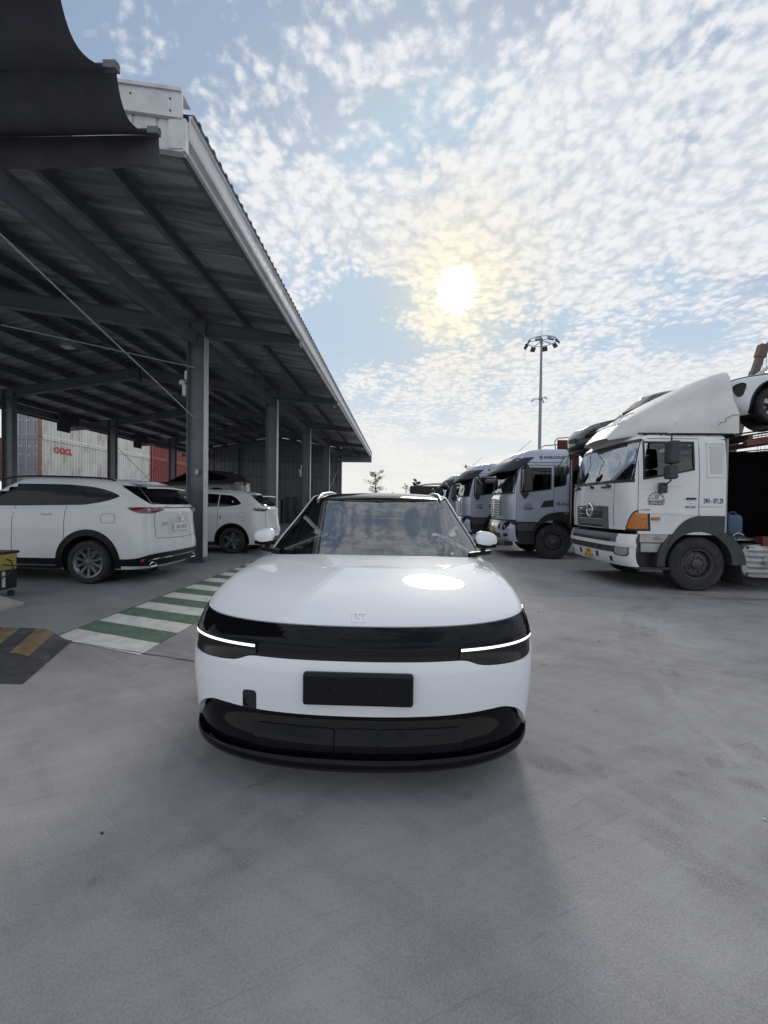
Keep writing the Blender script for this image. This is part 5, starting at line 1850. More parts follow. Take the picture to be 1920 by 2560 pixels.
# ------------------------------------------------------------------ trucks
TWHITE = mat('truck_white', (0.76, 0.77, 0.785), 0.35, coat=0.5, coat_rough=0.08, var=0.03, vscale=1.5, dirt=(0.45, 0.43, 0.41), dirt_amt=0.22, dirt_scale=1.7)
FAIRING = mat('fairing_white', (0.70, 0.685, 0.68), 0.5, var=0.03, vscale=2.0, dirt=(0.46, 0.43, 0.41), dirt_amt=0.35, dirt_scale=1.3)
TSILVER = mat('truck_silver', (0.40, 0.44, 0.53), 0.30, metal=0.35, coat=0.8, coat_rough=0.04, var=0.02, vscale=1.5)
TGREY = mat('truck_grey', (0.30, 0.32, 0.37), 0.33, metal=0.3, coat=0.6, coat_rough=0.06)
VISOR = mat('visor_grey', (0.045, 0.045, 0.055), 0.4, spec=0.2)
GREYP = mat('grey_plastic', (0.045, 0.047, 0.055), 0.55, var=0.15, vscale=5, dirt=(0.12, 0.115, 0.11), dirt_amt=0.3)
GRILLE = mat('grille_grey', (0.16, 0.165, 0.18), 0.35, metal=0.4)
AMBER = mat('amber_lens', (0.50, 0.15, 0.015), 0.15, coat=1.0, var=0.2, vscale=25)
ALU = mat('aluminium', (0.42, 0.42, 0.43), 0.4, metal=0.7, var=0.15, vscale=5, dirt=(0.20, 0.19, 0.18), dirt_amt=0.5)
CABGLASS = glass('cab_glass', (0.30, 0.36, 0.36), 4.2)
SIDEGLASS = glass('cab_side_glass', (0.10, 0.11, 0.12), 1.8)
PLATE_Y = mat('plate_yellow', (0.62, 0.46, 0.10), 0.45, var=0.08)
NAVY = mat('navy_lettering', (0.025, 0.035, 0.11), 0.5)
REDLET = mat('red_lettering', (0.32, 0.05, 0.06), 0.5)
RUSTRED = mat('carrier_red', (0.13, 0.022, 0.02), 0.55, var=0.2, vscale=3, dirt=(0.10, 0.06, 0.05), dirt_amt=0.6)
BOXBLACK = mat('box_black', (0.004, 0.004, 0.005), 0.95, spec=0.0)


def truck_wheel(parent, x, y, r=0.5, w=0.30, sg=1):
    o = bpy.data.objects.new('wheel', None)
    COL.objects.link(o)
    o.parent = parent
    o.location = (x, y, r)
    h = w / 2
    rr = r * 0.565
    prof = [(rr, -h * 0.8), (r * 0.80, -h), (r * 0.94, -h * 0.92), (r, -h * 0.75), (r, -h * 0.36), (r - 0.014, -h * 0.34), (r - 0.014, -h * 0.26), (r, -h * 0.24), (r, h * 0.24), (r - 0.014, h * 0.26), (r - 0.014, h * 0.34), (r, h * 0.36),
            (r, h * 0.75), (r * 0.94, h * 0.92), (r * 0.90, h * 0.90), (r * 0.80, h), (r * 0.66, h * 0.94), (rr + 0.01, h * 0.86), (rr, h * 0.8)]
    MB().lathe(prof, 48, 'y').build('tyre', RUBBER, o, smooth=28)
    dirt = mat('wheel_steel', (0.075, 0.073, 0.073), 0.6, metal=0.3, var=0.25, vscale=9, dirt=(0.13, 0.115, 0.10), dirt_amt=0.6, dirt_scale=8)
    mb = MB().lathe([(rr + 0.004, sg * h * 0.80), (rr + 0.002, sg * h * 0.90), (rr - 0.02, sg * h * 0.88), (rr - 0.03, sg * h * 0.60), (rr * 0.86, sg * h * 0.30), (rr * 0.80, sg * h * 0.55), (rr * 0.62, sg * h * 0.72), (rr * 0.36, sg * h * 0.70), (rr * 0.34, sg * h * 0.92), (rr * 0.24, sg * h * 1.0), (0.0, sg * h * 1.0)], 40, 'y')
    rim = mb.build('rim', dirt, o, smooth=32)
    mb = MB()
    for k in range(10):
        a = 2 * PI * k / 10
        c = (rr * 0.49 * math.cos(a), sg * h * 0.72, rr * 0.49 * math.sin(a))
        mb.lathe([(0.017, 0.0), (0.017, sg * 0.03), (0.0, sg * 0.034)], 6, 'y', c)
    mb.build('wheel_nuts', dirt, rim)['kind'] = 'stuff'
    mb = MB()
    for k in range(10):
        a = 2 * PI * (k + 0.5) / 10
        rc = rr * 0.78
        c = Vector((rc * math.cos(a), sg * h * 0.615, rc * math.sin(a)))
        t = Vector((-math.sin(a), 0, math.cos(a)))
        d = Vector((math.cos(a), 0, math.sin(a)))
        slope = Vector((0, -sg * 0.035, 0))
        pts = []
        for q in range(10):
            b = 2 * PI * q / 10
            pts.append(c + t * 0.030 * math.cos(b) + (d * 0.026 + slope * 0.30) * math.sin(b) + Vector((0, sg * 0.012, 0)))
        mb.add(pts, [tuple(range(10))])
    mb.build('hand_holes', BLACK, rim)['kind'] = 'stuff'
    MB().lathe([(0.0, -sg * h * 0.5), (rr, -sg * h * 0.5)], 20, 'y').build('hub_back', BLACK, o)
    return o


def crest(parent, sh, x, z, s, m, sg=1, phone='0966.836.952'):
    """door decal: a rayed half disc over two lines of lettering"""
    def pt(dx, dz, o=0.0035):
        p = sh.side(x - dx, z + dz, sg)
        return p + Vector((0, sg * o, 0))
    d = bpy.data.objects.new('door_decal', None)
    COL.objects.link(d)
    d.parent = parent
    mb = MB()
    n = 24
    for (r0, r1, brk) in ((0.98, 0.86, True), (0.78, 0.74, False)):
        for k in range(n):
            if brk and k % 3 == 2:
                continue
            a0, a1 = PI * k / n, PI * (k + 0.92) / n
            q = [pt(s * r_ * math.cos(a), s * r_ * math.sin(a)) for r_, a in ((r1, a0), (r0, a0), (r0, a1), (r1, a1))]
            mb.add(q, [(0, 1, 2, 3)])
    mb.add([pt(-s * 0.8, -0.01 * s), pt(s * 0.8, -0.01 * s), pt(s * 0.8, 0.03 * s), pt(-s * 0.8, 0.03 * s)], [(0, 1, 2, 3)])
    for k in range(4):
        zz = 0.15 + 0.13 * k
        mb.add([pt(-s * 0.20, s * zz), pt(s * 0.32, s * zz), pt(s * 0.32, s * (zz + 0.07)), pt(-s * 0.20, s * (zz + 0.07))], [(0, 1, 2, 3)])
    mb.add([pt(-s * 0.55, s * 0.18), pt(-s * 0.30, s * 0.18), pt(-s * 0.30, s * 0.30), pt(-s * 0.55, s * 0.30)], [(0, 1, 2, 3)])
    mb.build('half_disc', m, d)
    p = pt(0, -s * 0.20)
    text('company_lettering', 'TÍN NGHĨA', s * 0.36, m, d, (p.x, p.y, p.z), 'left', bold=0.002, sx=1.08)
    p = pt(0, -s * 0.47)
    text('phone_lettering', 'ĐT: ' + phone, s * 0.26, m, d, (p.x, p.y, p.z), 'left', bold=0.0015, sx=0.92)
    return d


def text_side(parent, sh, body, x, z, size, m, sx=1.0, bold=0.0, shear=0.0, name='lettering', off=0.0035):
    p = sh.side(x, z, 1)
    return text(name, body, size, m, parent, (p.x, p.y + off, p.z), 'left', sx=sx, bold=bold, shear=shear)


# ------------------------------------------------------------------ the white tractor
hi = thing('white_truck', 'white tractor truck with tall roof deflector, nearest on the right', 'truck')
HC = Shell(smooth_tab([(0, -0.02), (0.25, 0.0), (0.5, -0.015), (0.54, -0.03), (0.75, -0.13), (0.95, -0.26), (1, -0.34)]), K(-1.90),
           smooth_tab([(0, 1.245), (0.5, 1.245), (0.9, 1.20), (0.97, 1.165), (1, 1.10)]), smooth_tab([(0, 0.30), (0.5, 0.28), (0.75, 0.20), (1, 0.14)]), K(0.05), K(1.04), K(2.88), nf=3.0, nr=3)
# cab as separate skins so the glass can be looked through
HC.patch('nose_panel', TWHITE, hi, 'uv', [(u, 0.035, 0.515) for u in (-1.0, -0.8, -0.55, -0.3, 0, 0.3, 0.55, 0.80, 1.0)], rows=8, sub=4, off=0.0, thick=0.03)
for sg in (1, -1):
    HC.patch('a_pillar', TWHITE, hi, 'uv', [(sg * 0.86, 0.515, 0.93), (sg * 1.0, 0.515, 0.93), (sg * 1.045, 0.515, 0.93)], rows=8, sub=4, off=0.0, thick=0.03)
    wx0, wx1 = -0.37, -1.28
    side_low = [(-0.28, 1.04, 2.05), (-0.40, 1.04, 2.07), (-0.9, 1.04, 2.16), (-1.28, 1.04, 2.24), (-1.36, 1.04, 2.26)]
    HC.patch('door', TWHITE, hi, 'side', side_low, rows=8, sub=4, off=0.0, thick=0.03, sg=sg)
    HC.patch('door_frame', TWHITE, hi, 'side', [(-0.28, 2.72, 2.80), (-0.8, 2.73, 2.80), (-1.36, 2.73, 2.80)], rows=2, sub=4, off=0.0, thick=0.03, sg=sg)
    HC.patch('door_frame', TWHITE, hi, 'side', [(-1.265, 2.24, 2.80), (-1.36, 2.24, 2.80)], rows=5, sub=2, off=0.0, thick=0.03, sg=sg)
    HC.patch('rear_corner_panel', TWHITE, hi, 'side', [(-1.368, 1.04, 2.80), (-1.6, 1.04, 2.80), (-1.78, 1.04, 2.79), (-1.90, 1.04, 2.74)], rows=8, sub=4, off=0.0, thick=0.03, sg=sg)
    HC.patch('side_window', SIDEGLASS, hi, 'side', [(-0.385, 2.10, 2.66), (-0.42, 2.075, 2.72), (-0.8, 2.14, 2.735), (-1.2, 2.225, 2.735), (-1.265, 2.26, 2.70)], rows=5, sub=3, off=-0.012, thick=0.008, sg=sg, curve=False)
    for st in ([(-0.36, 2.03, 2.74), (-0.395, 2.05, 2.745)], [(-1.255, 2.22, 2.745), (-1.285, 2.22, 2.745)]):
        HC.patch('window_seal', BLACK, hi, 'side', st, rows=6, sub=1, off=0.004, thick=0.02, sg=sg)
    HC.patch('window_seal', BLACK, hi, 'side', [(-0.38, 2.035, 2.078), (-0.85, 2.125, 2.162), (-1.28, 2.215, 2.25)], rows=1, sub=6, off=0.004, thick=0.02, sg=sg)
    HC.patch('window_seal', BLACK, hi, 'side', [(-0.38, 2.715, 2.745), (-1.28, 2.715, 2.745)], rows=1, sub=6, off=0.004, thick=0.02, sg=sg)
    HC.patch('shut_line', SEAM, hi, 'side', [(-0.276, 1.04, 2.78), (-0.284, 1.04, 2.80)], rows=8, sub=1, off=0.003, thick=0.01, sg=sg)
    HC.patch('shut_line', SEAM, hi, 'side', [(-1.360, 1.30, 2.80), (-1.368, 1.30, 2.80)], rows=8, sub=1, off=0.003, thick=0.01, sg=sg)
    HC.patch('shut_line', SEAM, hi, 'side', [(-0.28, 2.795, 2.803), (-1.365, 2.795, 2.803)], rows=1, sub=6, off=0.003, thick=0.01, sg=sg)
    HC.patch('shut_line', SEAM, hi, 'side', [(-1.37, 1.545, 1.551), (-1.90, 1.555, 1.561)], rows=1, sub=4, off=0.003, thick=0.01, sg=sg)
    HC.patch('step_crease', TWHITE, hi, 'side', [(-0.29, 1.42, 1.475), (-0.8, 1.41, 1.47), (-1.35, 1.39, 1.45)], rows=2, sub=6, off=0.014, thick=0.02, sg=sg)
    HC.patch('step_crease', TWHITE, hi, 'side', [(-1.375, 1.39, 1.44), (-1.89, 1.39, 1.44)], rows=2, sub=4, off=0.014, thick=0.02, sg=sg)
    # pressed panel behind the door: frame of four strips
    for st in ([(-1.50, 2.10, 2.72), (-1.525, 2.10, 2.72)], [(-1.80, 2.10, 2.72), (-1.825, 2.10, 2.72)], [(-1.50, 2.09, 2.115), (-1.825, 2.09, 2.115)], [(-1.50, 2.705, 2.73), (-1.825, 2.705, 2.73)]):
        HC.patch('pressed_frame', TWHITE, hi, 'side', st, rows=3, sub=2, off=0.012, thick=0.02, sg=sg)
    HC.patch('pressed_panel', mat('truck_white_panel', (0.60, 0.605, 0.61), 0.4), hi, 'side', [(-1.56, 2.16, 2.66), (-1.77, 2.16, 2.66)], rows=3, sub=2, off=0.006, thick=0.012, sg=sg)
    # swage on the door
    HC.patch('swage', TWHITE, hi, 'side', [(-0.30, 1.87, 1.885), (-0.7, 1.905, 1.92), (-1.0, 1.93, 1.945), (-1.06, 1.92, 1.935)], rows=1, sub=6, off=0.010, thick=0.014, sg=sg)
    # corner lamp, amber quarter disc
    al = HC.patch('corner_lamp', AMBER, hi, 'uv', [(sg * a, b, c) for a, b, c in ((0.70, 0.052, 0.058), (0.76, 0.05, 0.12), (0.82, 0.05, 0.165), (0.90, 0.05, 0.205), (1.0, 0.05, 0.228), (1.0 + 0.10, 0.05, 0.236))], rows=6, sub=4, off=0.008, thick=0.02)
    HC.patch('lamp_surround', BLACK, hi, 'uv', [(sg * a, b, c) for a, b, c in ((0.67, 0.03, 0.06), (0.74, 0.03, 0.13), (0.80, 0.03, 0.175), (0.88, 0.03, 0.215), (1.0, 0.03, 0.24), (1.13, 0.03, 0.246))], rows=4, sub=4, off=0.003, thick=0.02)
    # mirrors
    my = sg * 1.52
    mr = bpy.data.objects.new('door_mirror', None)
    COL.objects.link(mr)
    mr.parent = hi
    MB().box(-0.78, -0.60, my - 0.09, my + 0.12, 2.30, 2.70).build('main_mirror', GREYP, mr, bevel=0.035)
    MB().box(-0.76, -0.60, my - 0.10, my + 0.10, 2.03, 2.27).build('wide_mirror', GREYP, mr, bevel=0.035)
    MB().tube([(-0.68, sg * 1.2, 2.86), (-0.68, sg * 1.35, 2.87), (-0.68, my, 2.80), (-0.68, my, 2.0), (-0.68, sg * 1.38, 1.94)], 0.014, 8).build('mirror_arm', BLACK, mr, smooth=40)
    MB().box(-0.74, -0.62, sg * 1.25 if sg > 0 else -1.36, sg * 1.36 if sg > 0 else -1.25, 1.79, 1.98).build('mirror_mount', GREYP, mr, bevel=0.02)
# screen, header, roof, rear wall
HC.patch('windscreen', CABGLASS, hi, 'uv', [(u, 0.545, 0.945) for u in (-0.86, -0.6, -0.3, 0, 0.3, 0.6, 0.86)], rows=8, sub=4, off=-0.006, thick=0.006)
for st in ([(u, 0.515, 0.548) for u in (-0.9, -0.5, 0, 0.5, 0.9)], [(u, 0.925, 0.955) for u in (-0.9, -0.5, 0, 0.5, 0.9)]):
    HC.patch('screen_seal', BLACK, hi, 'uv', st, rows=1, sub=6, off=0.004, thick=0.02)
for sg in (1, -1):
    HC.patch('screen_seal', BLACK, hi, 'uv', [(sg * 0.845, 0.52, 0.95), (sg * 0.88, 0.52, 0.95)], rows=8, sub=1, off=0.004, thick=0.02)
HC.patch('header', TWHITE, hi, 'uv', [(u, 0.945, 1.0) for u in (-1.2, -1.0, -0.8, -0.4, 0, 0.4, 0.8, 1.0, 1.2)], rows=4, sub=4, off=0.0, thick=0.03)
for sg in (1, -1):
    HC.patch('roof_side', TWHITE, hi, 'uv', [(sg * 1.0, 0.955, 1.0), (sg * 1.5, 0.955, 1.0), (sg * 2.0, 0.955, 1.0), (sg * 2.6, 0.955, 1.0)], rows=4, sub=4, off=0.0, thick=0.03)
rows = []
for k in range(31):
    p = HC.P(3.0 * k / 30, 1.0)
    rows.append([(p.x, p.y * c, p.z + 0.03 * (1 - c * c)) for c in [1 - 2 * j / 10 for j in range(11)]])
MB().grid(rows).build('roof', TWHITE, hi, smooth=50)
MB().box(-1.90, -1.87, -1.2, 1.2, 1.0, 2.80).build('rear_wall', mat('cab_back', (0.30, 0.30, 0.31), 0.6, var=0.1), hi)
MB().box(-1.85, -0.3, -1.15, 1.15, 1.04, 1.10).build('cab_floor', INTER, hi)
MB().box(-0.55, -0.22, -1.08, 1.08, 1.85, 1.97).build('dashboard', INTER, hi, bevel=0.04)
MB().box(-1.86, -1.83, -1.1, 1.1, 1.1, 2.75).build('bunk_curtain', mat('cab_trim', (0.06, 0.06, 0.065), 0.9), hi)
for sy in (0.62, -0.62):
    s_ = bpy.data.objects.new('seat', None)
    COL.objects.link(s_)
    s_.parent = hi
    s_.location = (-1.25, sy, 1.10)
    MB().ball((0.15, 0, 0.45), 0.26, 12, 8, (1, 1, 0.35), 4).build('cushion', SEAT, s_, smooth=50)
    MB().ball((-0.12, 0, 0.85), 0.27, 12, 8, (0.35, 0.95, 1.5), 3.5).build('backrest', SEAT, s_, smooth=50)
    MB().ball((-0.14, 0, 1.33), 0.14, 12, 8, (0.5, 1, 0.8), 3).build('headrest', SEAT, s_, smooth=50)
mb = MB()
mb.m = Matrix.Translation((-0.72, 0.62, 1.98)) @ Matrix.Rotation(R(-35), 4, 'Y')
mb.tube([(0.22 * math.cos(2 * PI * k / 24), 0.22 * math.sin(2 * PI * k / 24), 0) for k in range(25)], 0.016, 8, caps=False)
mb.box(-0.2, 0.2, -0.03, 0.03, -0.02, 0.02)
mb.build('steering_wheel', SATIN, hi, smooth=40)
# papers, stickers and the front convex mirror
MB().lathe([(0.0, 0.012), (0.11, 0.008), (0.125, -0.01), (0.10, -0.04), (0.0, -0.05)], 24, 'x', (0.30, -0.62, 2.36)).build('front_mirror', BLACK, hi, smooth=50)
MB().tube([(-0.16, -0.55, 2.83), (0.18, -0.70, 2.80), (0.24, -0.74, 2.55), (0.28, -0.66, 2.40)], 0.009, 6).build('front_mirror_arm', BLACK, hi, smooth=40)
MB().lathe([(0.0, 0.012), (0.13, 0.008), (0.145, -0.01), (0.12, -0.05), (0.0, -0.06)], 24, 'x', (0.22, -1.38, 2.42)).build('kerb_mirror', BLACK, hi, smooth=50)
MB().tube([(-0.16, -1.0, 2.84), (0.12, -1.25, 2.72), (0.18, -1.36, 2.5)], 0.009, 6).build('kerb_mirror_arm', BLACK, hi, smooth=40)
for k, yy in enumerate((0.72, 0.05, -0.62)):
    p0 = HC.front(yy, 1.965)
    p1 = HC.front(yy - 0.50, 2.06)
    mb = MB().tube([p0 + Vector((0.02, 0, -0.02)), p0 + Vector((0.035, -0.1, 0.02)), p1 + Vector((0.03, 0, 0))], [0.016, 0.010, 0.006], 6)
    mb.cbox((p0.x + 0.02, p0.y, p0.z - 0.03), (0.06, 0.07, 0.05))
    mb.build('wiper', BLACK, hi)
for yy in (0.55, -0.85):
    p0 = HC.front(yy, 1.93)
    MB().cbox((p0.x + 0.005, yy, 1.925), (0.05, 0.26, 0.035)).build('vent_slot', BLACK, hi, bevel=0.012)
# nose: seam lines, grille with slats and ring emblem
for yy in (0.86, -0.86):
    HC.patch('nose_seam', SEAM, hi, 'front', [(yy - 0.004, 1.16, 1.98), (yy + 0.004, 1.16, 1.98)], rows=8, sub=1, off=0.003, thick=0.01)
gr = HC.patch('grille', GRILLE, hi, 'front', [(-0.70, 1.10, 1.54), (-0.35, 1.10, 1.555), (0, 1.10, 1.56), (0.35, 1.10, 1.555), (0.70, 1.10, 1.54)], rows=3, sub=5, off=0.008, thick=0.02)
for (z0, z1, m_) in ((1.125, 1.17, BLACK), (1.30, 1.37, BLACK), (1.395, 1.445, BLACK)):
    HC.patch('grille_opening', m_, gr, 'front', [(-0.50, z0, z1), (0, z0, z1), (0.50, z0, z1)], rows=1, sub=6, off=0.011, thick=0.01)
for z0 in (1.107, 1.283, 1.378, 1.50):
    HC.patch('grille_bar', CHROME, gr, 'front', [(-0.52, z0, z0 + 0.012), (0, z0, z0 + 0.012), (0.52, z0, z0 + 0.012)], rows=1, sub=6, off=0.016, thick=0.012)
ex = HC.front(0, 1.46).x + 0.03
mb = MB()
n = 28
mb.tube([(ex, 0.13 * math.cos(2 * PI * k / n), 1.46 + 0.125 * math.sin(2 * PI * k / n)) for k in range(n + 1)], 0.020, 8, caps=False)
mb.ball((ex, 0, 1.47), 0.1, 12, 8, (0.2, 1.0, 0.25), 2.4)
mb.build('ring_emblem', CHROME, gr, smooth=50)
MB().lathe([(0.0, ex - 0.005), (0.15, ex - 0.008), (0.165, ex - 0.03)], 28, 'x', (0, 0, 1.45)).build('emblem_back', GRILLE, gr, smooth=40)
# bumper
HB = Shell(smooth_tab([(0, -0.03), (0.15, 0.02), (0.55, 0.05), (0.8, 0.045), (1, 0.0)]), K(-0.28), K(1.245), K(0.30), K(0.02), K(0.43), K(1.03), nf=3.0, nr=6)
HB.patch('bumper', TWHITE, hi, 'uv', [(u, 0.0, 0.62) for u in (-2.0, -1.5, -1.0, -0.7, -0.4, 0, 0.4, 0.7, 1.0, 1.5, 2.0)], rows=8, sub=4, off=0.0, thick=0.05)
HB.patch('bumper_bar', TWHITE, hi, 'uv', [(u, 0.60, 0.72) for u in (-2.0, -1.0, -0.7, -0.4, 0, 0.4, 0.7, 1.0, 2.0)], rows=3, sub=4, off=0.02, thick=0.05)
HB.patch('bumper_upper', GRILLE, hi, 'uv', [(u, 0.70, 1.0) for u in (-0.62, -0.3, 0, 0.3, 0.50)], rows=3, sub=5, off=-0.02, thick=0.03)
HB.patch('bumper_opening', BLACK, hi, 'uv', [(u, 0.71, 0.82) for u in (-0.45, 0, 0.36)], rows=2, sub=5, off=-0.016, thick=0.02)
for a, b in ((0.51, 2.0), (-0.63, -2.0)):
    HB.patch('bumper_corner', TWHITE, hi, 'uv', [(a + (b - a) * f, 0.70, 1.0) for f in (0, 0.2, 0.4, 0.7, 1.0)], rows=4, sub=4, off=-0.004, thick=0.03)
HB.patch('bumper_grille', GREYP, hi, 'uv', [(u, 0.40, 0.60) for u in (-0.62, -0.3, 0, 0.3, 0.56)], rows=2, sub=5, off=0.004, thick=0.02)
for k in range(4):
    u0 = -0.30 + 0.14 * k
    HB.patch('bumper_slot', BLACK, hi, 'uv', [(u0, 0.42, 0.58), (u0 + 0.07, 0.42, 0.58)], rows=2, sub=2, off=0.007, thick=0.01)
for sg in (1, -1):
    hl = HB.patch('headlight', CLEAR_LENS, hi, 'uv', [(sg * a, b, c) for a, b, c in ((0.50, 0.40, 0.55), (0.53, 0.36, 0.60), (0.62, 0.34, 0.615), (0.74, 0.35, 0.62), (0.80, 0.38, 0.60), (0.83, 0.42, 0.56))], rows=5, sub=4, off=0.010, thick=0.03)
    HB.patch('lamp_surround', BLACK, hi, 'uv', [(sg * a, b, c) for a, b, c in ((0.47, 0.36, 0.60), (0.52, 0.32, 0.635), (0.65, 0.31, 0.64), (0.80, 0.33, 0.635), (0.86, 0.40, 0.60))], rows=4, sub=4, off=0.004, thick=0.03)
    HB.patch('tow_hole', BLACK, hi, 'uv', [(sg * 0.36, 0.10, 0.26), (sg * 0.42, 0.10, 0.26)], rows=2, sub=2, off=0.003, thick=0.01)
for u0 in (-0.13, 0.085):
    HB.patch('plate_slot', BLACK, hi, 'uv', [(u0, 0.16, 0.34), (u0 + 0.045, 0.16, 0.34)], rows=2, sub=2, off=0.003, thick=0.01)
px_ = HB.front(0, 0.56).x
pl = MB().box(px_ + 0.006, px_ + 0.014, -0.165, 0.165, 0.455, 0.645).build('number_plate', PLATE_Y, hi, bevel=0.004)
text('characters', '29H', 0.10, INK, pl, (px_ + 0.0145, 0.02, 0.60), 'front', bold=0.002)
text('characters', '071.29', 0.10, INK, pl, (px_ + 0.0145, 0.0, 0.505), 'front', bold=0.002)
# side: arch, step, flap
WXC, WR = -1.375, 0.497
for sg in (1, -1):
    mb = MB()
    yA, yB = (1.262, 0.85) if sg > 0 else (-1.262, -0.85)
    pts0 = []
    rows = [[], [], [], []]
    for k in range(27):
        a = R(-4 + 184 * k / 26)
        flare = 0.0 + (0.10 * max(0, -math.cos(a)) ** 3)
        for i, (r_, yy) in enumerate(((0.615, yB), (0.60, yA), (0.74 + flare, yA), (0.76 + flare, yB))):
            rows[i].append((WXC + r_ * math.cos(a), yy, WR + r_ * math.sin(a) * (1.0 if i < 2 else 0.97)))
    mb.grid(rows)
    mb.build('mudguard', GREYP, hi, smooth=40)
    ap = []
    for (x_, hi_) in ((-0.785, 0.70), (-0.84, 0.90), (-0.92, 1.06), (-1.02, 1.20), (-1.14, 1.305), (-1.26, 1.36), (-1.38, 1.385), (-1.6, 1.388), (-1.89, 1.388)):
        ap.append((x_, WR + math.sqrt(max(0.002, 0.605 ** 2 - (x_ - WXC) ** 2)), hi_))
    HC.patch('arch_panel', GREYP, hi, 'side', ap, rows=4, sub=4, off=0.024, thick=0.04, sg=sg)
    y0, y1 = (0.95, 1.235) if sg > 0 else (-1.235, -0.95)
    MB().box(-0.86, -0.33, y0, y1, 0.88, 1.04).build('step_panel', ALU, hi, bevel=0.01)
    MB().box(-0.80, -0.36, y0 - 0.02 * sg, y1 - 0.02 * sg, 0.70, 0.87).build('step_panel', ALU, hi, bevel=0.01)
    MB().box(-0.34, -0.20, y0, y1 - 0.01 * sg, 0.68, 1.02).build('step_post', GREYP, hi, bevel=0.02)
    MB().box(-0.90, -0.28, y0, y1 - 0.02 * sg, 0.38, 0.43).build('lower_step', DARKMETAL, hi, bevel=0.01)
    MB().box(-0.88, -0.30, y0, y1 - 0.16 * sg, 0.43, 0.69).build('step_well', BLACK, hi)
    mb = MB().add([(-2.02, yB, 0.50), (-2.06, yA, 0.50), (-2.16, yA, 0.14), (-2.10, yB, 0.12)], [(0, 1, 2, 3)])
    mb.add([(-2.035, yB, 0.50), (-2.075, yA, 0.50), (-2.175, yA, 0.14), (-2.115, yB, 0.12)], [(3, 2, 1, 0)])
    mb.build('mud_flap', RUBBER, hi)
    mb = MB().box(-2.20, -1.93, yB, yA, 0.98, 1.02) if sg > 0 else MB().box(-2.20, -1.93, yA, yB, 0.98, 1.02)
    mb.build('guard_plate', GREYP, hi)
    rows = [[(-1.93, y_, 0.98), (-2.02, y_, 0.80), (-2.06, y_, 0.50)] for y_ in (yB, yA)]
    MB().grid(rows).build('guard_leg', GREYP, hi)
    truck_wheel(hi, WXC, sg * 1.09, WR, 0.30, sg)
    truck_wheel(hi, -4.75, sg * 1.05, WR, 0.34, sg)
    MB().box(-7.0, -0.15, sg * 0.42 - 0.04, sg * 0.42 + 0.04, 0.68, 0.95).build('chassis_rail', DARKMETAL, hi)
MB().tube([(WXC, -1.0, WR), (WXC, 1.0, WR)], 0.07, 10).build('axle', DARKMETAL, hi)
MB().tube([(-4.75, -1.0, WR), (-4.75, 1.0, WR)], 0.09, 10).build('axle', DARKMETAL, hi)
MB().box(-1.3, -0.2, -0.35, 0.35, 0.55, 1.04).build('engine', BLACK, hi)
# door furniture and lettering
hb = HC.side(-1.215, 1.70, 1)
MB().box(-1.30, -1.13, hb.y + 0.004, hb.y + 0.04, 1.68, 1.715).build('door_handle', BLACK, hi, bevel=0.012)
MB().lathe([(0.0, hb.y + 0.012), (0.018, hb.y + 0.010), (0.02, hb.y)], 14, 'y', (-1.245, 0, 1.625)).build('door_lock', CHROME, hi)
hb = HC.side(-0.60, 1.33, 1)
MB().box(-0.67, -0.52, hb.y + 0.002, hb.y + 0.03, 1.295, 1.355).build('side_marker', AMBER, hi, bevel=0.008)
crest(hi, HC, -0.60, 1.66, 0.155, NAVY)
text_side(hi, HC, '29H - 071.29', -1.62, 1.655, 0.125, NAVY, sx=0.52, bold=0.003, name='registration', off=0.003)
eb = HC.side(-1.21, 1.545, 1)
MB().box(-1.30, -1.13, eb.y + 0.002, eb.y + 0.005, 1.525, 1.565).build('badge_back', mat('badge_blue', (0.03, 0.06, 0.09), 0.4), hi)
text_side(hi, HC, 'EURO 3', -1.215, 1.545, 0.042, PLATE_W, sx=0.95, bold=0.001, shear=0.2, name='badge_lettering', off=0.006)
text('step_lettering', 'Hino', 0.085, REDLET, hi, (-0.64, 1.236, 0.955), 'left', shear=0.35)
# roof deflector
rows = []
NS = 26
topz = smooth_tab([(-0.05, 2.90), (-0.15, 3.02), (-0.30, 3.18), (-0.55, 3.36), (-0.9, 3.56), (-1.3, 3.80), (-1.7, 4.01), (-2.0, 4.12), (-2.1, 4.145)])
for k in range(NS + 1):
    x = -0.06 - 2.04 * k / NS
    zt_ = topz(x)
    zb_ = 2.905 - 0.05 * max(0.0, 1 + x / 0.5)
    f = k / NS
    wb_ = 0.55 + 0.62 * min(1, f * 2.3) ** 0.7
    wt_ = 0.50 + 0.42 * min(1, f * 1.8)
    if f < 0.05:
        wb_ *= 0.98
    hgt = zt_ - zb_
    cr = min(0.16, hgt * 0.4)
    zmid = zb_ + hgt * 0.30
    hol = 0.045 * max(0.0, math.sin(PI * max(0.0, min(1.0, (-0.75 - x) / 1.12)))) ** 0.6
    sec = [(wb_, zb_), (wb_, zb_ + hgt * 0.12), (wb_ - 0.005, zmid), (wb_ - (wb_ - wt_) * 0.55 - hol, zb_ + hgt * 0.52), (wb_ - (wb_ - wt_) * 0.8 - hol, zb_ + hgt * 0.72), (wt_ + 0.01, zt_ - cr), (wt_ - cr * 0.3, zt_ - cr * 0.3), (wt_ - cr, zt_), (wt_ * 0.4, zt_ + 0.015), (0, zt_ + 0.02)]
    full = sec + [(-a, b) for a, b in sec[::-1][1:]]
    rows.append([(x, a, b) for a, b in full])
cap = [(rows[-1][k][0] + 0.05, rows[-1][k][1] * 0.96, rows[-1][k][2] * 0.985 + 0.03) for k in range(len(rows[-1]))]
rows.append(cap)
df = MB().grid(rows).build('roof_deflector', FAIRING, hi, smooth=48)
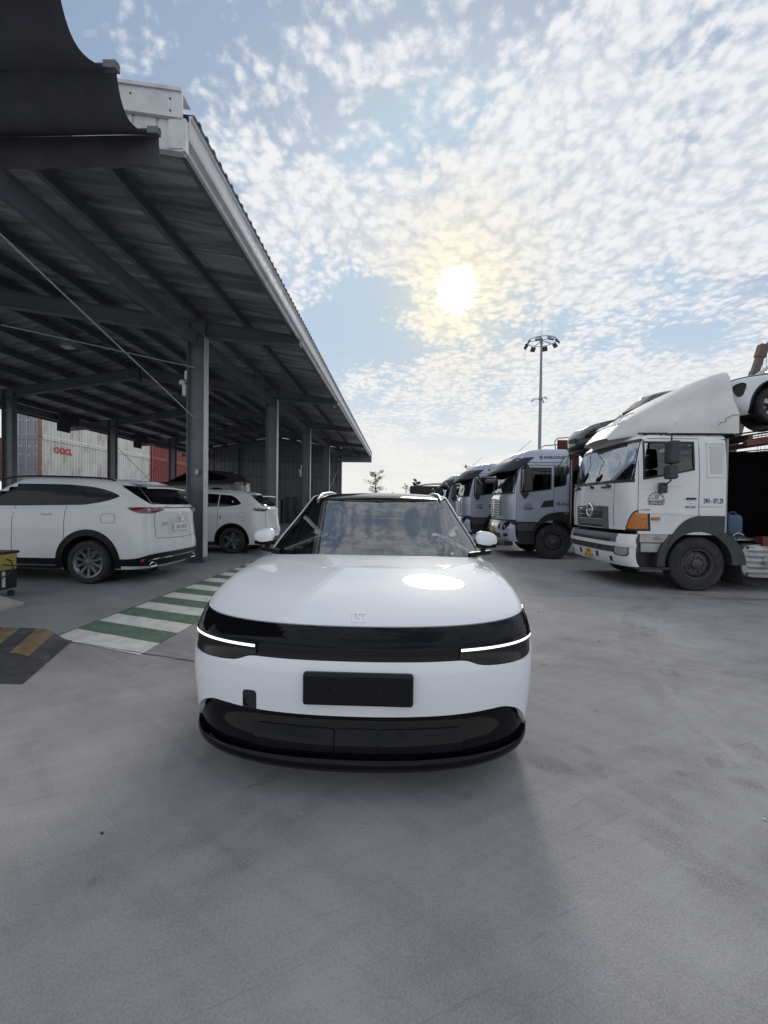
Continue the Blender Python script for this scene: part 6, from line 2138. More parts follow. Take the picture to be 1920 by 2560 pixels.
for sg in (1, -1):
    MB().bar((-0.35, sg * 1.08, 2.905), (-1.9, sg * 1.12, 2.905), 0.05, 0.03).build('deflector_rail', BLACK, hi)
# cracks and raised lettering on the deflector
CRACK = mat('crack', (0.08, 0.075, 0.075), 0.8)
ck = [(-1.74, 1.172, 3.06), (-1.77, 1.171, 3.10), (-1.85, 1.170, 3.11), (-1.86, 1.169, 3.17), (-1.98, 1.168, 3.24), (-2.09, 1.167, 3.24)]
MB().tube([(a, b + 0.002, c) for a, b, c in ck], 0.005, 5).build('crack', CRACK, df)
LETW = mat('worn_white_lettering', (0.80, 0.79, 0.78), 0.6)


def defl_text(body, size, xc, bold=0.004):
    x0 = xc
    z0 = topz(x0) + 0.022
    sl = Vector((-1, 0, (topz(x0 - 0.12) - topz(x0 + 0.12)) / 0.24)).normalized()
    Xv = Vector((0, 1, 0))
    Zv = Xv.cross(sl)
    M = Matrix(((Xv.x, sl.x, Zv.x, x0), (Xv.y, sl.y, Zv.y, 0.0), (Xv.z, sl.z, Zv.z, z0 + 0.004), (0, 0, 0, 1)))
    return text('raised_lettering', body, size, LETW, df, None, None, mtx=M, extrude=0.006, bold=bold), M


defl_text('TÍN NGHĨA CO.', 0.155, -0.36)
_, M = defl_text('T', 0.22, -0.62, 0.006)
mb = MB()
mb.m = M
mb.tube([(0.20 * math.cos(a), 0.07 + 0.12 * math.sin(a), 0.0) for a in [PI * k / 12 for k in range(13)]], 0.010, 6)
mb.tube([(-0.16, -0.14, 0), (0.0, -0.155, 0), (0.16, -0.13, 0)], 0.009, 6)
mb.build('raised_crest', LETW, df)
for (dx, dz) in ((-0.46, 0.03), (-0.88, 0.03), (-1.26, 0.03), (-1.62, 0.03)):
    MB().cbox((dx, 1.11, 2.89), (0.06, 0.05, 0.04)).build('deflector_clamp', BLACK, hi, bevel=0.006)
# fuel tank behind the wheel
ft = MB()
y0t, y1t = 0.55, 1.20
prof = []
for k in range(28):
    a = 2 * PI * k / 28
    prof.append((0.50 * math.copysign(abs(math.cos(a)) ** 0.45, math.cos(a)), 0.305 * math.copysign(abs(math.sin(a)) ** 0.45, math.sin(a))))
ft.prism([(-2.68 + a, 0.57 + b) for a, b in prof], y0t, y1t, 'y')
tk = ft.build('fuel_tank', ALU, hi, smooth=40, bevel=0.012)
for k in range(5):
    z0 = 0.345 + 0.10 * k
    MB().ball((-2.68, y1t + 0.002, z0 + 0.03), 0.1, 16, 8, (4.2, 0.22, 0.40), 4).build('tank_rib', ALU, tk, smooth=50)
mb = MB().tube([(-2.66 + 0.115 * math.cos(2 * PI * k / 24), y1t + 0.028, 0.575 + 0.085 * math.sin(2 * PI * k / 24)) for k in range(25)], 0.012, 6, caps=False)
mb.box(-2.75, -2.57, y1t + 0.015, y1t + 0.04, 0.56, 0.58)
mb.build('tank_emblem', ALU, tk, smooth=40)
for (a, b) in ((-2.28, 0.82), (-2.28, 0.33), (-3.08, 0.82), (-3.08, 0.33)):
    MB().lathe([(0.0, y1t + 0.018), (0.022, y1t + 0.016), (0.024, y1t)], 10, 'y', (a, 0, b)).build('tank_bolt', DARKMETAL, tk)
MB().box(-2.53, -2.40, y1t + 0.001, y1t + 0.012, 0.79, 0.825).build('tank_label', PLATE_W, tk)
MB().box(-6.5, -2.15, 0.46, 1.0, 0.93, 0.97).build('deck_plate', ALU, hi)
hi.location = (4.08, 8.995, 0)
hi.rotation_euler = (0, 0, PI)

# jerry can lashed behind the cab
jc = thing('jerry_can', 'blue plastic jerry can lashed behind the white truck cab', 'jerry can', (6.02 + 0.22, 8.02, 0.99), PI)
JB = mat('can_blue', (0.05, 0.095, 0.16), 0.5, var=0.1)
MB().ball((0, 0, 0.22), 0.15, 16, 10, (0.95, 0.75, 1.40), 5).build('body', JB, jc, smooth=45)
MB().tube([(-0.09, 0, 0.42), (-0.06, 0, 0.47), (0.03, 0, 0.47), (0.06, 0, 0.42)], 0.014, 8).build('handle', JB, jc, smooth=40)
MB().lathe([(0.025, 0.42), (0.028, 0.47), (0.0, 0.475)], 14, 'z', (0.10, 0, 0)).build('cap', mat('cap_red', (0.18, 0.03, 0.04), 0.5), jc)
MB().tube([(-0.12, 0.13, 0.05), (0.0, 0.15, 0.09), (0.05, 0.135, 0.06), (0.09, 0.14, 0.0), (0.07, 0.14, -0.06)], 0.014, 6).build('rag', mat('rag_grey', (0.45, 0.44, 0.43), 0.9), jc, smooth=40)
MB().tube([(-0.02, 0.12, 0.02), (0.02, 0.10, -0.14), (0.05, 0.06, -0.25)], 0.006, 6).build('strap', DARKMETAL, jc)
# ------------------------------------------------------------------ the silver tractors
def silver_truck():
    t = thing('silver_truck', 'silver', 'truck')
    AC = Shell(smooth_tab([(0, -0.03), (0.3, 0.0), (0.40, -0.03), (0.55, -0.09), (0.72, -0.18), (0.80, -0.22), (0.88, -0.28), (0.94, -0.38), (0.98, -0.55), (1, -0.85)]), K(-1.92),
               smooth_tab([(0, 1.245), (0.6, 1.245), (0.8, 1.225), (0.93, 1.17), (0.98, 1.10), (1, 1.0)]), K(0.34), K(0.12), K(1.07), K(3.22), nf=3.0, nr=3)
    V = lambda z: (z - 1.07) / 2.15
    AC.patch('nose_panel', TSILVER, t, 'uv', [(u, 0.03, V(1.90)) for u in (-1.0, -0.8, -0.55, -0.3, 0, 0.3, 0.55, 0.8, 1.0)], rows=7, sub=3, off=0.0, thick=0.03)
    for sg in (1, -1):
        AC.patch('a_pillar', TSILVER, t, 'uv', [(sg * 0.88, V(1.90), V(2.75)), (sg * 1.0, V(1.90), V(2.75)), (sg * 1.08, V(1.90), V(2.75))], rows=7, sub=3, off=0.0, thick=0.03)
        AC.patch('door', TSILVER, t, 'side', [(-0.34, 1.07, 1.88), (-0.47, 1.07, 1.93), (-0.9, 1.07, 1.99), (-1.32, 1.07, 2.05), (-1.388, 1.07, 2.06)], rows=7, sub=3, off=0.0, thick=0.03, sg=sg)
        AC.patch('door_frame', TSILVER, t, 'side', [(-0.36, 2.63, 2.78), (-0.9, 2.64, 2.78), (-1.388, 2.64, 2.78)], rows=2, sub=3, off=0.0, thick=0.03, sg=sg)
        AC.patch('door_frame', TSILVER, t, 'side', [(-1.30, 2.04, 2.70), (-1.388, 2.05, 2.70)], rows=4, sub=2, off=0.0, thick=0.03, sg=sg)
        AC.patch('rear_corner_panel', TSILVER, t, 'side', [(-1.395, 1.30, 2.78), (-1.6, 1.36, 2.78), (-1.8, 1.36, 2.78), (-1.92, 1.36, 2.75)], rows=7, sub=3, off=0.0, thick=0.03, sg=sg)
        AC.patch('side_window', SIDEGLASS, t, 'side', [(-0.46, 1.94, 2.58), (-0.50, 1.94, 2.64), (-1.26, 2.04, 2.64), (-1.31, 2.06, 2.60)], rows=4, sub=3, off=-0.012, thick=0.008, sg=sg, curve=False)
        for st in ([(-0.44, 1.90, 2.66), (-0.475, 1.91, 2.66)], [(-1.295, 2.02, 2.66), (-1.325, 2.03, 2.66)]):
            AC.patch('window_seal', BLACK, t, 'side', st, rows=5, sub=1, off=0.003, thick=0.02, sg=sg)
        AC.patch('window_seal', BLACK, t, 'side', [(-0.45, 2.60, 2.66), (-1.32, 2.60, 2.66)], rows=1, sub=5, off=0.003, thick=0.02, sg=sg)
        AC.patch('window_seal', BLACK, t, 'side', [(-0.45, 1.905, 1.94), (-1.32, 2.02, 2.055)], rows=1, sub=5, off=0.003, thick=0.02, sg=sg)
        AC.patch('quarter_window', TINT, t, 'side', [(-1.40, 2.09, 2.69), (-1.6, 2.12, 2.69), (-1.70, 2.14, 2.69), (-1.75, 2.19, 2.66)], rows=4, sub=3, off=0.004, thick=0.012, sg=sg)
        for xx in (-0.335, -1.39):
            AC.patch('shut_line', SEAM, t, 'side', [(xx - 0.004, 1.08 if xx > -1 else 1.3, 2.72), (xx + 0.004, 1.08 if xx > -1 else 1.3, 2.72)], rows=7, sub=1, off=0.003, thick=0.01, sg=sg)
        for zz in (2.72, 2.80):
            AC.patch('roof_seam', SEAM, t, 'side', [(-0.62, zz, zz + 0.014), (-1.88, zz, zz + 0.014)], rows=1, sub=6, off=0.003, thick=0.01, sg=sg)
        AC.patch('mirror_foot', BLACK, t, 'side', [(-0.46, 1.885, 1.905), (-0.56, 1.74, 1.905), (-0.585, 1.74, 1.905), (-0.70, 1.895, 1.915)], rows=2, sub=3, off=0.006, thick=0.012, sg=sg, curve=False)
        AC.patch('handle_recess', BLACK, t, 'side', [(-1.02, 1.495, 1.505), (-1.10, 1.50, 1.66), (-1.16, 1.505, 1.70), (-1.385, 1.53, 1.725)], rows=2, sub=3, off=0.003, thick=0.01, sg=sg, curve=False)
        AC.patch('cladding', GREYP, t, 'side', [(-0.36, 1.07, 1.085), (-0.90, 1.07, 1.085)], rows=1, sub=3, off=0.004, thick=0.01, sg=sg)
        AC.patch('crease', TSILVER, t, 'side', [(-0.34, 1.70, 1.712), (-1.0, 1.80, 1.812), (-1.88, 1.96, 1.972)], rows=1, sub=6, off=0.006, thick=0.01, sg=sg)
        my = sg * 1.47
        mr = bpy.data.objects.new('door_mirror', None)
        COL.objects.link(mr)
        mr.parent = t
        MB().box(-0.66, -0.50, my - 0.12, my + 0.12, 1.96, 2.60).build('main_mirror', GREYP, mr, bevel=0.035)
        MB().tube([(-0.56, sg * 1.2, 2.66), (-0.58, sg * 1.36, 2.72), (-0.58, my, 2.66), (-0.58, my, 2.58)], 0.035, 8).build('mirror_arm', BLACK, mr, smooth=40)
        MB().tube([(-0.58, my, 1.97), (-0.58, sg * 1.40, 1.90), (-0.58, sg * 1.26, 1.86)], 0.014, 8).build('mirror_stay', BLACK, mr, smooth=40)
        # lower cab: black sill and steps
        y0, y1 = (0.9, 1.232) if sg > 0 else (-1.232, -0.9)
        MB().box(-0.92, -0.36, y0, y1, 0.80, 1.068).build('sill_panel', GREYP, t, bevel=0.015)
        MB().box(-0.88, -0.38, y0, y1 - sg * 0.03, 0.42, 0.795).build('step_box', BLACK, t, bevel=0.015)
        WX, WR_ = -1.42, 0.50
        ap = []
        for (x_, hi_) in ((-0.83, 0.74), (-0.88, 0.93), (-0.96, 1.08), (-1.06, 1.20), (-1.2, 1.30), (-1.36, 1.35), (-1.6, 1.38), (-1.91, 1.37)):
            ap.append((x_, WR_ + math.sqrt(max(0.002, 0.645 ** 2 - (x_ - WX) ** 2)), hi_))
        AC.patch('arch_panel', BLACK, t, 'side', ap, rows=3, sub=4, off=0.03, thick=0.05, sg=sg)
        yA, yB = (1.262, 0.85) if sg > 0 else (-1.262, -0.85)
        rows = [[], [], [], []]
        for k in range(25):
            a = R(8 + 150 * k / 24)
            for i, (r_, yy) in enumerate(((0.66, yB), (0.645, yA), (0.70, yA), (0.71, yB))):
                rows[i].append((WX - r_ * math.cos(a) * -1, yy, WR_ + r_ * math.sin(a)))
        MB().grid(rows).build('mudguard', BLACK, t, smooth=40)
        truck_wheel(t, WX, sg * 1.09, WR_, 0.30, sg)
        truck_wheel(t, -4.9, sg * 1.05, WR_, 0.34, sg)
        MB().box(-7.0, -0.15, sg * 0.42 - 0.04, sg * 0.42 + 0.04, 0.68, 0.95).build('chassis_rail', DARKMETAL, t)
        AC.patch('marker_lamp', AMBER, t, 'side', [(-1.70, 1.32, 1.355), (-1.80, 1.32, 1.355)], rows=1, sub=1, off=0.04, thick=0.02, sg=sg)
    MB().tube([(-1.42, -1.0, 0.5), (-1.42, 1.0, 0.5)], 0.07, 10).build('axle', DARKMETAL, t)
    MB().tube([(-4.9, -1.0, 0.5), (-4.9, 1.0, 0.5)], 0.09, 10).build('axle', DARKMETAL, t)
    MB().box(-1.3, -0.2, -0.35, 0.35, 0.5, 1.05).build('engine', BLACK, t)
    # glass, roof
    AC.patch('windscreen', CABGLASS, t, 'uv', [(u, V(1.93), V(2.66)) for u in (-0.88, -0.6, -0.3, 0, 0.3, 0.6, 0.88)], rows=6, sub=3, off=-0.006, thick=0.006)
    AC.patch('screen_seal', BLACK, t, 'uv', [(u, V(1.89), V(1.94)) for u in (-0.9, -0.5, 0, 0.5, 0.9)], rows=1, sub=5, off=0.004, thick=0.02)
    for sg in (1, -1):
        AC.patch('screen_seal', BLACK, t, 'uv', [(sg * 0.865, V(1.90), V(2.70)), (sg * 0.90, V(1.90), V(2.70))], rows=7, sub=1, off=0.004, thick=0.02)
    AC.patch('roof_front', TSILVER, t, 'uv', [(u, V(2.70), 1.0) for u in (-1.2, -1.0, -0.8, -0.5, 0, 0.5, 0.8, 1.0, 1.2)], rows=8, sub=3, off=0.0, thick=0.03)
    for sg in (1, -1):
        AC.patch('roof_side', TSILVER, t, 'uv', [(sg * a, V(2.78), 1.0) for a in (1.2, 1.5, 2.0, 2.4, 2.8, 3.0)], rows=6, sub=3, off=0.0, thick=0.03)
    rows = []
    for k in range(31):
        p = AC.P(3.0 * k / 30, 1.0)
        rows.append([(p.x, p.y * c, p.z + 0.03 * (1 - c * c)) for c in [1 - 2 * j / 8 for j in range(9)]])
    MB().grid(rows).build('roof', TSILVER, t, smooth=50)
    AV = Shell(smooth_tab([(0, 0.16), (0.10, 0.17), (0.3, 0.10), (0.6, -0.02), (1, -0.24)]), K(-1.9), smooth_tab([(0, 1.25), (0.6, 1.25), (1, 1.22)]), K(0.55), K(0.1), K(2.53), K(2.98), nf=2.8)
    AV.patch('sun_visor', VISOR, t, 'uv', [(sg_ * a, b, c) for sg_, a, b, c in ((-1, 1.06, 0.42, 0.97), (-1, 1.0, 0.28, 0.96), (-1, 0.92, 0.14, 0.94), (-1, 0.8, 0.06, 0.93), (-1, 0.5, 0.02, 0.93), (1, 0.0, 0.0, 0.93), (1, 0.5, 0.02, 0.93), (1, 0.8, 0.06, 0.93), (1, 0.92, 0.14, 0.94), (1, 1.0, 0.28, 0.96), (1, 1.06, 0.42, 0.97))], rows=6, sub=3, off=0.0, thick=0.04)
    for sg in (1, -1):
        for du in (0.0, 0.05):
            AV.patch('roof_lamp', CLEAR_LENS, t, 'uv', [(sg * (0.70 + du), 0.70, 0.77), (sg * (0.74 + du), 0.70, 0.77)], rows=1, sub=2, off=0.012, thick=0.02)
    MB().box(-1.92, -1.89, -1.2, 1.2, 1.0, 2.9).build('rear_wall', mat('cab_back', (0.30, 0.30, 0.31), 0.6), t)
    MB().box(-1.98, -1.925, -1.15, 1.15, 1.1, 3.0).build('rear_fairing', BLACK, t)
    MB().box(-1.85, -0.3, -1.15, 1.15, 1.07, 1.12).build('cab_floor', INTER, t)
    MB().box(-0.60, -0.25, -1.08, 1.08, 1.80, 1.90).build('dashboard', INTER, t, bevel=0.04)
    for sy in (0.62, -0.62):
        s_ = bpy.data.objects.new('seat', None)
        COL.objects.link(s_)
        s_.parent = t
        s_.location = (-1.2, sy, 1.10)
        MB().ball((-0.12, 0, 0.85), 0.27, 12, 8, (0.35, 0.95, 1.5), 3.5).build('backrest', SEAT, s_, smooth=50)
        MB().ball((-0.14, 0, 1.33), 0.14, 12, 8, (0.5, 1, 0.8), 3).build('headrest', SEAT, s_, smooth=50)
    mb = MB()
    mb.m = Matrix.Translation((-0.75, 0.62, 1.92)) @ Matrix.Rotation(R(-35), 4, 'Y')
    mb.tube([(0.22 * math.cos(2 * PI * k / 24), 0.22 * math.sin(2 * PI * k / 24), 0) for k in range(25)], 0.016, 8, caps=False)
    mb.box(-0.2, 0.2, -0.03, 0.03, -0.02, 0.02)
    mb.build('steering_wheel', SATIN, t, smooth=40)
    # front convex mirrors on long arms
    mb = MB()
    mb.m = Matrix.Translation((0.34, -1.22, 2.38)) @ Matrix.Rotation(R(-25), 4, 'Z') @ Matrix.Rotation(R(25), 4, 'Y')
    mb.lathe([(0.0, 0.02), (0.13, 0.012), (0.16, -0.02), (0.13, -0.07), (0.0, -0.08)], 24, 'x')
    mb.build('front_mirror', BLACK, t, smooth=50)
    MB().tube([(-0.05, -1.0, 2.56), (0.18, -1.18, 2.54), (0.30, -1.22, 2.45)], 0.012, 6).build('front_mirror_arm', BLACK, t, smooth=40)
    for k, yy in enumerate((0.72, -0.1)):
        p0 = AC.front(yy, 1.90)
        p1 = AC.front(yy - 0.50, 1.99)
        MB().tube([p0 + Vector((0.02, 0, -0.02)), p0 + Vector((0.035, -0.1, 0.02)), p1 + Vector((0.03, 0, 0))], [0.016, 0.010, 0.006], 6).build('wiper', BLACK, t)
    # chrome grille with raised studs
    gr = AC.patch('grille', GRILLE, t, 'front', [(-0.66, 1.30, 1.80), (-0.55, 1.18, 1.84), (0, 1.16, 1.86), (0.55, 1.18, 1.84), (0.66, 1.30, 1.80)], rows=4, sub=4, off=0.012, thick=0.03)
    AC.patch('grille_top', CHROME, gr, 'front', [(-0.60, 1.72, 1.84), (0, 1.76, 1.87), (0.60, 1.72, 1.84)], rows=2, sub=6, off=0.03, thick=0.03)
    stud = None
    for r_ in range(7):
        for c_ in range(9):
            yy = -0.56 + 0.14 * c_ + (0.07 if r_ % 2 else 0)
            zz = 1.21 + 0.078 * r_
            if abs(yy) > 0.6 or abs(yy) < 0.05 and zz < 1.6:
                continue
            p = AC.front(yy, zz)
            if stud is None:
                stud = MB().ball((0, 0, 0), 0.026, 8, 5, (0.9, 1.2, 0.9)).build('grille_stud', CHROME, gr, smooth=60)
                o = stud
            else:
                o = stud.copy()
                COL.objects.link(o)
                o.parent = gr
            o.location = (p.x + 0.014, yy, zz)
    MB().prism([(-0.05, 1.70), (0.05, 1.70), (0.02, 1.20), (-0.02, 1.20)], 0, 0.01, 'x')
    mb = MB()
    x0 = AC.front(0, 1.5).x + 0.02
    mb.prism([(-0.07, 1.72), (-0.035, 1.72), (0.0, 1.34), (0.035, 1.72), (0.07, 1.72), (0.02, 1.22), (-0.02, 1.22)], x0, x0 + 0.03, 'x')
    mb.build('grille_crest', CHROME, gr)
    # bumper
    AB = Shell(smooth_tab([(0, -0.04), (0.2, 0.02), (0.6, 0.05), (1, 0.0)]), K(-0.33), K(1.245), K(0.36), K(0.02), K(0.50), K(1.12), nf=3.0, nr=6)
    AB.patch('bumper', TSILVER, t, 'uv', [(u, 0.0, h_) for u, h_ in ((-2.0, 0.72), (-1.2, 0.73), (-1.0, 0.76), (-0.8, 0.86), (-0.6, 0.95), (0, 0.95), (0.6, 0.95), (0.8, 0.86), (1.0, 0.76), (1.2, 0.73), (2.0, 0.72))], rows=7, sub=4, off=0.0, thick=0.05)
    AB.patch('bumper_gap', BLACK, t, 'uv', [(u, 0.68, 1.0) for u in (-2.0, -1.0, -0.6, 0, 0.6, 1.0, 2.0)], rows=3, sub=4, off=-0.03, thick=0.02)
    AB.patch('bumper_mesh', CHROME, t, 'uv', [(u, 0.55, 0.78) for u in (-0.36, 0, 0.36)], rows=2, sub=5, off=0.006, thick=0.02)
    for k in range(8):
        AB.patch('mesh_slot', BLACK, t, 'uv', [(-0.33 + 0.085 * k, 0.58, 0.75), (-0.29 + 0.085 * k, 0.58, 0.75)], rows=1, sub=1, off=0.009, thick=0.01)
    AB.patch('bumper_intake', BLACK, t, 'uv', [(u, 0.10, 0.34) for u in (-0.30, 0, 0.30)], rows=2, sub=4, off=0.006, thick=0.02)
    for sg in (1, -1):
        AB.patch('headlight', LENS, t, 'uv', [(sg * a, b, c) for a, b, c in ((0.46, 0.58, 0.64), (0.50, 0.50, 0.84), (0.62, 0.60, 0.92), (0.74, 0.72, 0.93), (0.78, 0.80, 0.90))], rows=4, sub=3, off=0.008, thick=0.02)
        p = AB.P(sg * 0.58, 0.68)
        MB().ball((p.x + 0.012, p.y, p.z), 0.04, 12, 8, (0.4, 1, 1)).build('lamp_projector', CLEAR_LENS, t, smooth=60)
        AB.patch('fog_lamp', LENS, t, 'uv', [(sg * 0.46, 0.20, 0.34), (sg * 0.62, 0.22, 0.38), (sg * 0.70, 0.26, 0.40)], rows=2, sub=3, off=0.006, thick=0.02)
        AB.patch('lamp_trim', CHROME, t, 'uv', [(sg * 0.47, 0.43, 0.46), (sg * 0.62, 0.48, 0.51), (sg * 0.80, 0.64, 0.67)], rows=1, sub=5, off=0.012, thick=0.02)
    px_ = AB.front(0, 0.79).x
    pl = MB().box(px_ + 0.008, px_ + 0.018, -0.17, 0.17, 0.70, 0.88).build('number_plate', PLATE_Y, t)
    text('characters', '29E', 0.085, INK, pl, (px_ + 0.0185, 0, 0.835), 'front', bold=0.002)
    text('characters', '304.67', 0.085, INK, pl, (px_ + 0.0185, 0, 0.745), 'front', bold=0.002)
    MB().box(-0.30, -0.02, -1.1, 1.1, 0.36, 0.50).build('under_bumper', BLACK, t, bevel=0.03)
    # lettering
    p = AC.side(-1.42, 2.955, 1)
    lt = bpy.data.objects.new('roof_lettering', None)
    COL.objects.link(lt)
    lt.parent = t
    dz = (AC.side(-1.4, 3.02, 1).y - AC.side(-1.4, 2.88, 1).y) / 0.14
    up = Vector((0, dz, 1)).normalized()
    Xv = Vector((-1, 0, 0))
    Zv = Xv.cross(up)
    M = Matrix(((Xv.x * 0.98, up.x, Zv.x, -1.405), (0, up.y, Zv.y, p.y + 0.006), (0, up.z, Zv.z, 2.955), (0, 0, 0, 1)))
    text('word', 'ANSUONG', 0.125, NAVY, lt, None, None, mtx=M, bold=0.003)
    M2 = M.copy()
    M2.translation = (-1.03, p.y + 0.006, 2.955)
    mb = MB()
    mb.m = M2
    n = 20
    for k in range(n):
        a0, a1 = 2 * PI * k / n, 2 * PI * (k + 1) / n
        mb.add([(0.056 * math.cos(a0), 0.056 * math.sin(a0), 0), (0.056 * math.cos(a1), 0.056 * math.sin(a1), 0), (0.044 * math.cos(a1), 0.044 * math.sin(a1), 0), (0.044 * math.cos(a0), 0.044 * math.sin(a0), 0)], [(0, 1, 2, 3)])
    for xx in (-0.022, 0.0, 0.022):
        mb.add([(xx - 0.005, -0.04, 0), (xx + 0.005, -0.04, 0), (xx + 0.005, 0.04, 0), (xx - 0.005, 0.04, 0)], [(0, 1, 2, 3)])
    mb.build('round_logo', NAVY, lt)
    crest(t, AC, -0.67, 1.50, 0.13, NAVY)
    text_side(t, AC, '29E-304.67', -1.655, 1.605, 0.125, NAVY, sx=0.70, bold=0.003, name='registration')
    MB().tube([(-0.2, 1.1, 2.95), (-0.75, 1.15, 3.45)], 0.006, 5).build('aerial', BLACK, t)
    return t


an1 = silver_truck()
tag(an1, 'silver blue tractor truck beside the white truck, door lettered 29E-304.67', 'truck', 'silver tractor trucks in the row')
an1.rotation_euler = (0, 0, PI)
an2 = copy_tree(an1)
an3 = copy_tree(an1)
an1.location = (3.05, 13.395, 0)
an2.location = (2.465, 17.65, 0)
an3.location = (2.30, 23.4, 0)
tag(an2, 'silver blue tractor truck in the middle of the row, half hidden by its neighbour', 'truck', 'silver tractor trucks in the row')
tag(an3, 'plain grey tractor truck at the far end of the row', 'truck', 'silver tractor trucks in the row')


def drop(o):
    for c in list(o.children):
        drop(c)
    bpy.data.objects.remove(o)


for tr in (an2, an3):
    for c in list(tr.children):
        nm = c.name.split('.')[0]
        if nm == 'registration' or (tr is an3 and nm in ('roof_lettering', 'door_decal', 'aerial')) or (tr is an2 and nm == 'x'):
            drop(c)
for c in an3.children:
    if c.type == 'MESH' and c.data.materials and c.data.materials[0] == TSILVER:
        c.material_slots[0].link = 'OBJECT'
        c.material_slots[0].material = TGREY

# ------------------------------------------------------------------ car carriers
def carrier(label, x0, yc, z_deck, slope, length=8.0, enclosed=True, group='red car carrier trailers behind the tractors'):
    """x0: front of the trailer (world x); runs towards +x"""
    t = thing('car_carrier', label, 'trailer', (x0, yc, 0), 0, group)
    if enclosed:
        MB().box(-0.10, length, -0.80, 1.05, 0.98, 2.62 if slope else z_deck - 0.25).build('dark_box', BOXBLACK, t)  # plain black box filling the space below the deck
    for sy in (-1.16, 1.16):
        MB().bar((0.0, sy, z_deck - 0.30), (length, sy, z_deck - 0.30 + slope * length), 0.10, 0.12).build('deck_beam', RUSTRED, t)
        MB().box(0.3, length, sy - 0.08, sy + 0.08, 0.85, 1.02).build('lower_beam', RUSTRED, t)
        for xx in (0.9, 3.2, 5.6):
            MB().box(xx - 0.05, xx + 0.05, sy - 0.05, sy + 0.05, 1.02, z_deck - 0.36 + slope * xx).build('post', RUSTRED, t)
        MB().tube([(0.55, sy, z_deck - 0.2 + slope * 0.5), (0.45, sy, z_deck + 0.12), (1.3, sy, z_deck + 0.20 + slope), (1.4, sy, z_deck - 0.1 + slope * 1.4)], 0.014, 6).build('hand_rail', RUSTRED, t)
        yy0, yy1 = (sy * 0.30, sy * 0.80) if sy > 0 else (sy * 0.80, sy * 0.30)
        rows = [[(xx, y_, z_deck - 0.09 + slope * xx) for y_ in (yy0, yy1)] for xx in (0, length)]
        rows += [[(xx, y_, z_deck - 0.14 + slope * xx) for y_ in (yy0, yy1)] for xx in (length, 0)]
        MB().grid(rows + [rows[0]]).build('runway', DARKMETAL, t)
    for xx in (0.1, 2.2, 4.4, 6.6):
        MB().bar((xx, -1.16, z_deck - 0.22 + slope * xx), (xx, 1.16, z_deck - 0.22 + slope * xx), 0.08, 0.10).build('cross_member', DARKMETAL, t)
    for sy in (-1.0, 1.0):
        for xx in (5.6, 6.8):
            truck_wheel(t, xx, sy, 0.45, 0.3, 1 if sy > 0 else -1)
    return t


cr1 = carrier('red car carrier frame with dark box behind the white truck', 6.30, 9.0, 3.03, 0.16, 8.0)
cr2 = carrier('red car carrier frame behind the silver truck numbered 29E-304.67', 5.30, 13.4, 2.85, 0.10, 8.0)
cr3 = carrier('car carrier with a red gusset plate standing above the silver truck roofs', 5.6, 17.65, 2.95, 0.0, 8.0)
MB().prism([(0.55, 3.55), (1.55, 3.55), (1.75, 3.75), (2.6, 4.02), (4.6, 4.06), (4.6, 4.14), (0.55, 4.16)], -1.15, -1.09, 'y').build('gusset_plate', RUSTRED, cr3)
MB().box(0.6, 1.4, -1.12, -1.10, 2.9, 3.56).build('gusset_post', RUSTRED, cr3)
MB().tube([(0.55, -1.12, 3.98), (0.05, -1.12, 3.94), (-0.08, -1.12, 3.88), (-0.10, -1.12, 3.5), (0.3, -1.12, 3.0)], 0.022, 8).build('hand_rail', GALV, cr3)
MB().tube([(0.10, 1.10, 3.05), (0.0, 1.10, 3.78), (0.10, 1.10, 3.90), (1.1, 1.10, 3.98), (1.9, 1.10, 3.0)], 0.022, 8).build('hand_rail', GALV, cr2)

# cars riding on the carriers
GREENP = mat('green_grey_paint', (0.085, 0.10, 0.10), 0.45, spec=0.1, coat=1.0, coat_rough=0.03)
c1, bd, gh = suv('loaded_car', 'dark green grey car riding nose-down on the carrier between the two trucks', GREENP, 'cars loaded on the carriers', L=4.6, rear=-0.95, wb=2.75, W=0.92, wr=0.36, arch=0.44, clad_r=0.47,
                 sill=0.28, clad_z=0.36, roof=1.68, belt=1.12, win=[[(-0.3, 1.3, 1.32), (0.2, 1.2, 1.50), (1.2, 1.16, 1.56), (2.0, 1.12, 1.3)]], wheel_style='twist', spokes=5, hood_drop=0.16)
for sg in (1, -1):
    bd.patch('headlight', LENS, c1, 'uv', [(sg * a, b, c) for a, b, c in ((0.44, 0.52, 0.66), (0.55, 0.48, 0.76), (0.68, 0.48, 0.79), (0.80, 0.50, 0.78))], rows=3, sub=3, off=0.008, thick=0.02)
    bd.patch('light_strip', CLEAR_LENS, c1, 'uv', [(sg * 0.28, 0.86, 0.885), (sg * 0.55, 0.87, 0.89), (sg * 0.9, 0.88, 0.90)], rows=1, sub=4, off=0.008, thick=0.02)
    bd.patch('hood_vent', SATIN, c1, 'uv', [(sg * 1.0, 0.955, 0.975), (sg * 1.12, 0.955, 0.98)], rows=1, sub=4, off=0.006, thick=0.01)
bd.patch('air_intake', BLACK, c1, 'uv', [(-0.45, 0.12, 0.36), (0, 0.10, 0.38), (0.45, 0.12, 0.36)], rows=3, sub=5, off=0.008, thick=0.02)
MB().box(bd.front(0, 0.6).x, bd.front(0, 0.6).x + 0.02, -0.26, 0.26, 0.60, 0.72).build('plate_holder', SATIN, c1)
xfr = 4.6 - 0.95
c1.rotation_euler = (0, R(9), PI)
c1.location = (5.55 + xfr * math.cos(R(9)), 13.4, 2.92 + 0.62)
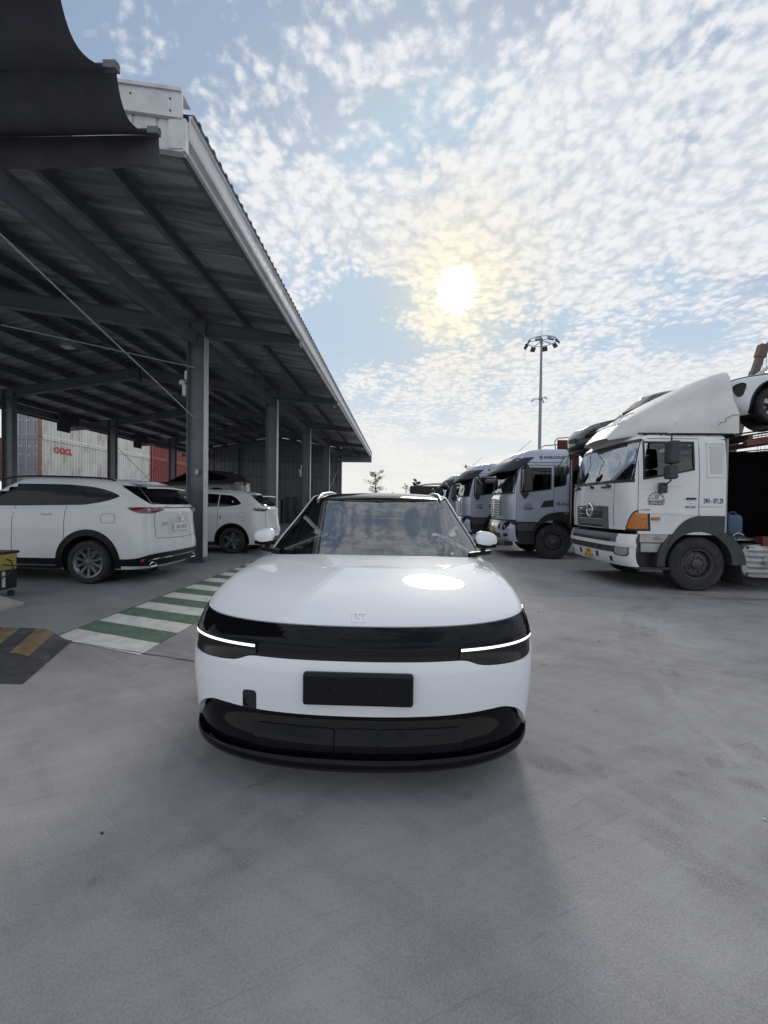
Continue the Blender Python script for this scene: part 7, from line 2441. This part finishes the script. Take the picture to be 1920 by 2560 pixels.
c2, bd, gh = suv('loaded_car', 'white car riding high on the carrier behind the white truck', WHITE2, 'cars loaded on the carriers', L=4.6, rear=-0.95, wb=2.75, W=0.93, wr=0.36, arch=0.46, clad_r=0.49,
                 sill=0.26, clad_z=0.34, roof=1.62, belt=1.06, win=[[(-0.3, 1.3, 1.32), (0.2, 1.2, 1.46), (1.2, 1.12, 1.50), (2.0, 1.10, 1.25)]], wheel_style='twist', spokes=5, hood_drop=0.10)
for sg in (1, -1):
    bd.patch('headlight', LENS, c2, 'uv', [(sg * a, b, c) for a, b, c in ((0.62, 0.74, 0.80), (0.66, 0.58, 0.83), (0.72, 0.48, 0.84), (0.78, 0.50, 0.83), (0.84, 0.68, 0.78))], rows=4, sub=3, off=0.008, thick=0.02)
    bd.patch('hood_gap', SATIN, c2, 'uv', [(sg * 0.5, 0.965, 0.98), (sg * 0.9, 0.965, 0.982), (sg * 1.15, 0.97, 0.985)], rows=1, sub=4, off=0.006, thick=0.01)
bd.patch('air_intake', BLACK, c2, 'uv', [(-0.55, 0.03, 0.25), (0, 0.03, 0.28), (0.55, 0.03, 0.25)], rows=3, sub=5, off=0.008, thick=0.02)
c2.rotation_euler = (0, R(8), PI)
c2.location = (6.22 + 3.65 * math.cos(R(8)), 9.0, 3.02 + 0.50)
# ------------------------------------------------------------------ shipping containers beyond the shed
def container_paint(name, col, rust=0.5):
    return mat(name, col, 0.6, var=0.07, vscale=1.2, dirt=(0.20, 0.10, 0.055), dirt_amt=rust, dirt_scale=1.8, stretch=(1.0, 1.0, 0.35))


CWHITE = container_paint('container_cream', (0.72, 0.71, 0.67), 0.45)
CRED = container_paint('container_red', (0.25, 0.05, 0.045), 0.35)
CBLUE = container_paint('container_blue', (0.03, 0.045, 0.10), 0.3)
CDOOR = container_paint('container_door_grey', (0.30, 0.31, 0.33), 0.25)
CRUST = mat('container_rust', (0.30, 0.17, 0.11), 0.8, var=0.3, vscale=4)


def container(label, x, y, z, paint, post, doors=True, ltr=None, group='stacked shipping containers'):
    """side facing +x; near end (doors) facing -y"""
    L, Wd, Hh = 12.19, 2.44, 2.88
    t = thing('shipping_container', label, 'container', (x, y, z), 0, group)
    mb = MB()
    prof = []
    yy = 0.16
    while yy < L - 0.16:
        prof += [(yy, 0.0), (yy + 0.07, 0.0), (yy + 0.138, -0.075), (yy + 0.208, -0.075)]
        yy += 0.276
    prof.append((L - 0.14, 0.0))
    mb.grid([[(-0.03 + b, a, 0.16) for a, b in prof], [(-0.03 + b, a, Hh - 0.11) for a, b in prof]])
    mb.build('side_wall', paint, t)
    for z0, z1 in ((0.0, 0.16), (Hh - 0.11, Hh)):
        MB().box(-0.06, 0.0, 0.14, L - 0.14, z0, z1).build('side_rail', paint, t)
    for yy in (0.0, L - 0.14):
        MB().box(-0.16, 0.004, yy, yy + 0.14, 0.0, Hh).build('corner_post', post, t)
        for z0 in (0.0, Hh - 0.12):
            MB().box(-0.165, 0.008, yy - 0.004, yy + 0.165, z0, z0 + 0.12).build('corner_casting', post, t)
    MB().box(-Wd, -0.06, 0.1, L - 0.1, Hh - 0.06, Hh - 0.01).build('roof', paint, t)
    MB().box(-Wd, -0.06, 0.1, L, 0.02, 0.14).build('base', DARKMETAL, t)
    MB().box(-Wd, -Wd + 0.04, 0.1, L - 0.1, 0.1, Hh - 0.05).build('far_wall', paint, t)
    MB().box(-Wd, -0.06, L - 0.06, L - 0.02, 0.1, Hh - 0.05).build('end_wall', paint, t)
    for k in range(2):
        x1 = -0.17 - 1.05 * k
        d = MB().box(x1 - 1.04, x1, 0.05, 0.10, 0.13, Hh - 0.12).build('door', CDOOR, t)
        for zz in (0.75, 1.35, 1.95):
            MB().box(x1 - 1.0, x1 - 0.03, 0.035, 0.05, zz, zz + 0.07).build('door_rib', CDOOR, d)
        for xx in (x1 - 0.28, x1 - 0.78):
            b = MB().tube([(xx, 0.015, 0.12), (xx, 0.015, Hh - 0.12)], 0.022, 8)
            b.build('lock_rod', GALV, d)
            MB().box(xx - 0.02, xx + 0.24, 0.0, 0.03, 1.05, 1.10).build('lock_handle', GALV, d)
        mb = MB()
        for (a, b_) in ((0.12, 2.2), (0.12, 1.65), (0.55, 2.2), (0.58, 1.6)):
            mb.box(x1 - a - 0.2, x1 - a, 0.044, 0.049, b_, b_ + 0.16)
            mb.build('marking_panel', mat('marking_grey', (0.45, 0.46, 0.47), 0.6), d)
            mb = MB()
    MB().box(-Wd, 0.0, 0.0, 0.08, 0.0, 0.13).build('door_sill', CDOOR, t)
    MB().box(-Wd, 0.0, 0.0, 0.08, Hh - 0.12, Hh).build('door_header', CDOOR, t)
    MB().box(-Wd, -Wd + 0.14, 0.0, 0.14, 0, Hh).build('corner_post', post, t)
    if ltr:
        # lettering painted on the side; reads left to right from the yard
        M = Matrix(((0, 0, 1, -0.026), (1, 0, 0, ltr[1]), (0, 1, 0, ltr[2]), (0, 0, 0, 1)))
        text('company_lettering', ltr[0], ltr[3], mat('lettering_red', (0.48, 0.03, 0.055), 0.6), t, None, None, mtx=M, bold=0.03, space=0.98)
    return t


CX, CY = -24.0, 26.7
container('cream container with red letters, middle of the stack seen through the shed', CX, CY, 2.9, CWHITE, CRUST, ltr=('OOCL', 1.92, 2.15, 0.56))
container('cream container topmost in its stack, seen through the shed', CX, CY, 5.8, CWHITE, CRUST)
container('red container in the second tier, right of the cream ones', CX, CY + 12.4, 2.9, CRED, CRED)
container('red container on top, right of the cream ones', CX, CY + 12.4, 5.8, CRED, CRED)
container('brown container at the far left edge beyond the shed column', -27.2, 19.6, 2.9, container_paint('container_brown', (0.30, 0.15, 0.08), 0.3), CRUST)
container('dark blue container on the ground under the red ones', CX, CY + 12.4, 0.0, CBLUE, CBLUE)
container('dark blue container on the ground under the cream ones', CX, CY, 0.0, CBLUE, CBLUE)

# ------------------------------------------------------------------ stack of slatted panels at the back of the shed
ps = thing('panel_stack', 'tall stack of dark slatted panels against the back wall of the shed', 'panels', (-7.6, 29.6, FL))
for k in range(16):
    MB().box(-0.75 + random.uniform(-0.04, 0.04), 0.75 + random.uniform(-0.04, 0.04), -0.5, 0.5, 0.12 * k + 0.02, 0.12 * k + 0.075).build('panel', mat('panel_dark', (0.09, 0.09, 0.10), 0.5, var=0.3), ps)
    for xx in (-0.6, 0.0, 0.6):
        MB().box(xx - 0.05, xx + 0.05, -0.5, 0.5, 0.12 * k + 0.075, 0.12 * k + 0.12).build('spacer', DARKMETAL, ps)
bn = thing('metal_cabinet', 'plain grey metal cabinet left of the slatted panel stack', 'cabinet', (-8.9, 29.6, FL))
MB().box(-0.35, 0.35, -0.3, 0.3, 0.0, 1.75).build('body', mat('cabinet_grey', (0.25, 0.26, 0.28), 0.5), bn, bevel=0.01)
MB().box(-0.33, -0.005, -0.315, -0.30, 0.05, 1.7).build('door', mat('cabinet_grey', (0.25, 0.26, 0.28), 0.5), bn)
MB().box(0.005, 0.33, -0.315, -0.30, 0.05, 1.7).build('door', mat('cabinet_grey', (0.25, 0.26, 0.28), 0.5), bn)

# ------------------------------------------------------------------ cart and stand at the left edge
ct = thing('charger_cart', 'black battery charger cart with a yellow panel at the left edge', 'cart', (-5.62, 5.62, FL))
MB().box(-0.42, 0.06, -0.18, 0.18, 0.12, 0.62).build('cabinet', BLACK, ct, bevel=0.015)
MB().box(0.062, 0.072, -0.15, 0.15, 0.40, 0.63).build('yellow_panel', mat('panel_yellow', (0.42, 0.33, 0.09), 0.6, var=0.2, vscale=20, dirt=(0.1, 0.09, 0.05), dirt_amt=0.6, dirt_scale=20), ct)
MB().box(0.062, 0.075, -0.06, -0.02, 0.16, 0.38).build('white_strip', mat('strip_white', (0.6, 0.64, 0.68), 0.3), ct)
MB().box(-0.44, 0.08, -0.20, 0.20, 0.62, 0.66).build('lid', DARKMETAL, ct, bevel=0.01)
for (xx, yy) in ((0.0, -0.14), (0.0, 0.14), (-0.36, -0.14), (-0.36, 0.14)):
    mb = MB().lathe([(0.0, -0.014), (0.045, -0.014), (0.045, 0.014), (0.0, 0.014)], 18, 'y', (xx, yy, 0.045))
    mb.build('caster', RUBBER, ct)
    MB().tube([(xx, yy, 0.05), (xx, yy, 0.13)], 0.012, 6).build('caster_fork', GALV, ct)
MB().tube([(0.08, 0.0, 0.55), (0.16, -0.02, 0.53), (0.20, -0.03, 0.45), (0.17, -0.05, 0.36), (0.06, -0.12, 0.27), (-0.3, -0.25, 0.2)], 0.010, 8).build('cable', BLACK, ct, smooth=60)
MB().tube([(0.07, -0.05, 0.48), (0.2, -0.08, 0.475), (0.34, -0.1, 0.48)], 0.008, 6).build('plug_lead', BLACK, ct, smooth=60)
sb = thing('stand_base', 'beige weighted stand base sloping to the floor at the left edge', 'stand', (-5.32, 5.06, FL))
rows = []
for (s_, z_) in ((0.37, 0.0), (0.37, 0.035), (0.34, 0.05), (0.06, 0.20), (0.05, 0.26)):
    rows.append([(-s_, -s_ * 0.55, z_), (s_, -s_ * 0.55, z_), (s_ * 1.0, s_ * 0.55, z_), (-s_, s_ * 0.55, z_)])
MB().grid(rows, wrap=True).build('foot', mat('stand_beige', (0.42, 0.39, 0.36), 0.6, var=0.1), sb, bevel=0.006)
MB().tube([(0, 0, 0.2), (0, 0, 0.34)], 0.035, 12).build('socket', mat('stand_beige', (0.42, 0.39, 0.36), 0.6), sb, smooth=40)

# ------------------------------------------------------------------ high mast light
hm = thing('high_mast_light', 'tall grey high mast light with a ring of floodlights', 'light mast', (14.2, 43.0, 0))
MASTP = mat('mast_galvanised', (0.27, 0.28, 0.31), 0.5, metal=0.3, var=0.1)
ZR = 18.45
MB().tube([(0, 0, 0), (0, 0, 6), (0, 0, 12.6), (0, 0, ZR + 0.35)], [0.20, 0.17, 0.145, 0.10], 14).build('pole', MASTP, hm, smooth=50)
MB().tube([(0, 0, ZR + 0.3), (0, 0, ZR + 2.3)], 0.014, 6).build('lightning_rod', MASTP, hm)
n = 36
RR = 1.42
MB().tube([(RR * math.cos(2 * PI * k / n), RR * math.sin(2 * PI * k / n), ZR) for k in range(n + 1)], 0.035, 8, caps=False).build('ring', MASTP, hm, smooth=50)
for k in range(5):
    a = 2 * PI * k / 5 + 0.5
    MB().tube([(0.15 * math.cos(a), 0.15 * math.sin(a), ZR + 0.12), (RR * math.cos(a), RR * math.sin(a), ZR)], 0.04, 6).build('ring_arm', MASTP, hm)
MB().lathe([(0.0, ZR + 0.35), (0.14, ZR + 0.3), (0.16, ZR - 0.1), (0.12, ZR - 0.3)], 14, 'z').build('crown', MASTP, hm, smooth=40)
FLOOD = mat('floodlight_dark', (0.06, 0.06, 0.065), 0.5)
for k in range(8):
    a = 2 * PI * k / 8 + 0.25
    f = bpy.data.objects.new('floodlight', None)
    COL.objects.link(f)
    f.parent = hm
    f.location = ((RR + 0.12) * math.cos(a), (RR + 0.12) * math.sin(a), ZR - 0.28)
    f.rotation_euler = (R(38), 0, a - PI / 2)
    MB().box(-0.26, 0.26, -0.06, 0.08, -0.24, 0.24).build('housing', FLOOD, f, bevel=0.03)
    MB().box(-0.23, 0.23, 0.08, 0.09, -0.21, 0.21).build('lens', LAMPW, f)
    MB().box(-0.02, 0.02, -0.12, -0.05, -0.1, 0.35).build('bracket', MASTP, f)
for k in range(3):
    a = 2 * PI * k / 3 + 0.9
    mb = MB().tube([(0.25 * math.cos(a), 0.25 * math.sin(a), 12.6), (0.75 * math.cos(a), 0.75 * math.sin(a), 12.65)], 0.04, 6)
    mb.build('camera_arm', MASTP, hm)
    MB().tube([(0.65 * math.cos(a), 0.65 * math.sin(a), 12.55), (0.95 * math.cos(a), 0.95 * math.sin(a), 12.40)], 0.09, 8).build('camera', CAMW, hm)
MB().lathe([(0.15, 12.5), (0.22, 12.52), (0.22, 12.68), (0.15, 12.7)], 14, 'z').build('camera_collar', MASTP, hm)

# ------------------------------------------------------------------ mobile crane at the right edge
crn = thing('mobile_crane', 'mobile crane with raised telescopic boom and hook block at the right edge', 'crane', (21.9, 30.0, 0))
BOOM = mat('boom_dark', (0.10, 0.085, 0.08), 0.55, var=0.15)
BOOMR = mat('boom_head_rust', (0.15, 0.075, 0.06), 0.6, var=0.25)
BX = Vector((0.277, 0.0, 0.961)).normalized()
b0 = Vector((0.0, 0, 1.6))
def along(d, off=0.0):
    return b0 + BX * d + Vector((0.954, 0, -0.30)) * off
for (d0, d1, w_, h_) in ((0, 6.5, 0.50, 0.62), (6.3, 10.0, 0.42, 0.52), (9.8, 11.8, 0.34, 0.44)):
    MB().bar(along(d0), along(d1), w_, h_, up=(0.954, 0, -0.30)).build('boom_section', BOOM, crn, bevel=0.03)
MB().bar(along(11.0), along(11.9), 0.44, 0.56, up=(0.954, 0, -0.30)).build('boom_head', BOOMR, crn, bevel=0.03)
MB().prism([(0.0, 0.0), (0.75, 0.35), (0.85, 1.25), (0.35, 0.75), (-0.2, 0.55)], -0.15, 0.15, 'y')
mb = MB()
h = along(11.6)
mb.prism([(h.x - 0.1, h.z - 0.2), (h.x + 0.65, h.z + 0.1), (h.x + 0.95, h.z + 1.05), (h.x + 0.30, h.z + 0.45)], -0.12, 0.12, 'y')
mb.build('jib_tip', BOOM, crn)
hx = h.x + 0.95
MB().tube([(hx, 0, h.z + 0.25), (hx, 0, h.z - 1.0)], 0.02, 6).build('cable', DARKMETAL, crn)
MB().ball((hx, 0, h.z - 1.25), 0.22, 12, 8, (0.8, 0.8, 1.2)).build('hook_block', GREYP, crn, smooth=50)
MB().tube([(hx, 0, h.z - 1.45), (hx + 0.05, 0, h.z - 1.65), (hx + 0.12, 0, h.z - 1.72), (hx + 0.16, 0, h.z - 1.6)], 0.035, 8).build('hook', DARKMETAL, crn, smooth=50)
for dx in (-0.42, -0.20, 0.08, 0.30):
    MB().tube([(h.x + 0.62 + dx, 0.1, h.z + 0.2), (h.x + 0.30 + dx, 0.1, 4.0)], 0.014, 5).build('cable', DARKMETAL, crn)
MB().box(-4.5, 3.5, -1.3, 1.3, 0.7, 1.5).build('chassis', BOOMR, crn, bevel=0.05)
MB().box(-5.6, -4.5, -1.25, 1.25, 0.6, 2.6).build('cab', BOOMR, crn, bevel=0.08)
for xx in (-3.6, -2.2, 1.2, 2.6):
    for sy in (-1.1, 1.1):
        truck_wheel(crn, xx, sy, 0.55, 0.4, 1 if sy > 0 else -1)

# ------------------------------------------------------------------ dark trailer far down the yard
dt = thing('dark_trailer', 'dark box trailer with white roof hoops parked beyond the trucks', 'trailer', (0.78, 32.0, 0))
MB().box(0, 5.2, 0, 2.4, 1.0, 3.05).build('body', mat('trailer_black', (0.018, 0.018, 0.02), 0.6), dt, bevel=0.02)
for sy in (0.25, 2.15):
    for xx in (3.6, 4.6):
        truck_wheel(dt, xx, sy, 0.5, 0.3, -1 if sy < 1 else 1)
    MB().box(0.8, 0.95, sy - 0.08, sy + 0.08, 0.0, 1.0).build('landing_leg', DARKMETAL, dt)
HOOP = mat('hoop_white', (0.6, 0.6, 0.6), 0.5)
for yy in (0.05, 0.8, 1.6, 2.35):
    MB().tube([(0.55 + 4.0 * k / 12, yy, 3.06 + 0.22 * math.sin(PI * k / 12) ** 0.6) for k in range(13)], 0.022, 6).build('roof_hoop', HOOP, dt, smooth=50)

# ------------------------------------------------------------------ small trees beyond the yard
LEAF = mat('leaf', (0.055, 0.085, 0.03), 0.6, var=0.35, vscale=3)
BARK = mat('bark', (0.12, 0.10, 0.085), 0.85, var=0.2)


def tiered_tree(label, x, y, h, tiers, seed, dens=1.0, group='small trees on the horizon'):
    rnd = random.Random(seed)
    t = thing('young_tree', label, 'tree', (x, y, 0), 0, group)
    mb = MB()
    mb.tube([(0, 0, 0), (0.03 * h, 0, h * 0.4), (0.0, 0.0, h * 0.75), (0.05, 0, h)], [h * 0.022, h * 0.017, h * 0.011, h * 0.004], 8)
    vs_, fs = [], []
    for (zf, rad, a_off) in tiers:
        nb = 5 if dens >= 1 else 4
        for k in range(nb):
            a = a_off + 2 * PI * k / nb + rnd.uniform(-0.3, 0.3)
            r_ = rad * rnd.uniform(0.35, 1.15)
            z0 = h * (zf + rnd.uniform(-0.09, 0.05))
            z1 = z0 + r_ * rnd.uniform(0.1, 0.6)
            mb.tube([(0, 0, z0 - 0.1), (r_ * 0.5 * math.cos(a), r_ * 0.5 * math.sin(a), z0 + r_ * 0.12), (r_ * math.cos(a), r_ * math.sin(a), z1)], [h * 0.008, h * 0.005, h * 0.002], 6)
            for q in range(int(46 * dens)):
                f = rnd.uniform(0.45, 1.08)
                cx = r_ * f * math.cos(a) + rnd.gauss(0, rad * 0.16)
                cy = r_ * f * math.sin(a) + rnd.gauss(0, rad * 0.16)
                cz = z0 + (z1 - z0) * f + rnd.gauss(0, rad * 0.10) + 0.05
                s_ = rnd.uniform(0.06, 0.13) * (h / 5.5)
                b = Vector((rnd.gauss(0, 1), rnd.gauss(0, 1), rnd.gauss(0, 0.5))).normalized()
                c = b.cross(Vector((rnd.gauss(0, 1), rnd.gauss(0, 1), rnd.gauss(0, 1)))).normalized()
                n0 = len(vs_)
                p = Vector((cx, cy, cz))
                vs_ += [p - b * s_, p + c * s_ * 0.5, p + b * s_, p - c * s_ * 0.5]
                fs.append((n0, n0 + 1, n0 + 2, n0 + 3))
    mb.build('trunk', BARK, t, smooth=50)
    from_data('crown', vs_, fs, LEAF, t)
    return t


tiered_tree('slender young tree with flat tiers of leaves, right of the shed end', -3.75, 62, 6.1, [(0.62, 1.5, 0.2), (0.80, 1.6, 0.9), (0.97, 1.2, 0.4)], 3, 1.0)
tiered_tree('sparse sapling standing just above the white car roof', 1.0, 70, 4.9, [(0.65, 0.8, 0.2), (0.85, 0.9, 1.1), (1.0, 0.5, 0.3)], 8, 0.45)
tiered_tree('tiny sapling left of the sparse one, above the car roof', -1.25, 72, 3.8, [(0.75, 0.6, 0.7), (0.95, 0.5, 0.2)], 5, 0.4)
tiered_tree('leafy tree showing over the grey truck roof', 6.67, 40, 4.9, [(0.72, 1.1, 0.1), (0.88, 1.3, 0.8), (1.0, 0.9, 0.5)], 11, 0.7)
tiered_tree('dark bushy sapling rising behind the dark trailer', 1.75, 46, 4.35, [(0.72, 0.35, 0.2), (0.84, 0.45, 0.9), (0.96, 0.45, 0.4)], 15, 1.3)
